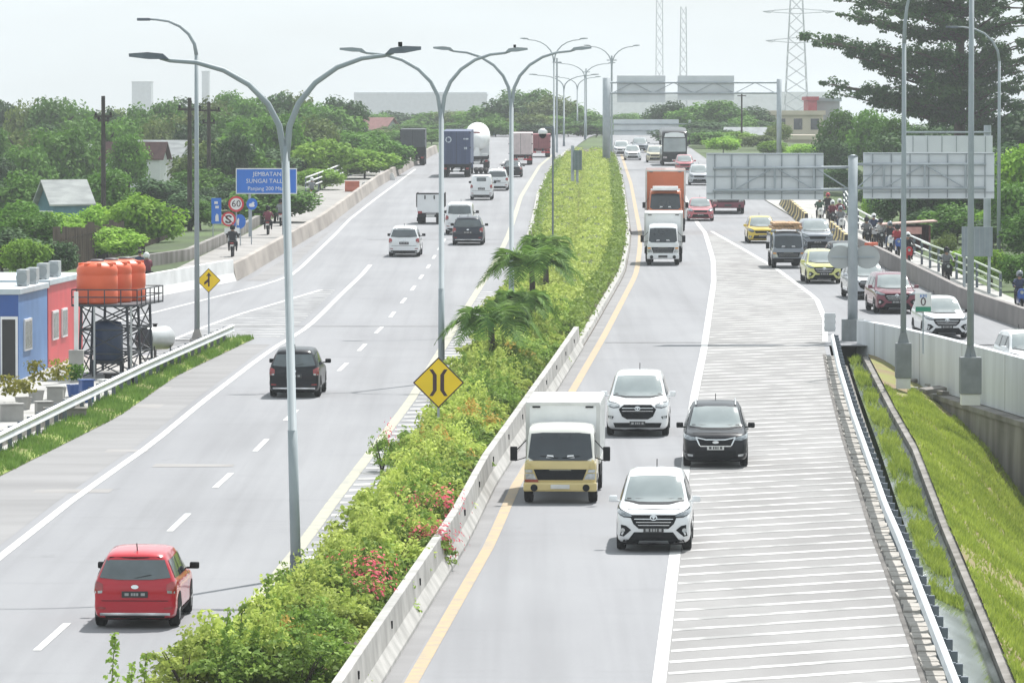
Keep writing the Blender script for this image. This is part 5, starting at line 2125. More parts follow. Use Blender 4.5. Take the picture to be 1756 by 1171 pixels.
gable_house(280, 246, 36, 272, 0, 450, WWALL, DARKROOF, 'house with a dark red roof, left of the white pitched one', 5, 1.2, False)
gable_house(672, 203, 52, 222, 0, 800, GREYW, pmat('faded_red_roof', (.26, .12, .11), .7, var=.15), 'hazy house with a red roof above the dark grey truck', 8, 1.0, False)
gable_house(622, 210, 40, 230, 0, 760, WWALL, PALEROOF, 'hazy pale house left of the red roofed one', 7, 1.1, False)
gable_house(430, 250, 20, 262, 0, 470, WWALL, PALEROOF, 'tiny white hut showing between the trees by the nearest lamp', 4, .6, False)
gable_house(152, 250, 26, 262, 0, 470, WWALL, PALEROOF, 'tiny pale roof showing in the wood left of the first utility pole', 4, 1.0, False)
gable_house(1318, 220, 60, 244, 0, 660, GREYW, pmat('grey_tin_roof', (.40, .42, .43), .6, var=.15), 'small grey shed with bushes in front, beyond the slip road', 5, 1.35, False)
# red hut on the right
hb = W(1558, 450, 315)
t = thing('hut', 'open fronted red hut with a sagging tin roof beyond the motorbikes', 'hut', (hb.x, 315, hb.z))
bm = NB()
box(bm, -1.1, -1.0, 0, 2.4, -.3, 2.1)
box(bm, 1.15, 1.25, 0, 2.4, -.3, 2.1)
box(bm, -1.0, 1.15, 2.3, 2.4, -.3, 2.1)
obj('wall', bm, pmat('hut_red', (.16, .04, .04), .8, var=.2), t)
bm = NB()
prism(bm, [(-1.6, 2.1), (1.6, 2.3), (1.6, 2.38), (-1.6, 2.18)], 'y', -.7, 2.7)
obj('roof', bm, pmat('hut_roof', (.5, .36, .32), .7, col2=(.34, .2, .17), scale=1.5), t)
bm = NB()
box(bm, -1.3, .7, -.66, -.6, 1.62, 2.02)
obj('sign_strip', bm, pmat('faded_pink', (.55, .28, .26), .7, var=.2), t)
bm = NB()
for x in (-1.05, .65):
    box(bm, x - .05, x + .05, -.62, -.5, -.3, 1.62)
obj('post', bm, WOOD, t)

# buildings far off
def block(name, label, cat, Y, xa, xb, top, wallm, roofm=None, depth=20, bands=0, base=-4, wins=0):
    x0, x1 = W(xa, top, Y).x, W(xb, top, Y).x
    z1 = W(xa, top, Y).z
    zb = base
    c = ((x0 + x1) / 2, Y, zb)
    hw = (x1 - x0) / 2
    t = thing(name, label, cat, c)
    H = z1 - zb
    bm = NB()
    box(bm, -hw, hw, 0, depth, 0, H - .6)
    obj('wall', bm, wallm, t)
    bm = NB()
    if bands:
        prism(bm, [(-bands * .08, H - bands), (0, H - bands), (depth * .5, H), (depth, H - bands), (depth, H - bands - .4)], 'x', -hw - .5, hw + .5)
    else:
        box(bm, -hw - .3, hw + .3, -.3, depth + .3, H - .6, H)
    obj('roof', bm, roofm or wallm, t)
    if wins:
        rows = max(1, int(H / 3.4) - 1)
        for j in range(rows):
            for i in range(wins):
                bm = NB()
                x = -hw + 2 * hw * (i + .5) / wins
                zz = H - 2.6 - j * 3.4
                box(bm, x - hw / wins * .5, x + hw / wins * .5, -.05, -.01, zz, zz + 1.5)
                obj('window', bm, GLASS_D, t)
    return t


block('warehouse', 'long hazy grey warehouse roof on the skyline left of centre', 'warehouse', 3300, 607, 835, 157, GREYW, FARROOF, 60, 2.0)
block('warehouse', 'long white walled factory with a grey roof behind the far gantry', 'warehouse', 3000, 1046, 1420, 156, WWALL, FARROOF, 60, 3.4)
block('building', 'cream building at the foot of the pylon', 'building', 760, 1325, 1412, 190, CREAM, CREAM, 16, 0, 0, 3)
block('building', 'lower cream block left of the dark right trees', 'building', 700, 1352, 1402, 232, CREAM, CREAM, 12, 0, 2, 0)
block('building', 'small grey building with a red end wall on the skyline right', 'building', 900, 1401, 1440, 168, GREYW, FARROOF, 16, 0, 0, 0)
block('building', 'narrow red wall block standing against the grey skyline building', 'building', 896, 1386, 1401, 166, pmat('red_wall', (.5, .05, .07), .7), None, 14, 0, 0, 0)
block('building', 'pale hazy office block on the left skyline', 'building', 3400, 226, 259, 140, GREYW, GREYW, 20, 0, -4, 0)
block('building', 'slender hazy tower block right of the slender street lamp', 'building', 3500, 346, 358, 122, GREYW, GREYW, 14, 0, -4, 0)
block('billboard_building', 'hazy teal banner wall beyond the red and white truck', 'building', 800, 842, 915, 214, pmat('teal_banner', (.12, .36, .42), .7), None, 6, 0, 0, 0)


def lattice(name, label, cat, Y, px, top, wb, wt, arms=(), base=-3, n=14, rr=.08, mat=None):
    c = W(px, top, Y)
    t = thing(name, label, cat, (c.x, Y, base))
    H = c.z - base
    bm = NB()
    L = [[] for _ in range(4)]
    for k in range(n + 1):
        u = k / n
        w = (wb * (1 - u) + wt * u) / 2 if wb else wt / 2
        for i, (a, b_) in enumerate(((-1, -1), (1, -1), (1, 1), (-1, 1))):
            L[i].append(Vector((a * w, b_ * w, H * u)))
    for l in L:
        tube(bm, l, rr, 4)
    for k in range(n):
        for i in range(4):
            j = (i + 1) % 4
            tube(bm, [L[i][k], L[j][k + 1]], rr * .6, 3)
            tube(bm, [L[j][k], L[i][k + 1]], rr * .6, 3)
    m = mat or pmat('lattice_steel', (.34, .37, .39), .6, .2)
    obj('lattice', bm, m, t)
    for (py, xl, xr, drop) in arms:
        z = W(px, py, Y).z - base
        bm = NB()
        a, b_ = W(xl, py, Y).x - c.x, W(xr, py, Y).x - c.x
        for e in (a, b_):
            tube(bm, [(0, 0, z + 1.0), (e, 0, z)], rr, 4)
            tube(bm, [(0, 0, z - .8), (e, 0, z)], rr, 4)
            tube(bm, [(e, 0, z), (e * .8, 0, z - drop * .3), (e * .62, 0, z + .6)], rr * .8, 4)
        obj('crossarm', bm, m, t)
    return t


lattice('pylon', 'tall hazy power pylon with drooping crossarms on the right skyline', 'pylon', 1900, 1366, -70, 9.0, 2.8, [(20, 1308, 1432, 2), (70, 1313, 1428, 2), (-30, 1315, 1425, 2)], base=0, rr=.14)
lattice('radio_mast', 'hazy red and grey lattice mast with aerials, right of two', 'mast', 2500, 1172, 12, 3.6, 2.4, base=-2, rr=.17)
lattice('radio_mast', 'faint lattice mast with its top cut off, left of two', 'mast', 2700, 1131, -40, 3.8, 2.8, base=-2, rr=.16)
for k, (px, top, Y, lab) in enumerate(((1272, 158, 640, 'dark thin utility pole in front of the clump behind the bus'), (1049, 96, 560, 'tall thin pole right beside the far gantry post'), (1005, 118, 720, 'thin tall hazy pole between the faint lamps'), (955, 100, 600, 'thin tall hazy pole above the middle wood'))):
    c = W(px, top, Y)
    zb = gz(c.x, Y)
    bm = NB()
    tube(bm, [(0, 0, -.3), (0, 0, c.z - zb)], [.14, .1], 6)
    box(bm, -.5, .5, -.05, .05, c.z - zb - .5, c.z - zb - .4)
    o = tag(obj('utility_pole', bm, WOOD if k == 0 else GALV), lab, 'pole')
    o.location = (c.x, Y, zb)

# ------------------------------------------------------------------ the air
bm = NB()
box(bm, -1400, 1400, -30, 3700, -14, 170)
HZ = bpy.data.materials.new('haze')
HZ.use_nodes = True
ht = HZ.node_tree
ht.nodes.clear()
ho = ht.nodes.new('ShaderNodeOutputMaterial')
hv = ht.nodes.new('ShaderNodeVolumePrincipled')
hv.inputs['Color'].default_value = (0.93, 0.97, 1.0, 1)
hv.inputs['Density'].default_value = 0.00023
hv.inputs['Anisotropy'].default_value = 0.0
ht.links.new(hv.outputs[0], ho.inputs['Volume'])
hz = obj('haze', bm, HZ)
hz['kind'] = 'stuff'
hz['label'] = 'pale humid haze over the whole road'
hz['category'] = 'haze'

# ================================================================== VEHICLES
PROF = {
 'mpv': [(0.0, .34, .66, .74, .80, .74), (.012, .27, .76, .86, .89, .80), (.04, .22, .86, .95, .955, .85), (.10, .20, .93, 1.01, .985, .87), (.19, .20, .97, 1.06, 1.0, .87), (.245, .20, .99, 1.09, 1.0, .86), (.31, .20, 1.0, 1.30, 1.0, .81), (.375, .20, 1.02, 1.51, 1.0, .765), (.42, .20, 1.03, 1.61, 1.0, .745), (.52, .20, 1.04, 1.685, 1.0, .735), (.68, .20, 1.06, 1.70, 1.0, .735), (.84, .20, 1.07, 1.68, 1.0, .73), (.93, .21, 1.08, 1.63, .985, .72), (.955, .23, 1.08, 1.56, .98, .71), (.972, .25, 1.06, 1.36, .97, .74), (.985, .26, 1.04, 1.12, .96, .80), (.995, .28, .94, 1.0, .93, .82), (1.0, .36, .80, .86, .86, .78)],
 'sedan': [(0.0, .34, .62, .70, .80, .72), (.012, .27, .70, .79, .89, .80), (.05, .20, .78, .87, .96, .85), (.14, .19, .85, .95, .99, .87), (.26, .19, .90, 1.02, 1.0, .87), (.31, .19, .93, 1.08, 1.0, .84), (.38, .19, .95, 1.34, 1.0, .76), (.44, .19, .96, 1.56, 1.0, .72), (.50, .19, .97, 1.66, 1.0, .70), (.60, .19, .98, 1.70, 1.0, .70), (.70, .19, .99, 1.64, 1.0, .69), (.78, .19, 1.0, 1.42, .99, .72), (.85, .19, 1.01, 1.18, .98, .80), (.93, .21, 1.0, 1.10, .96, .82), (.985, .24, .97, 1.06, .93, .82), (1.0, .36, .80, .90, .86, .76)],
 'van': [(0.0, .36, .74, .82, .86, .80), (.012, .28, .86, .95, .93, .85), (.05, .24, .96, 1.08, .98, .87), (.10, .22, .98, 1.20, 1.0, .86), (.16, .22, 1.0, 1.48, 1.0, .84), (.215, .22, 1.0, 1.63, 1.0, .83), (.28, .22, 1.0, 1.69, 1.0, .82), (.6, .22, 1.0, 1.70, 1.0, .82), (.93, .22, 1.0, 1.68, 1.0, .82), (.97, .23, 1.0, 1.62, .99, .82), (.988, .25, 1.0, 1.32, .98, .84), (.996, .28, .94, 1.05, .96, .86), (1.0, .36, .82, .92, .92, .84)],
}
PROF['hatch'] = [(a, b, c, d, e, f * .97 if d > 1.3 else f) for a, b, c, d, e, f in PROF['mpv']]
WHEEL = {}


def wheel_meshes(R, w):
    k = (R, w)
    if k not in WHEEL:
        bm = NB()
        lathe(bm, [(R * .62, -w / 2), (R * .9, -w / 2), (R, -w * .36), (R, w * .36), (R * .9, w / 2), (R * .62, w / 2)], 22, 'x')
        a = obj('tyre', bm, RUBBER, smooth=True)
        bm = NB()
        lathe(bm, [(R * .10, -w * .52), (R * .58, -w * .44), (R * .63, -w * .5), (R * .63, w * .5), (R * .58, w * .44), (R * .10, w * .52)], 22, 'x')
        for i in range(5):
            box(bm, -w * .53, w * .53, -R * .06, R * .06, R * .1, R * .6, mtx=Matrix.Rotation(i * 2 * PI / 5, 4, 'X'))
        b = obj('rim', bm, ALLOY, smooth=False)
        WHEEL[k] = (a.data, b.data)
        bpy.data.objects.remove(a)
        bpy.data.objects.remove(b)
    return WHEEL[k]


def add_wheels(t, pts, R, w):
    a, b = wheel_meshes(R, w)
    for (x, y) in pts:
        o = link('wheel', a, t, (x, y, R))
        link('rim', b, o)


def decal(bv, poly, ax, name, mat, par, offs=.012, n=2, zs=1.0):
    """panel laid on the body: a polygon seen from one side, projected on to the surface"""
    bm = NB()
    vs = [bm.verts.new((a, b, 0)) for a, b in poly]
    bm.faces.new(vs)
    bmesh.ops.triangulate(bm, faces=bm.faces[:])
    for _ in range(n):
        bmesh.ops.subdivide_edges(bm, edges=bm.edges[:], cuts=1, use_grid_fill=True)
    for v in bm.verts:
        a, b = v.co.x, v.co.y
        if ax == 'front':
            o, d = Vector((a, -6, b)), Vector((0, 1, 0))
        elif ax == 'rear':
            o, d = Vector((a, 14, b)), Vector((0, -1, 0))
        elif ax == 'left':
            o, d = Vector((-6, a, b)), Vector((1, 0, 0))
        elif ax == 'right':
            o, d = Vector((6, a, b)), Vector((-1, 0, 0))
        else:
            o, d = Vector((a, b, 6)), Vector((0, 0, -1))
        h = bv.ray_cast(o, d)
        if h[0] is None:
            h = bv.find_nearest(o + d * 6)
        nn = h[1] if h[1] is not None else -d
        if nn.dot(d) > 0:
            nn = -nn
        v.co = h[0] + (nn * .5 - d * .5).normalized() * offs
    return obj(name, bm, mat, par, smooth=True)


def half(poly):
    return [(-a, b) for a, b in poly][::-1]


def loft_body(prof, L, Wd, sz, name, mat, par, crown=.02):
    bm = NB()
    rings = []
    for (u, zb, zs, zt, w, wr) in prof:
        w *= Wd / 2
        wr *= Wd / 2
        zb, zs, zt = zb * sz, zs * sz, zt * sz
        sh = w * .965
        q = [(0, zb), (w * .86, zb), (w * .975, zb + .08 * sz), (w, (zb + zs) * .5), (w * .992, zs - .06 * sz), (sh, zs)]
        hgt = zt - zs
        q += [(sh + (wr - sh) * .45, zs + hgt * .45), (wr + (sh - wr) * .03, zt - min(.07 * sz, hgt * .3)), (wr * .93, zt - min(.02 * sz, hgt * .1)), (wr * .5, zt + crown * .7), (0, zt + crown)]
        full = q + [(-x, z) for x, z in q[1:-1]][::-1]
        rings.append([bm.verts.new((x, u * L, z)) for x, z in full])
    m = len(rings[0])
    for A, B in zip(rings, rings[1:]):
        for k in range(m):
            bm.faces.new((A[k], A[(k + 1) % m], B[(k + 1) % m], B[k]))
    bm.faces.new(rings[0][::-1])
    bm.faces.new(rings[-1])
    bmesh.ops.recalc_face_normals(bm, faces=bm.faces[:])
    bmesh.ops.subdivide_edges(bm, edges=bm.edges[:], cuts=1, use_grid_fill=True, smooth=.5)
    bmesh.ops.recalc_face_normals(bm, faces=bm.faces[:])
    bv = BVHTree.FromBMesh(bm)
    return obj(name, bm, mat, par, smooth=True), bv


def place(t, px, py, away, m, front):
    """stand a vehicle on the road: px,py is the middle of its nearest axle on the ground"""
    p = P(px, py)
    hd = Vector((m, 1, 0)).normalized()
    c = p + hd * front if not away else p + hd * front
    c.z = r(c.y) + .01
    th = (PI - m) if away else -m
    t.location = c
    t.rotation_euler = (math.atan(K) * math.cos(th), 0, th)


FRONT = {
 'suv': dict(
    grille=[(-.64, .86), (.64, .86), (.54, .66), (.40, .55), (-.40, .55), (-.54, .66)],
    light=[(.58, .82), (.60, .87), (.80, .93), (.985, .98), (.985, .90), (.80, .83)],
    side=[(.985, .66), (.985, .40), (.80, .37), (.60, .52), (.74, .62)],
    low=[(-.52, .47), (.52, .47), (.70, .27), (-.70, .27)], plate=(.46, .57), platek='k', trim=(.19, .30)),
 'mpv': dict(
    grille=[(-.44, .90), (.44, .90), (.60, .78), (.50, .58), (.34, .50), (-.34, .50), (-.50, .58), (-.60, .78)],
    light=[(.60, .84), (.60, .90), (.72, .94), (.985, .96), (.975, .87), (.78, .83)],
    side=[(.94, .60), (.94, .53), (.80, .51), (.76, .58)],
    low=[(-.78, .40), (.78, .40), (.72, .27), (-.72, .27)], plate=(.33, .44), platek='k', trim=None),
 'lmpv': dict(
    grille=[(-.62, .84), (-.3, .78), (.3, .78), (.62, .84), (.48, .64), (-.48, .64)],
    light=[(.58, .79), (.62, .86), (.80, .91), (.985, .95), (.975, .84), (.78, .78)],
    side=[(.96, .50), (.94, .38), (.70, .36), (.72, .44)],
    low=[(-.62, .50), (.62, .50), (.66, .30), (-.66, .30)], plate=(.52, .63), platek='w', trim=None),
 'plain': dict(
    grille=[(-.56, .82), (.56, .82), (.46, .66), (-.46, .66)],
    light=[(.58, .76), (.60, .86), (.80, .93), (.985, .95), (.97, .82), (.76, .75)],
    side=[(.92, .50), (.92, .40), (.74, .40), (.72, .48)],
    low=[(-.56, .52), (.56, .52), (.66, .30), (-.66, .30)], plate=(.44, .55), platek='k', trim=None),
}


def car(label, px, py, paint_m, style='mpv', front='plain', L=4.4, Wd=1.72, H=1.7, wb=2.65, away=False, m=None, cat='car', name='car', glass=None, trim=None, rack=False, roof_m=None, extras=True, group=None, rearstyle='wide', lamps_on=False, mirror_m=None):
    t = thing(name, label, cat, group=group)
    sz = H / 1.72
    B, bv = loft_body(PROF[style], L, Wd, sz, 'body', paint_m, t)
    # origin at the middle between the axles
    fo = L * .19 if style != 'van' else L * .15
    hw = Wd / 2
    gl = glass or GLASS
    van = style == 'van'
    z0 = (1.10 if style != 'sedan' else 1.10) * sz
    z1 = (1.60 if style != 'sedan' else 1.62) * sz
    if van:
        z0, z1 = 1.12 * sz, 1.60 * sz
    wt = .68 if style != 'sedan' else .64
    wbm = .81 if style != 'sedan' else .77
    if van:
        wt, wbm = .78, .83
    f = FRONT[front]
    sx = lambda poly: [(a * hw, b * sz) for a, b in poly]
    parts = []
    if not away:
        parts.append(decal(bv, [(-wbm * hw, z0 + .02), (-.4 * hw, z0 - .015), (.4 * hw, z0 - .015), (wbm * hw, z0 + .02), (wt * hw, z1), (.3 * hw, z1 + .03), (-.3 * hw, z1 + .03), (-wt * hw, z1)], 'front', 'windshield', gl, t, .014, 3))
        for s_ in (-1, 1):
            w_ = decal(bv, [(-.08 * s_ * hw - .02, z0 + .012), (-.74 * s_ * hw, z0 + .035), (-.74 * s_ * hw, z0 + .055), (-.08 * s_ * hw, z0 + .035)][::s_], 'front', 'wiper', BLACK, t, .022, 1)
        decal(bv, [(-wbm * hw, z0 + .0), (-.4 * hw, z0 - .045), (.4 * hw, z0 - .045), (wbm * hw, z0 + .0), (wbm * hw, z0 + .03), (.4 * hw, z0 - .01), (-.4 * hw, z0 - .01), (-wbm * hw, z0 + .03)], 'front', 'cowl', BLACK, t, .012, 2)
        decal(bv, sx(f['grille']), 'front', 'grille', BLACK, t, .014)
        if front in ('suv', 'mpv'):
            for k, zz in enumerate((.62, .69, .76) if front == 'suv' else (.72, .80)):
                ww = (.42, .47, .52)[k] if front == 'suv' else (.50, .50)[k]
                decal(bv, [(-ww * hw, zz * sz), (ww * hw, zz * sz), (ww * hw, (zz + .018) * sz), (-ww * hw, (zz + .018) * sz)], 'front', 'grille_bar', CHROME, t, .024, 1)
            zz = .80 if front == 'suv' else .80
            ring = circ(0, zz * sz, .085, .06, 18)
            inner = circ(0, zz * sz, .065, .042, 18)
            decal(bv, ring, 'front', 'emblem', CHROME, t, .032, 0)
            decal(bv, circ(0, zz * sz, .058, .036, 18), 'front', 'emblem', BLACK, t, .038, 0)
            decal(bv, circ(0, zz * sz, .022, .036, 14), 'front', 'emblem', CHROME, t, .044, 0)
            decal(bv, circ(0, (zz + .015) * sz, .05, .014, 14), 'front', 'emblem', CHROME, t, .045, 0)
        if front == 'lmpv':
            for pg in ([(-.62, .85), (-.3, .79), (.3, .79), (.62, .85), (.62, .88), (.3, .82), (-.3, .82), (-.62, .88)], [(-.50, .64), (.50, .64), (.47, .61), (-.47, .61)], [(-.62, .85), (-.58, .86), (-.47, .64), (-.51, .64)], [(.58, .86), (.62, .85), (.51, .64), (.47, .64)]):
                decal(bv, sx(pg), 'front', 'grille_trim', CHROME, t, .024, 1)
            decal(bv, circ(0, .735 * sz, .09, .035, 16), 'front', 'emblem', CHROME, t, .03, 0)
        decal(bv, sx(f['low']), 'front', 'lower_grille', BLACK, t, .014)
        if f['trim']:
            a, b = f['trim']
            decal(bv, sx([(-.86, a), (.86, a), (.80, b), (-.80, b)]), 'front', 'bumper_trim', BLACK, t, .016)
            decal(bv, sx([(-.42, a + .015), (.42, a + .015), (.38, b - .02), (-.38, b - .02)]), 'front', 'skid_plate', ALLOY, t, .022)
        for fn in (lambda q: q, half):
            lc = (sum(a for a, b in f['light']) / len(f['light']), sum(b for a, b in f['light']) / len(f['light']))
            rim_ = decal(bv, fn(sx([(lc[0] + (a - lc[0]) * 1.10, lc[1] + (b - lc[1]) * 1.35) for a, b in f['light']])), 'front', 'headlight', BLACK, t, .012)
            decal(bv, fn(sx(f['light'])), 'front', 'lens', LAMP_DARK if front != 'mpv' else LAMPGLASS, rim_, .018)
            decal(bv, fn(sx(f['side'])), 'front', 'fog_lamp', BLACK if front != 'lmpv' else UNDER, t, .014, 1)
            cx = sum(a for a, b in f['side']) / len(f['side'])
            cz = sum(b for a, b in f['side']) / len(f['side'])
            if front == 'lmpv':
                decal(bv, fn(sx([(.70, .33), (.96, .36), (.95, .42), (.70, .39)])), 'front', 'daytime_light', LAMPGLASS, t, .022, 1)
            else:
                decal(bv, fn(circ(cx * hw, cz * sz, .05, .05, 12)), 'front', 'fog_lamp', LAMPGLASS, t, .022, 0)
        a, b = f['plate']
        pk = PLATE_W if f['platek'] == 'w' else PLATE_K
        pl = decal(bv, [(-.23, a * sz), (.23, a * sz), (.23, b * sz), (-.23, b * sz)], 'front', 'number_plate', pk, t, .03, 1)
        ink = PLATE_K if f['platek'] == 'w' else pmat('plate_ink', (.35, .35, .35), .5)
        c_ = (a + b) / 2 * sz
        for (x0, x1) in ((-.18, -.11), (-.07, -.03), (-.01, .03), (.05, .08), (.12, .18)):
            decal(bv, [(x0, c_ - .03), (x1, c_ - .03), (x1, c_ + .035), (x0, c_ + .035)], 'front', 'plate_mark', ink, pl, .036, 0)
        decal(bv, [(-.70 * hw, .985 * sz), (.70 * hw, .985 * sz), (.70 * hw, .975 * sz), (-.70 * hw, .975 * sz)][::-1], 'front', 'bonnet_gap', UNDER, t, .008, 1)
    else:
        zr0, zr1 = (1.10 * sz, 1.52 * sz)
        if van:
            zr0, zr1 = 1.12 * sz, 1.54 * sz
        wr0, wr1 = (.85, .69) if not van else (.80, .74)
        if style == 'sedan':
            zr0, zr1, wr0, wr1 = 1.16 * sz, 1.58 * sz, .76, .62
        if rearstyle == 'small':
            zr0, zr1, wr0, wr1 = 1.28 * sz, 1.52 * sz, .42, .42
        decal(bv, [(-wr0 * hw, zr0 + .03), (-.4 * hw, zr0 - .01), (.4 * hw, zr0 - .01), (wr0 * hw, zr0 + .03), (wr1 * hw, zr1), (-wr1 * hw, zr1)], 'rear', 'rear_window', glass or GLASS_R, t, .014, 3)
        w_ = decal(bv, [(-.02, zr0 + .02), (.02, zr0 + .02), (-.30, zr0 + .09), (-.34, zr0 + .08)], 'rear', 'wiper', BLACK, t, .022, 1)
        for fn in (lambda q: q, half):
            decal(bv, fn(sx([(.76, .86), (.76, .99), (.86, 1.04), (.965, 1.06), (.975, .80), (.84, .78)])), 'rear', 'tail_light', TAIL, t, .014)
            decal(bv, fn(sx([(.78, .80), (.78, .855), (.95, .84), (.95, .79)])), 'rear', 'reversing_light', LAMPGLASS, t, .018, 1)
            decal(bv, fn(sx([(.70, .44), (.70, .48), (.90, .49), (.90, .45)])), 'rear', 'reflector', TAIL, t, .016, 1)
        pl = decal(bv, [(-.26, .70 * sz), (.26, .70 * sz), (.26, .84 * sz), (-.26, .84 * sz)], 'rear', 'number_plate', PLATE_K, t, .02, 1)
        ink = pmat('plate_ink', (.35, .35, .35), .5)
        for (x0, x1) in ((-.20, -.12), (-.07, -.03), (-.015, .025), (.04, .075), (.12, .2)):
            decal(bv, [(x0, .74 * sz), (x1, .74 * sz), (x1, .80 * sz), (x0, .80 * sz)], 'rear', 'plate_mark', ink, pl, .026, 0)
        decal(bv, circ(0, .935 * sz, .075, .04, 14), 'rear', 'emblem', CHROME, t, .02, 0)
        decal(bv, sx([(-.80, .62), (.80, .62), (.80, .635), (-.80, .635)]), 'rear', 'tailgate_gap', UNDER, t, .008, 1)
        decal(bv, sx([(-.84, .30), (.84, .30), (.84, .36), (-.84, .36)]), 'rear', 'bumper_trim', trim or UNDER, t, .016)
        decal(bv, sx([(-.70, .25), (.70, .25), (.72, .295), (-.72, .295)]), 'rear', 'bumper_lower', UNDER, t, .014)
        decal(bv, [(-.66 * hw, zr1 + .03), (.66 * hw, zr1 + .03), (.60 * hw, zr1 + .055), (-.60 * hw, zr1 + .055)], 'rear', 'spoiler_lamp', UNDER, t, .014, 1)
    # side windows
    ya, yb = (.285, .94) if style != 'sedan' else (.36, .77)
    if van:
        ya, yb = (.13, .90)
    for s_ in ('left', 'right'):
        pg = [(ya * L, 1.08 * sz), (yb * L, 1.12 * sz), ((yb - .025) * L, 1.50 * sz), ((ya + .16) * L, 1.53 * sz)]
        if van:
            pg = [(ya * L, 1.06 * sz), ((yb if rearstyle != 'small' else .30) * L, 1.06 * sz), ((yb if rearstyle != 'small' else .30) * L, 1.50 * sz), ((ya + .09) * L, 1.52 * sz)]
        if style == 'sedan':
            pg = [(ya * L, 1.02 * sz), (yb * L, 1.05 * sz), (.70 * L, 1.50 * sz), (.47 * L, 1.52 * sz)]
        decal(bv, pg, s_, 'side_window', GLASS_D if away or glass is None else glass, t, .012, 2)
        if not van and extras:
            for u in (.47, .69):
                decal(bv, [(u * L - .03, 1.08 * sz), (u * L + .03, 1.08 * sz), (u * L + .03, 1.5 * sz), (u * L - .03, 1.5 * sz)], s_, 'door_pillar', BLACK, t, .018, 1)
        for yw in (fo, fo + wb):
            decal(bv, circ(yw, .32, .385, .385, 18, 0, PI) + [(yw - .385, .22), (yw + .385, .22)], s_, 'wheel_arch', UNDER, t, .006, 1)
        decal(bv, [(fo + .45, .26 * sz), (fo + wb - .45, .26 * sz), (fo + wb - .45, .36 * sz), (fo + .45, .36 * sz)], s_, 'side_sill', UNDER, t, .01, 1)
        if extras:
            for u in (.44, .62):
                sg = -1 if s_ == 'left' else 1
                bm = NB()
                y_ = u * L + .12
                h = bv.ray_cast(Vector((sg * 6, y_, .98 * sz)), Vector((-sg, 0, 0)))
                if h[0] is not None:
                    box(bm, h[0].x - .012, h[0].x + sg * .03 + .012, y_ - .09, y_ + .09, .965 * sz, .99 * sz)
                    obj('door_handle', bm, paint_m if front != 'mpv' else CHROME, t)
    # mirrors
    for sg in (-1, 1):
        bm = NB()
        ym = (.285 if style != 'van' else .13) * L
        if style == 'sedan':
            ym = .345 * L
        box(bm, min(sg * hw * .93, sg * (hw + .05)), max(sg * hw * .93, sg * (hw + .05)), ym, ym + .07, 1.06 * sz, 1.10 * sz)
        box(bm, min(sg * (hw + .01), sg * (hw + .20)), max(sg * (hw + .01), sg * (hw + .20)), ym - .03, ym + .10, 1.06 * sz, 1.21 * sz, bev=.03)
        obj('mirror', bm, mirror_m or (paint_m if not away else BLACK), t, True)
    if rack:
        for sg in (-1, 1):
            bm = NB()
            x = sg * hw * .62
            tube(bm, [(x, L * .46, 1.66 * sz), (x, L * .5, 1.735 * sz), (x, L * .85, 1.735 * sz), (x, L * .9, 1.66 * sz)], .022, 6)
            obj('roof_rail', bm, ALLOY, t)
    if extras:
        bm = NB()
        tube(bm, [(0, L * (.86 if not van else .3), 1.68 * sz), (0, L * (.86 if not van else .3) + .12, 1.86 * sz)], .012, 5)
        obj('aerial', bm, BLACK, t)
    bm = NB()
    box(bm, -hw * .80, hw * .80, L * .06, L * .95, .16, .34)
    obj('underbody', bm, UNDER, t)
    R = .325 if H > 1.6 else .30
    tw = .21
    add_wheels(t, [(sg * (hw - tw / 2 + .004), y) for sg in (-1, 1) for y in (fo, fo + wb)], R, tw)
    # shift all children so the thing's origin is at the nearest axle
    yax = fo if not away else fo + wb
    for ch in t.children:
        ch.location.y -= yax
    place(t, px, py, away, m if m is not None else 0.03, 0.0)
    return t


def mir_out(bm, x, y, z):
    box(bm, x - .09, x + .09, y - .04, y + .05, z - .2, z + .16, bev=.025)


CABP = [(0.0, .50, 1.06, 1.14, .93, .90), (.02, .44, 1.10, 1.20, .975, .93), (.06, .42, 1.14, 1.30, .99, .92), (.16, .42, 1.18, 1.62, 1.0, .905), (.27, .42, 1.20, 1.95, 1.0, .89), (.36, .42, 1.20, 2.08, 1.0, .88), (.6, .42, 1.20, 2.14, 1.0, .88), (.95, .42, 1.20, 2.13, 1.0, .88), (1.0, .45, 1.18, 2.08, .985, .86)]


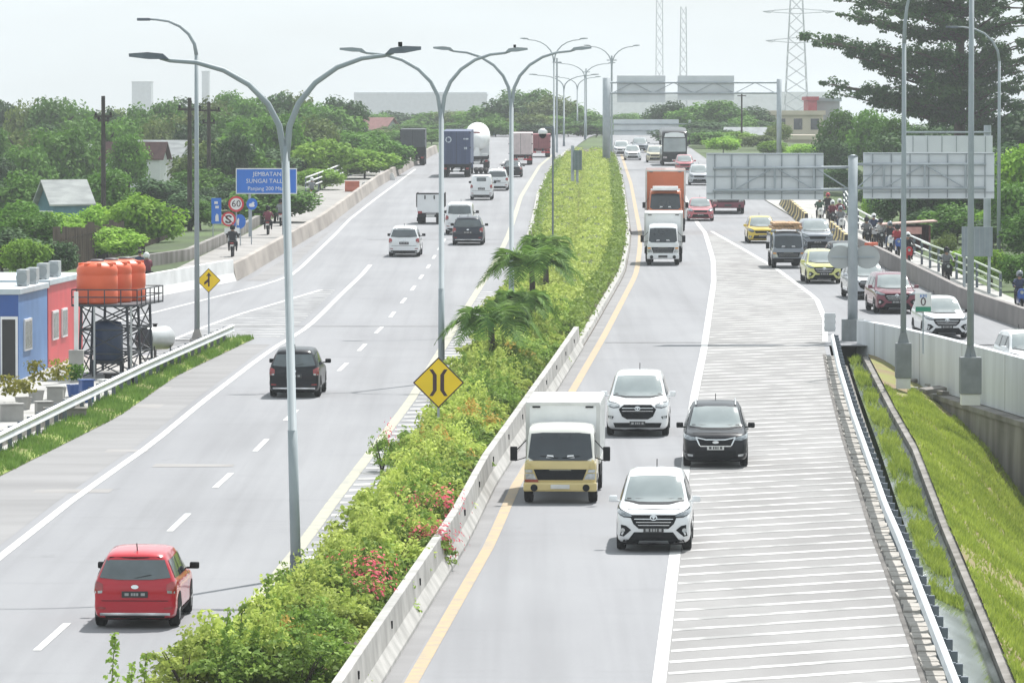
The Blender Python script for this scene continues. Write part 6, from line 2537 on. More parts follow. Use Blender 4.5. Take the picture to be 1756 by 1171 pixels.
def truck(label, px, py, cabm, boxm, m, Wc=1.78, Wb=1.95, Hb=2.72, Lb=4.2, zb0=.95, sz=1.0, roofm=None, lowm=None, kind='box', name='box_truck', cat='truck', bump=None, visor=False, group=None, Lc=1.65, topm=None):
    t = thing(name, label, cat, group=group)
    B, bv = loft_body(CABP, Lc, Wc, sz, 'cab', cabm, t, .03)
    if topm:
        B.data.materials.append(topm)
        for p in B.data.polygons:
            p.material_index = 1 if p.center.z > 1.22 * sz else 0
    hw = Wc / 2
    z = lambda v: v * sz
    decal(bv, [(-.89 * hw, z(1.28)), (-.74 * hw, z(1.20)), (.74 * hw, z(1.20)), (.89 * hw, z(1.28)), (.82 * hw, z(1.92)), (.5 * hw, z(1.95)), (-.5 * hw, z(1.95)), (-.82 * hw, z(1.92))], 'front', 'windshield', GLASS_D, t, .014, 3)
    for s_ in (-1, 1):
        decal(bv, [(-.05 * s_ * hw, z(1.25)), (-.55 * s_ * hw, z(1.31)), (-.55 * s_ * hw, z(1.335)), (-.05 * s_ * hw, z(1.275))][::s_], 'front', 'wiper', BLACK, t, .022, 1)
        decal(bv, [(s_ * .16, z(1.27)), (s_ * .36, z(1.27)), (s_ * .33, z(1.35)), (s_ * .18, z(1.34))][::s_], 'front', 'dashboard_papers', SIGN_W, t, .018, 1)
    decal(bv, [(-.62 * hw, z(.66)), (.62 * hw, z(.66)), (.74 * hw, z(.96)), (-.74 * hw, z(.96))], 'front', 'grille', BLACK, t, .014)
    decal(bv, [(-.3 * hw, z(.93)), (.3 * hw, z(.93)), (.3 * hw, z(.945)), (-.3 * hw, z(.945))], 'front', 'grille_bar', PALE_YELLOW, t, .02, 1)
    for zz in (.72, .79, .86):
        decal(bv, [(-.60 * hw, z(zz)), (.60 * hw, z(zz)), (.62 * hw, z(zz + .012)), (-.62 * hw, z(zz + .012))], 'front', 'grille_bar', ALLOY if lowm is None else UNDER, t, .02, 1)
    for fn in (lambda q: q, half):
        decal(bv, fn([(.66 * hw, z(.68)), (.95 * hw, z(.68)), (.96 * hw, z(.84)), (.74 * hw, z(.84))]), 'front', 'headlight', LAMPGLASS, t, .018)
        decal(bv, fn([(.76 * hw, z(.87)), (.96 * hw, z(.87)), (.965 * hw, z(.95)), (.78 * hw, z(.95))]), 'front', 'indicator', AMBER if lowm is None else LAMPGLASS, t, .018, 1)
    if lowm:
        decal(bv, [(-.97 * hw, z(.60)), (-.60 * hw, z(.60)), (-.62 * hw, z(.675)), (-.97 * hw, z(.675))], 'front', 'marker_lamp', pmat('rusty_red_lens', (.28, .05, .03), .4), t, .03, 1)
        for fn in (lambda q: q, half):
            decal(bv, fn([(.80 * hw, z(.97)), (.975 * hw, z(.97)), (.975 * hw, z(1.12)), (.84 * hw, z(1.12))]), 'front', 'corner_panel', cabm, t, .014, 1)
    bm = NB()
    box(bm, -hw * 1.02, hw * 1.02, -.10, .28, z(.34), z(.60), bev=.05)
    bp = obj('bumper', bm, bump or cabm, t, False)
    bm = NB()
    box(bm, -.24, .24, -.125, -.103, z(.42), z(.54), bev=.01)
    pl = obj('number_plate', bm, PLATE_W if lowm else PLATE_K, bp)
    bm = NB()
    for sg in (-1, 1):
        bm2 = NB()
        lathe(bm2, [(.09, -.115), (.09, -.102)], 14, 'y', c=(sg * hw * .72, 0, z(.45)))
        obj('fog_lamp', bm2, BLACK, bp)
    bm.free()
    for s_ in ('left', 'right'):
        decal(bv, [(.20 * Lc, z(1.22)), (.86 * Lc, z(1.22)), (.86 * Lc, z(1.90)), (.40 * Lc, z(1.90))], s_, 'side_window', GLASS_D, t, .012)
    for sg in (-1, 1):
        bm = NB()
        tube(bm, [(sg * hw * .96, .12, z(1.28)), (sg * (hw + .22), -.02, z(1.20)), (sg * (hw + .26), -.02, z(1.42)), (sg * hw * .95, .3, z(1.75))], .014, 5)
        mir_out(bm, sg * (hw + .26), -.02, z(1.42))
        obj('mirror', bm, BLACK, t, False)
    if visor:
        bm = NB()
        box(bm, -hw * .86, hw * .86, .02, .5, z(2.10), z(2.17), bev=.02)
        box(bm, -hw * .74, hw * .74, .30, .75, z(2.175), z(2.30), bev=.04)
        obj('sun_visor', bm, roofm or WHITE_PAINT, t)
    y0 = Lc + .12
    hb = Wb / 2
    if kind == 'box':
        bm = NB()
        box(bm, -hb, hb, y0, y0 + Lb, zb0, Hb, bev=.035)
        bx = obj('cargo_box', bm, boxm, t)
        bm = NB()
        for x in (-hb - .012, hb + .002):
            box(bm, x, x + .01, y0 + .05, y0 + Lb - .05, zb0 - .0, zb0 + .12)
            k = 0
            for i in range(6):
                yy = y0 + .1 + (Lb - .2) * i / 5
                box(bm, x, x + .01, yy - .03, yy + .03, zb0 + .12, Hb - .06)
        for x in (-hb + .0, hb - .09):
            box(bm, x, x + .09, y0 - .012, y0 - .001, zb0, Hb)
        box(bm, -hb + .09, hb - .09, y0 - .012, y0 - .001, Hb - .09, Hb)
        obj('frame_trim', bm, pmat('pale_trim', (.62, .62, .60), .5), bx)
        for sg in (-1, 1):
            bm = NB()
            box(bm, sg * hb * .72 - .1, sg * hb * .72 + .1, y0 - .03, y0 - .013, Hb - .14, Hb - .10)
            obj('marker_lamp', bm, UNDER, bx)
    bm = NB()
    for sg in (-1, 1):
        box(bm, sg * .36 - .05, sg * .36 + .05, .3, y0 + Lb - .1, .52, .72)
    box(bm, -hw * .8, hw * .8, .3, 1.4, .40, .6)
    box(bm, -hb * .94, hb * .94, y0 + .02, y0 + Lb - .02, zb0 - .16, zb0 - .002)
    obj('chassis', bm, UNDER, t)
    R = .39 * (sz if sz > 1 else 1)
    ya = .55 * sz
    yr = y0 + Lb * .66
    add_wheels(t, [(sg * (hw - .10), ya) for sg in (-1, 1)], R, .22)
    add_wheels(t, [(sg * (hb - .24), yr) for sg in (-1, 1)], R, .42)
    for sg in (-1, 1):
        bm = NB()
        box(bm, sg * hb * .98 - .02, sg * hb * .98 + .02, y0 + .3, yr - .7, .55, .85)
        obj('side_guard', bm, UNDER, t)
    for ch in t.children:
        ch.location.y -= ya
    place(t, px, py, False, m, 0)
    return t


def rear_truck(label, px, py, m, Wd, H, Lb, boxm, kind='container', name='truck', cat='truck', z0=1.0, tail=None):
    """truck going away, seen from behind"""
    t = thing(name, label, cat)
    hb = Wd / 2
    bm = NB()
    for sg in (-1, 1):
        box(bm, sg * .42 - .07, sg * .42 + .07, .1, Lb + 1.9, .62, .88)
    for y in (.3, Lb * .5, Lb - .3):
        box(bm, -hb * .9, hb * .9, y - .08, y + .08, .88, z0 - .003)
    obj('chassis', bm, UNDER, t)
    bm = NB()
    box(bm, -hb * .96, hb * .96, -.06, .06, .45, .62, bev=.02)
    bp = obj('rear_bumper', bm, tail or UNDER, t)
    bm = NB()
    box(bm, -.26, .26, -.085, -.062, .47, .60)
    obj('number_plate', bm, PLATE_W, bp)
    for sg in (-1, 1):
        bm = NB()
        box(bm, sg * hb * .78 - .14, sg * hb * .78 + .14, -.02, .05, .68, .84, bev=.015)
        obj('tail_light', bm, TAIL, t)
        bm = NB()
        box(bm, sg * hb * .74 - .24, sg * hb * .74 + .24, .02, .05, .18, .44)
        obj('mud_flap', bm, RUBBER, t)
    R = .48 if H > 3 else .38
    add_wheels(t, [(sg * (hb - .28), y) for sg in (-1, 1) for y in ((.95, 2.2) if Lb > 5.5 else (1.0,))], R, .5)
    add_wheels(t, [(sg * (hb - .2), Lb + 1.0) for sg in (-1, 1)], R, .26)
    if kind in ('container', 'cargo'):
        bm = NB()
        box(bm, -hb, hb, 0, Lb, z0, H, bev=.03)
        bx = obj('container', bm, boxm, t)
        bm = NB()
        for x in (-hb * .62, -hb * .30, hb * .30, hb * .62):
            tube(bm, [(x, -.05, z0 + .08), (x, -.05, H - .08)], .025, 6)
        obj('lock_bar', bm, boxm, bx)
        bm = NB()
        box(bm, -.015, .015, -.012, -.002, z0 + .05, H - .05)
        for zz in (z0 + .10, (z0 + H) / 2, H - .14):
            for sg in (-1, 1):
                box(bm, sg * hb * .97 - .06, sg * hb * .97 + .06, -.02, -.002, zz - .05, zz + .05)
        obj('door_gap', bm, UNDER, bx)
        if kind == 'container':
            bm = NB()
            lathe(bm, [(.27, -.03), (.27, -.01)], 20, 'y', c=(-hb * .55, 0, H - .75))
            e = obj('emblem', bm, pmat('pale_emblem', (.55, .60, .66), .6), bx)
            bm = NB()
            lathe(bm, [(.18, -.036), (.18, -.031)], 16, 'y', c=(-hb * .55, 0, H - .75))
            obj('emblem', bm, boxm, bx)
            bm = NB()
            box(bm, hb * .5, hb * .85, -.02, -.003, H - .75, H - .62)
            box(bm, hb * .55, hb * .75, -.02, -.003, H - 1.6, H - 1.4)
            obj('placard', bm, pmat('pale_emblem', (.55, .60, .66), .6), bx)
    cab = NB()
    box(cab, -hb * .94, hb * .94, Lb + .25, Lb + 1.9, .55, min(2.7, H - .15), bev=.08)
    obj('cab', cab, boxm if kind != 'cargo' else (tail or boxm), t)
    for ch in t.children:
        ch.location.y -= .95
    # local +Y is the direction of travel here
    p = P(px, py)
    hd = Vector((m, 1, 0)).normalized()
    t.location = (p.x, p.y, r(p.y) + .01)
    t.rotation_euler = (math.atan(K), 0, -m)
    return t


P_WHITE = paint('white', (.76, .77, .78))
P_RED = paint('red', (.45, .008, .022))
P_BLACK = paint('black', (.010, .011, .015), .35)
P_DGREY = paint('dark_grey', (.022, .027, .042), .45)
P_SILVER = paint('silver', (.48, .50, .53), metal=.3)
P_GREY = paint('grey', (.22, .24, .27), metal=.3)
P_MAROON = paint('maroon', (.17, .035, .055))
P_YELLOW = paint('yellow', (.66, .48, .06))
P_LIME = paint('pale_lime', (.62, .62, .22))
P_BEIGE = paint('beige', (.66, .60, .44))
P_PINK = paint('faded_red', (.50, .14, .16))
P_CREAMY = paint("cream_truck", (.60, .48, .21))
P_ORANGE = paint('orange', (.55, .13, .035))
P_NAVY = pmat('navy_container', (.05, .075, .16), .55, col2=(.035, .055, .125), scale=1, stretch=(9, 1, .3))
P_STEELB = paint('steel_blue', (.10, .16, .20))

md = DL.slope
# --- left carriageway, driving away
car('red hatchback driving away in the near left lane', 237, 1073, P_RED, 'hatch', L=3.9, Wd=1.655, H=1.53, wb=2.525, away=True, m=.034, trim=CHROME, mirror_m=BLACK)
car('black hatchback driving away behind the nearest lamp post', 507, 680, P_BLACK, 'hatch', L=4.07, Wd=1.655, H=1.60, wb=2.525, away=True, m=.034, trim=CHROME)
car('white people carrier driving away alone between the left lanes', 694, 440, P_WHITE, 'mpv', L=4.4, Wd=1.7, H=1.68, wb=2.65, away=True, m=.026)
car('dark blue grey SUV driving away in front of a white van', 803, 420, P_DGREY, 'mpv', L=4.5, Wd=1.8, H=1.66, wb=2.68, away=True, m=.022, rack=True, trim=CHROME)
car('white high roofed van half hidden behind the dark SUV', 789, 402, P_WHITE, 'van', L=4.6, Wd=1.75, H=1.95, wb=2.7, away=True, m=.022, name='van', cat='van')
car('white panel van with a small rear window and load on its roof', 826, 343, P_WHITE, 'van', L=4.2, Wd=1.68, H=1.9, wb=2.6, away=True, m=.018, name='van', cat='van', rearstyle='small')
car('white people carrier just right of the panel van', 853, 327, P_WHITE, 'mpv', L=4.5, Wd=1.75, H=1.72, wb=2.7, away=True, m=.018)
car('dark sedan driving away beside the far yellow hedge', 879, 304, P_BLACK, 'sedan', L=4.4, Wd=1.72, H=1.46, wb=2.6, away=True, m=.015)
# load on the van's roof
q = P(826, 343)
bm = NB()
for i in range(3):
    tube(bm, [(-.35 + .35 * i, 0, .18), (-.35 + .35 * i, .35, .3), (-.35 + .35 * i, .7, .16)], [.16, .22, .14], 8)
box(bm, -.6, .6, -.1, .9, 0, .05)
o = tag(obj('roof_load', bm, UNDER), 'dark bundle tied on the roof of the white panel van', 'luggage')
o.location = (q.x - .05, q.y + .6, q.z + 1.93)
o.rotation_euler = (math.atan(K), 0, 0)
# small box pickup with a dark cover frame
t = rear_truck('white walled pickup truck with an open dark frame, behind the second lamp', 739, 384, .022, 1.75, 2.05, 2.6, P_WHITE, kind='box', name='pickup_truck', cat='truck', z0=.75)
kid = [c for c in t.children if c.name.startswith('cab')][0]
bm = NB()
box(bm, -.86, .86, -.95, -.90, .75, 1.95, bev=.015)
box(bm, -.86, -.82, -.90, 1.6, .75, 1.95)
box(bm, .82, .86, -.90, 1.6, .75, 1.95)
box(bm, -.82, .82, -.90, 1.6, .72, .78)
obj('cargo_bed', bm, P_WHITE, t)
bm = NB()
box(bm, -.92, -.865, -.97, 1.65, 1.1, 2.0)
box(bm, .865, .92, -.97, 1.65, 1.1, 2.0)
box(bm, -.86, .86, -.975, -.955, 1.93, 2.02)
for x in (-.35, .25):
    box(bm, x - .04, x + .04, -.975, -.955, 1.62, 1.86)
obj('cover_frame', bm, UNDER, t)
rear_truck('tall navy blue container truck with a round emblem, driving away', 783, 304, .016, 2.5, 4.05, 12.0, P_NAVY, 'container', 'container_truck', 'truck', 1.15)
t = rear_truck('dark grey high sided truck with an open underside near the beige wall', 708, 284, .014, 2.4, 3.5, 5.4, pmat('dark_tarpaulin', (.05, .06, .07), .7), 'cargo', 'cargo_truck', 'truck', 1.75)
rear_truck('pale box truck with a red frame, far on the left lanes', 893, 283, .012, 2.3, 3.1, 6.0, pmat('pale_pink_box', (.62, .52, .52), .6), 'cargo', 'cargo_truck', 'truck', 1.0, tail=P_RED)
rear_truck('far dull red truck right of the red framed box truck', 924, 270, .012, 2.4, 2.4, 5.0, pmat('dull_red', (.26, .07, .08), .6), 'cargo', 'cargo_truck', 'truck', .9, tail=P_RED)


def tanker():
    t = rear_truck('white cement mixer truck right of the navy container', 818, 290, .014, 2.3, 2.9, 6.0, P_WHITE, 'none', 'mixer_truck', 'truck', 1.2)
    bm = NB()
    M4 = Matrix.Translation((0, 2.2, 2.95)) @ Matrix.Rotation(rad(12), 4, 'X')
    lathe(bm, [(.45, -2.4), (.62, -2.3), (1.12, -1.0), (1.22, 0), (1.15, 1.2), (.7, 2.6), (.5, 2.7)], 28, 'y')
    bmesh.ops.transform(bm, matrix=M4, verts=bm.verts[:])
    d = obj('drum', bm, WHITE_PAINT, t, True)
    bm = NB()
    box(bm, -.3, .3, -1.08, -1.02, 3.35, 3.5)
    obj('label_plate', bm, pmat('dull_red', (.26, .07, .08), .6), d)
    bm = NB()
    prism(bm, [(-.35, 1.1), (.35, 1.1), (.2, 2.0), (-.2, 2.0)], 'y', -.7, -.4)
    box(bm, -1.0, 1.0, -.3, .1, .95, 1.45, bev=.03)
    obj('chute', bm, WHITE_PAINT, t)


tanker()

# --- right carriageway, coming towards the camera
mr = YR.slope
truck('beige cabbed box truck close to the median barrier', 962, 861, P_CREAMY, WHITE_PAINT, .047, lowm=True, bump=P_CREAMY, Wc=1.82, Wb=1.88, Hb=2.44, zb0=.88, sz=.90, topm=paint('cab_white', (.70, .69, .64)))
car('white SUV with a black slatted grille, nearest of the oncoming cars', 1122, 942, P_WHITE, 'mpv', 'suv', L=4.435, Wd=1.70, H=1.70, wb=2.685, m=.046, mirror_m=P_WHITE)
car('white people carrier with a big black grille, right behind the beige truck', 1094, 746, P_WHITE, 'mpv', 'mpv', L=4.73, Wd=1.83, H=1.80, wb=2.75, m=.040, mirror_m=P_WHITE)
car('black people carrier with roof rails and a white plate, on the hatching', 1227, 799, P_BLACK, 'mpv', 'lmpv', L=4.5, Wd=1.76, H=1.65, wb=2.72, m=.036, rack=True, mirror_m=BLACK)
truck('small white box truck in front of the orange truck', 1137, 455, P_WHITE, WHITE_PAINT, .038, Wc=1.66, Wb=2.0, Hb=2.72, Lb=4.0)
truck('orange truck with a tall open orange body and roof visor', 1141, 402, P_ORANGE, P_ORANGE, .030, Wc=2.1, Wb=2.45, Hb=3.9, Lb=6.2, sz=1.28, roofm=WHITE_PAINT, visor=True, name='cargo_truck')
car('red sedan with a dark red bonnet, right of the orange truck', 1201, 379, P_PINK, 'sedan', 'plain', L=4.4, Wd=1.75, H=1.5, wb=2.6, m=.02)
car('silver people carrier between orange truck and gantry board', 1199, 318, P_SILVER, 'mpv', 'plain', L=4.5, Wd=1.75, H=1.7, wb=2.7, m=.015)
car('faded red car above the roof of the orange truck', 1174, 296, P_PINK, 'mpv', 'plain', L=4.2, Wd=1.7, H=1.6, wb=2.55, m=.012)
car('beige taxi far off, left of the black bus', 1123, 279, P_BEIGE, 'mpv', 'plain', L=4.2, Wd=1.68, H=1.65, wb=2.55, m=.008, name='taxi', cat='taxi')
car('small white car far off at the left edge of the right lanes', 1085, 275, P_WHITE, 'sedan', 'plain', L=4.3, Wd=1.7, H=1.5, wb=2.6, m=.008)
car('faint white car far off behind the other far white car', 1066, 268, P_WHITE, 'mpv', 'plain', L=4.3, Wd=1.7, H=1.6, wb=2.6, m=.008)
car('faint grey car far off left of the taxi', 1098, 262, P_GREY, 'mpv', 'plain', L=4.3, Wd=1.7, H=1.6, wb=2.6, m=.004)
# hidden truck behind the left gantry board: oncoming, red lower body
t = truck('tall pale box truck with a dark red lower front behind the gantry board', 1248, 367, P_MAROON, WHITE_PAINT, .01, Wc=2.2, Wb=2.5, Hb=3.9, Lb=7.0, sz=1.25)


def bus():
    t = thing('bus', 'black bus with a pale curved top far up the right lanes', 'bus')
    pr = [(0.0, .45, 1.2, 1.3, .93, .92), (.01, .38, 1.2, 1.8, .985, .96), (.025, .36, 1.2, 2.6, 1.0, .965), (.04, .36, 1.2, 3.15, 1.0, .95), (.07, .36, 1.2, 3.32, 1.0, .93), (.5, .36, 1.2, 3.36, 1, .93), (.97, .36, 1.2, 3.34, 1, .93), (1.0, .5, 1.2, 3.0, .97, .9)]
    B, bv = loft_body(pr, 10.5, 2.5, 1.0, 'body', P_BLACK, t, .03)
    decal(bv, [(-1.08, 1.35), (1.08, 1.35), (1.05, 2.65), (-1.05, 2.65)], 'front', 'windshield', GLASS, t, .015, 3)
    decal(bv, [(-1.0, 2.75), (1.0, 2.75), (.9, 3.1), (.3, 3.2), (-.3, 3.2), (-.9, 3.1)], 'front', 'destination_panel', WHITE_PAINT, t, .015, 2)
    decal(bv, [(-.25, .5), (.25, .5), (.25, .62), (-.25, .62)], 'front', 'number_plate', PLATE_W, t, .02, 1)
    for fn in (lambda q: q, half):
        decal(bv, fn([(.72, .72), (1.1, .72), (1.1, .9), (.76, .9)]), 'front', 'headlight', LAMPGLASS, t, .015, 1)
    for s_ in ('left', 'right'):
        decal(bv, [(.9, 1.5), (9.9, 1.5), (9.9, 2.6), (.9, 2.6)], s_, 'side_window', GLASS_D, t, .012, 3)
    for sg in (-1, 1):
        bm = NB()
        tube(bm, [(sg * 1.1, .1, 2.9), (sg * 1.4, -.25, 2.8), (sg * 1.4, -.28, 2.4)], .03, 5)
        box(bm, sg * 1.4 - .1, sg * 1.4 + .1, -.35, -.22, 2.05, 2.45, bev=.02)
        obj('mirror', bm, BLACK, t)
    add_wheels(t, [(sg * 1.1, y) for sg in (-1, 1) for y in (2.2, 8.0)], .48, .3)
    for ch in t.children:
        ch.location.y -= 2.2
    place(t, 1156, 284, False, .008, 0)
    t.location.x = W(1156, 284, t.location.y).x


bus()

# --- the slip road on the right
ms = -.045
car('yellow car leading on the right, left of the loaded pickup', 1306, 417, P_YELLOW, 'mpv', 'plain', L=4.1, Wd=1.68, H=1.55, wb=2.52, m=-.012)
car('grey people carrier behind the loaded pickup', 1400, 430, P_GREY, 'mpv', 'plain', L=4.6, Wd=1.82, H=1.75, wb=2.75, m=-.03)
car('pale lime green hatchback on the slip road merge', 1411, 486, P_LIME, 'mpv', 'suv', L=4.1, Wd=1.68, H=1.6, wb=2.52, m=-.04)
car('silver and black car half behind the gantry post', 1488, 513, P_SILVER, 'mpv', 'mpv', L=4.5, Wd=1.78, H=1.65, wb=2.7, m=-.05)
car('dark car peeking out behind the lime hatchback', 1452, 470, P_BLACK, 'mpv', 'plain', L=4.4, Wd=1.72, H=1.6, wb=2.6, m=-.05)
car('maroon crossover behind the left parapet lamp', 1534, 537, P_MAROON, 'mpv', 'suv', L=4.6, Wd=1.8, H=1.7, wb=2.75, m=-.055)
car('white hatchback with twin black grilles beside the kilometre plate', 1619, 580, P_WHITE, 'mpv', 'suv', L=4.3, Wd=1.76, H=1.6, wb=2.6, m=-.065, mirror_m=BLACK)
car('white car entering at the right frame edge', 1772, 650, P_WHITE, 'mpv', 'plain', L=4.4, Wd=1.72, H=1.6, wb=2.6, m=-.08)


def loaded_pickup():
    t = truck('grey pickup with timber loaded over its cab', 1351, 460, P_GREY, P_GREY, -.02, Wc=1.65, Wb=1.7, Hb=1.3, Lb=2.6, kind='open', name='pickup_truck', cat='truck', sz=.86, bump=UNDER)
    bm = NB()
    box(bm, -.85, -.80, 1.2, 3.9, .75, 1.75)
    box(bm, .80, .85, 1.2, 3.9, .75, 1.75)
    box(bm, -.80, .80, 1.2, 1.26, .75, 1.6)
    box(bm, -.80, .80, 3.85, 3.9, .75, 1.6)
    obj('cargo_bed', bm, P_GREY, t)
    p = t.location
    bm = NB()
    g = random.Random(4)
    for i in range(10):
        x = -.78 + .156 * i
        box(bm, x, x + .14, .1, 3.4, 2.0 + g.uniform(-.01, .02), 2.12 + g.uniform(0, .05))
    for i in range(9):
        x = -.7 + .156 * i
        box(bm, x, x + .14, .2, 3.4, 2.18, 2.30 + g.uniform(0, .04))
    o = tag(obj('timber_load', bm, pmat('timber', (.48, .30, .16), .8, col2=(.36, .22, .12), scale=2)), 'stack of brown planks carried over the grey pickup cab', 'timber')
    o.location = p
    o.rotation_euler = t.rotation_euler


loaded_pickup()

# ================================================================== MOTORBIKES AND RIDERS
def skin_person(name, J, edges, cols):
    """one continuous body grown over a skeleton; cols gives a material index by vertex test"""
    me = bpy.data.meshes.new(name)
    ks = list(J)
    me.from_pydata([J[k][:3] for k in ks], [(ks.index(a), ks.index(b)) for a, b in edges], [])
    o = bpy.data.objects.new(name, me)
    COL.objects.link(o)
    md_ = o.modifiers.new('skin', 'SKIN')
    for i, k in enumerate(ks):
        rr = J[k][3]
        me.skin_vertices[0].data[i].radius = (rr, rr * (J[k][4] if len(J[k]) > 4 else 1))
        me.skin_vertices[0].data[i].use_root = (k == 'pelvis')
    sub = o.modifiers.new('sub', 'SUBSURF')
    sub.levels = 1
    dg = bpy.context.evaluated_depsgraph_get()
    dg.update()
    m2 = bpy.data.meshes.new_from_object(o.evaluated_get(dg))
    bpy.data.objects.remove(o)
    m2.polygons.foreach_set('use_smooth', [True] * len(m2.polygons))
    m2.materials.clear()
    for i in range(4):
        m2.materials.append(None)
    for p in m2.polygons:
        p.material_index = cols(p.center)
    return m2


def limb_pts(d):
    return d


RJ = {'pelvis': (0, .25, .86, .155), 'belly': (0, .22, 1.02, .150), 'chest': (0, .14, 1.24, .165), 'neck': (0, .09, 1.42, .062), 'head': (0, .06, 1.56, .095), 'crown': (0, .06, 1.66, .085)}
RE_ = [('pelvis', 'belly'), ('belly', 'chest'), ('chest', 'neck'), ('neck', 'head'), ('head', 'crown')]
for s_, n_ in ((-1, 'l'), (1, 'r')):
    RJ.update({'sh' + n_: (s_ * .20, .12, 1.34, .075), 'el' + n_: (s_ * .30, -.08, 1.12, .052), 'wr' + n_: (s_ * .29, -.34, 1.08, .038), 'ha' + n_: (s_ * .28, -.42, 1.07, .042), 'hi' + n_: (s_ * .11, .22, .83, .10), 'kn' + n_: (s_ * .22, -.16, .80, .075), 'an' + n_: (s_ * .20, -.02, .40, .05), 'to' + n_: (s_ * .21, -.18, .33, .045)})
    RE_ += [('chest', 'sh' + n_), ('sh' + n_, 'el' + n_), ('el' + n_, 'wr' + n_), ('wr' + n_, 'ha' + n_), ('pelvis', 'hi' + n_), ('hi' + n_, 'kn' + n_), ('kn' + n_, 'an' + n_), ('an' + n_, 'to' + n_)]


def rcol(c):
    if c.z > 1.40 or (c.y < -.36 and c.z > 1.0):
        return 2
    if c.z < .40:
        return 3
    if c.z > .92 and not (abs(c.x) < .32 and c.y < -.05 and c.z < .95):
        return 0
    return 1


RIDER = skin_person('rider', RJ, RE_, rcol)
SJ = {'pelvis': (0, 0, .92, .14), 'belly': (0, 0, 1.08, .14), 'chest': (0, .01, 1.30, .16), 'neck': (0, 0, 1.47, .06), 'head': (0, -.02, 1.60, .092), 'crown': (0, -.02, 1.70, .08)}
for s_, n_ in ((-1, 'l'), (1, 'r')):
    SJ.update({'sh' + n_: (s_ * .20, 0, 1.40, .07), 'el' + n_: (s_ * .26, .04, 1.13, .05), 'wr' + n_: (s_ * .27, -.04, .90, .036), 'ha' + n_: (s_ * .27, -.06, .82, .04), 'hi' + n_: (s_ * .10, 0, .88, .095), 'kn' + n_: (s_ * .11, -.05 * s_, .50, .068), 'an' + n_: (s_ * .11, .06 * s_, .09, .045), 'to' + n_: (s_ * .12, .06 * s_ - .14, .04, .04)})
STANDER = skin_person('person', SJ, RE_, lambda c: 2 if c.z > 1.45 or (c.z < .86 and abs(c.x) > .22) else (3 if c.z < .1 else (0 if c.z > .95 else 1)))
SKIN = pmat('skin', (.30, .17, .11), .6, var=.1)
SHOE = pmat('shoe', (.03, .028, .025), .6)


def cloth(nm, c):
    return pmat('cloth_' + nm, c, .85, var=.2, scale=6)


CL = {'black': cloth('black', (.02, .02, .025)), 'grey': cloth('grey', (.2, .21, .22)), 'red': cloth('red', (.40, .04, .05)), 'white': cloth('white', (.6, .6, .6)), 'navy': cloth('navy', (.03, .045, .10)), 'maroon': cloth('maroon', (.16, .03, .05)), 'green': cloth('green', (.05, .10, .07)), 'jeans': cloth('jeans', (.06, .08, .13)), 'khaki': cloth('khaki', (.22, .18, .12))}


def slots(o, ms):
    for i, m in enumerate(ms):
        o.material_slots[i].link = 'OBJECT'
        o.material_slots[i].material = m


bm = NB()
lathe(bm, [(.135, -.10), (.15, -.02), (.145, .06), (.11, .13), (.05, .165), (.01, .17)], 16)
HELM = obj('helmet', bm, BLACK, smooth=True).data
bm = NB()
prism(bm, circ(0, .0, .10, .06, 10), 'y', -.152, -.12)
VISR = obj('visor', bm, GLASS_D).data
# the bike
bm = NB()
prism(bm, [(.02, .30), (.35, .34), (.55, .62), (.95, .72), (.95, .80), (.60, .78), (.25, .76), (.12, .52), (-.25, .45), (-.42, .90), (-.52, .98), (-.55, .80), (-.42, .40)], 'x', -.11, .11)
bmesh.ops.bevel(bm, geom=bm.edges[:], offset=.03, segments=1, affect='EDGES')
BIKE_B = obj('body', bm, BLACK, smooth=False).data
bm = NB()
prism(bm, [(-.16, .55), (.16, .55), (.19, .85), (.10, 1.0), (-.10, 1.0), (-.19, .85)], 'y', -.60, -.50)
bmesh.ops.bevel(bm, geom=bm.edges[:], offset=.025, segments=1, affect='EDGES')
BIKE_S = obj('front_shield', bm, BLACK).data
bm = NB()
tube(bm, [(-.36, -.36, 1.05), (-.18, -.46, 1.04), (.18, -.46, 1.04), (.36, -.36, 1.05)], .02, 6)
for x in (-.30, .30):
    tube(bm, [(x, -.42, 1.05), (x * 1.15, -.45, 1.2)], .01, 4)
    box(bm, x * 1.15 - .06, x * 1.15 + .06, -.46, -.44, 1.18, 1.26)
BIKE_H = obj('handlebar', bm, UNDER).data
bm = NB()
lathe(bm, [(.075, -.645), (.085, -.60)], 14, 'y', c=(0, 0, .84))
BIKE_L = obj('headlight', bm, LAMPGLASS).data
bm = NB()
prism(bm, [(.05, .78), (.80, .82), (.95, .88), (.90, .90), (.10, .86)], 'x', -.13, .13)
BIKE_T = obj('seat', bm, RUBBER).data
bm = NB()
box(bm, -.09, .09, .98, 1.0, .60, .70)
BIKE_P = obj('number_plate', bm, PLATE_W).data
bm = NB()
box(bm, -.10, .10, .95, 1.0, .74, .82, bev=.01)
BIKE_R = obj('tail_light', bm, TAIL).data
for nm in ('helmet', 'visor', 'body', 'front_shield', 'handlebar', 'headlight', 'seat', 'number_plate', 'tail_light'):
    for o in [o for o in COL.objects if o.name.split('.')[0] == nm and o.parent is None and 'category' not in o]:
        bpy.data.objects.remove(o)


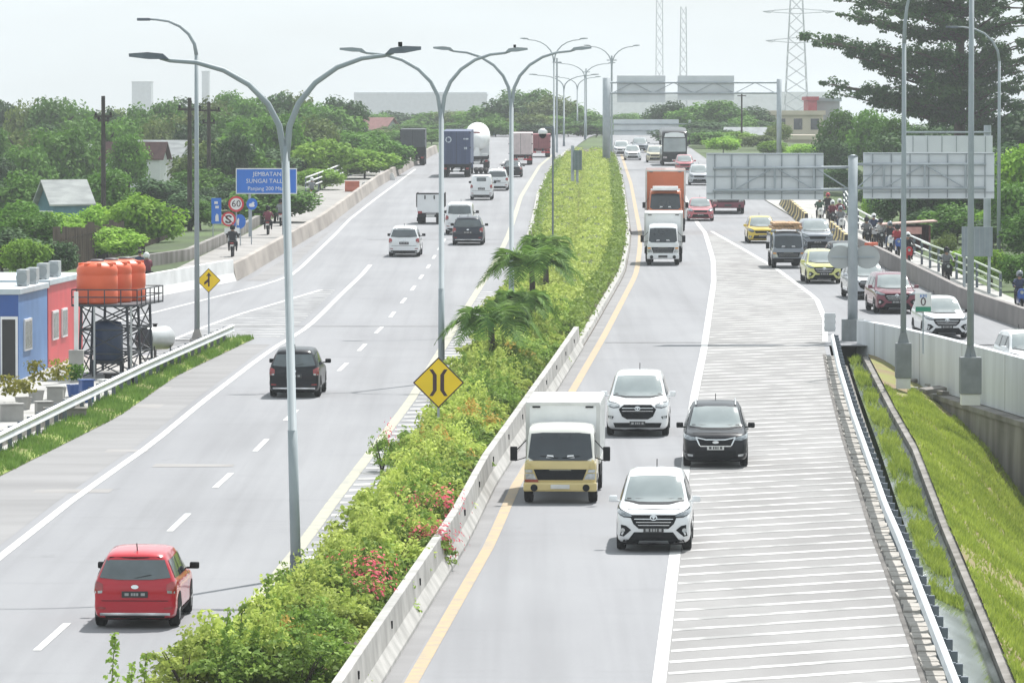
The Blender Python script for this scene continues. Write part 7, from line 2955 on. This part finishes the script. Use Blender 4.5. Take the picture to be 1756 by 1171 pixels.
def biker(px, py, away, m, bike, shirt, trouser, helmet, blabel, plabel, pos=None):
    p = P(px, py) if pos is None else pos
    th = (PI - m) if away else -m
    M4 = Matrix.Translation(p) @ Matrix.Rotation(th, 4, 'Z')
    bc = {'black': P_BLACK, 'red': P_RED, 'white': P_WHITE, 'blue': paint('bike_blue', (.04, .10, .35)), 'silver': P_SILVER}[bike]
    t = thing('motorbike', blabel, 'motorbike', M4 @ Vector((0, .56 if not away else -.64, 0)), (math.atan(K) * math.cos(th), 0, th))
    for nm, d in (('body', BIKE_B), ('front_shield', BIKE_S), ('handlebar', BIKE_H), ('headlight', BIKE_L), ('seat', BIKE_T), ('number_plate', BIKE_P), ('tail_light', BIKE_R)):
        o = link(nm, d, t)
        if nm in ('body', 'front_shield'):
            slots(o, [bc if nm == 'front_shield' else (bc if bike in ('red', 'white', 'blue') else P_BLACK)])
    a, b = wheel_meshes(.28, .11)
    for y in (-.58, .66):
        w = link('wheel', a, t, (0, y, .28))
        link('rim', b, w)
    o = link('person', RIDER, None)
    tag(o, plabel, 'person', None)
    o.location = t.location
    o.rotation_euler = t.rotation_euler
    slots(o, [CL[shirt], CL[trouser], SKIN, SHOE])
    h = link('helmet', HELM, o, (0, .06, 1.60))
    slots(h, [{'black': BLACK, 'white': WHITE_PAINT, 'red': P_RED, 'grey': P_GREY, 'green': paint('helmet_green', (.05, .2, .1))}[helmet]])
    link('visor', VISR, h, (0, 0, -.02))
    return t


biker(1407, 383, False, -.03, 'white', 'green', 'black', 'grey', 'white motorbike, farthest of the oncoming row right of the striped blocks', 'rider in dark green on the farthest oncoming motorbike')
biker(1429, 391, False, -.03, 'black', 'maroon', 'black', 'white', 'black motorbike second from the far end, ridden in maroon', 'rider in maroon with a white helmet on the second far motorbike')
biker(1441, 388, False, -.03, 'red', 'maroon', 'jeans', 'white', 'dark red motorbike just right of the maroon rider', 'rider in a maroon jacket right behind the other maroon rider')
biker(1443, 402, False, -.03, 'white', 'grey', 'jeans', 'grey', 'white motorbike left of the gantry pole and below the two maroon riders', 'rider in grey on the white motorbike left of the gantry pole')
biker(1488, 425, False, -.04, 'black', 'grey', 'black', 'black', 'black motorbike just right of the gantry pole', 'rider in a grey jacket just right of the gantry pole')
biker(1512, 428, False, -.04, 'black', 'white', 'black', 'black', 'black motorbike behind the orange plastic barrier', 'rider in a white top and black helmet behind the orange barrier')
biker(1528, 434, False, -.04, 'white', 'black', 'jeans', 'grey', 'white motorbike squeezed between the white topped and red clad riders', 'rider in black on the white motorbike left of the parapet lamp')
biker(1541, 440, False, -.04, 'blue', 'red', 'jeans', 'black', 'blue motorbike directly behind the left parapet lamp post', 'rider in red directly behind the left parapet lamp post')
biker(1559, 456, False, -.05, 'red', 'black', 'black', 'white', 'red motorbike nearest of the oncoming row, below the red hut', 'rider in black with a white helmet below the red hut')
biker(1626, 486, False, -.05, 'black', 'grey', 'black', 'black', 'lone dark motorbike halfway along the right outer wall path', 'lone rider in grey halfway along the right outer wall path')
biker(1752, 534, False, -.06, 'blue', 'navy', 'black', 'grey', 'dark blue motorbike at the right frame edge', 'rider in navy at the right frame edge')
biker(459, 403, True, -.0, 'black', 'maroon', 'black', 'black', 'black motorbike riding away just left of the nearest lamp post', 'rider in maroon seen from behind left of the nearest lamp post')
biker(481, 388, True, .0, 'white', 'grey', 'black', 'black', 'white motorbike riding away, partly behind the nearest lamp post', 'rider in grey partly behind the nearest lamp post')
biker(534, 345, True, .02, 'black', 'grey', 'black', 'white', 'motorbike riding away by the start of the white railing', 'rider in grey with a white helmet by the start of the white railing')
biker(398, 441, True, .0, 'black', 'black', 'black', 'black', 'black motorbike behind the end of the white barrier', 'rider all in black behind the end of the white barrier')
biker(256, 497, True, -.3, 'black', 'maroon', 'black', 'white', 'motorbike hidden behind the white barrier near the orange tanks', 'rider with a white helmet showing above the white barrier')
biker(1500, 418, False, -.04, 'silver', 'navy', 'black', 'white', 'silver motorbike between the grey jacketed and white topped riders', 'rider in navy with a white helmet between grey and white clad riders')
biker(1421, 376, False, -.03, 'black', 'black', 'jeans', 'red', 'black motorbike between the green and maroon clad far riders', 'rider in black with a red helmet at the far end of the row')
o = link('person', STANDER, None, P(240, 492))
tag(o, 'person in navy walking behind the white barrier right of the tanks', 'person')
slots(o, [CL['navy'], CL['black'], SKIN, SHOE])
o.rotation_euler = (0, 0, 2.6)
hb_ = NB()
lathe(hb_, [(.095, -.04), (.10, .02), (.085, .08), (.04, .11), (.01, .115)], 14, c=(0, -.01, 1.64))
obj('hair', hb_, pmat('dark_hair', (.012, .01, .01), .6), o, True)
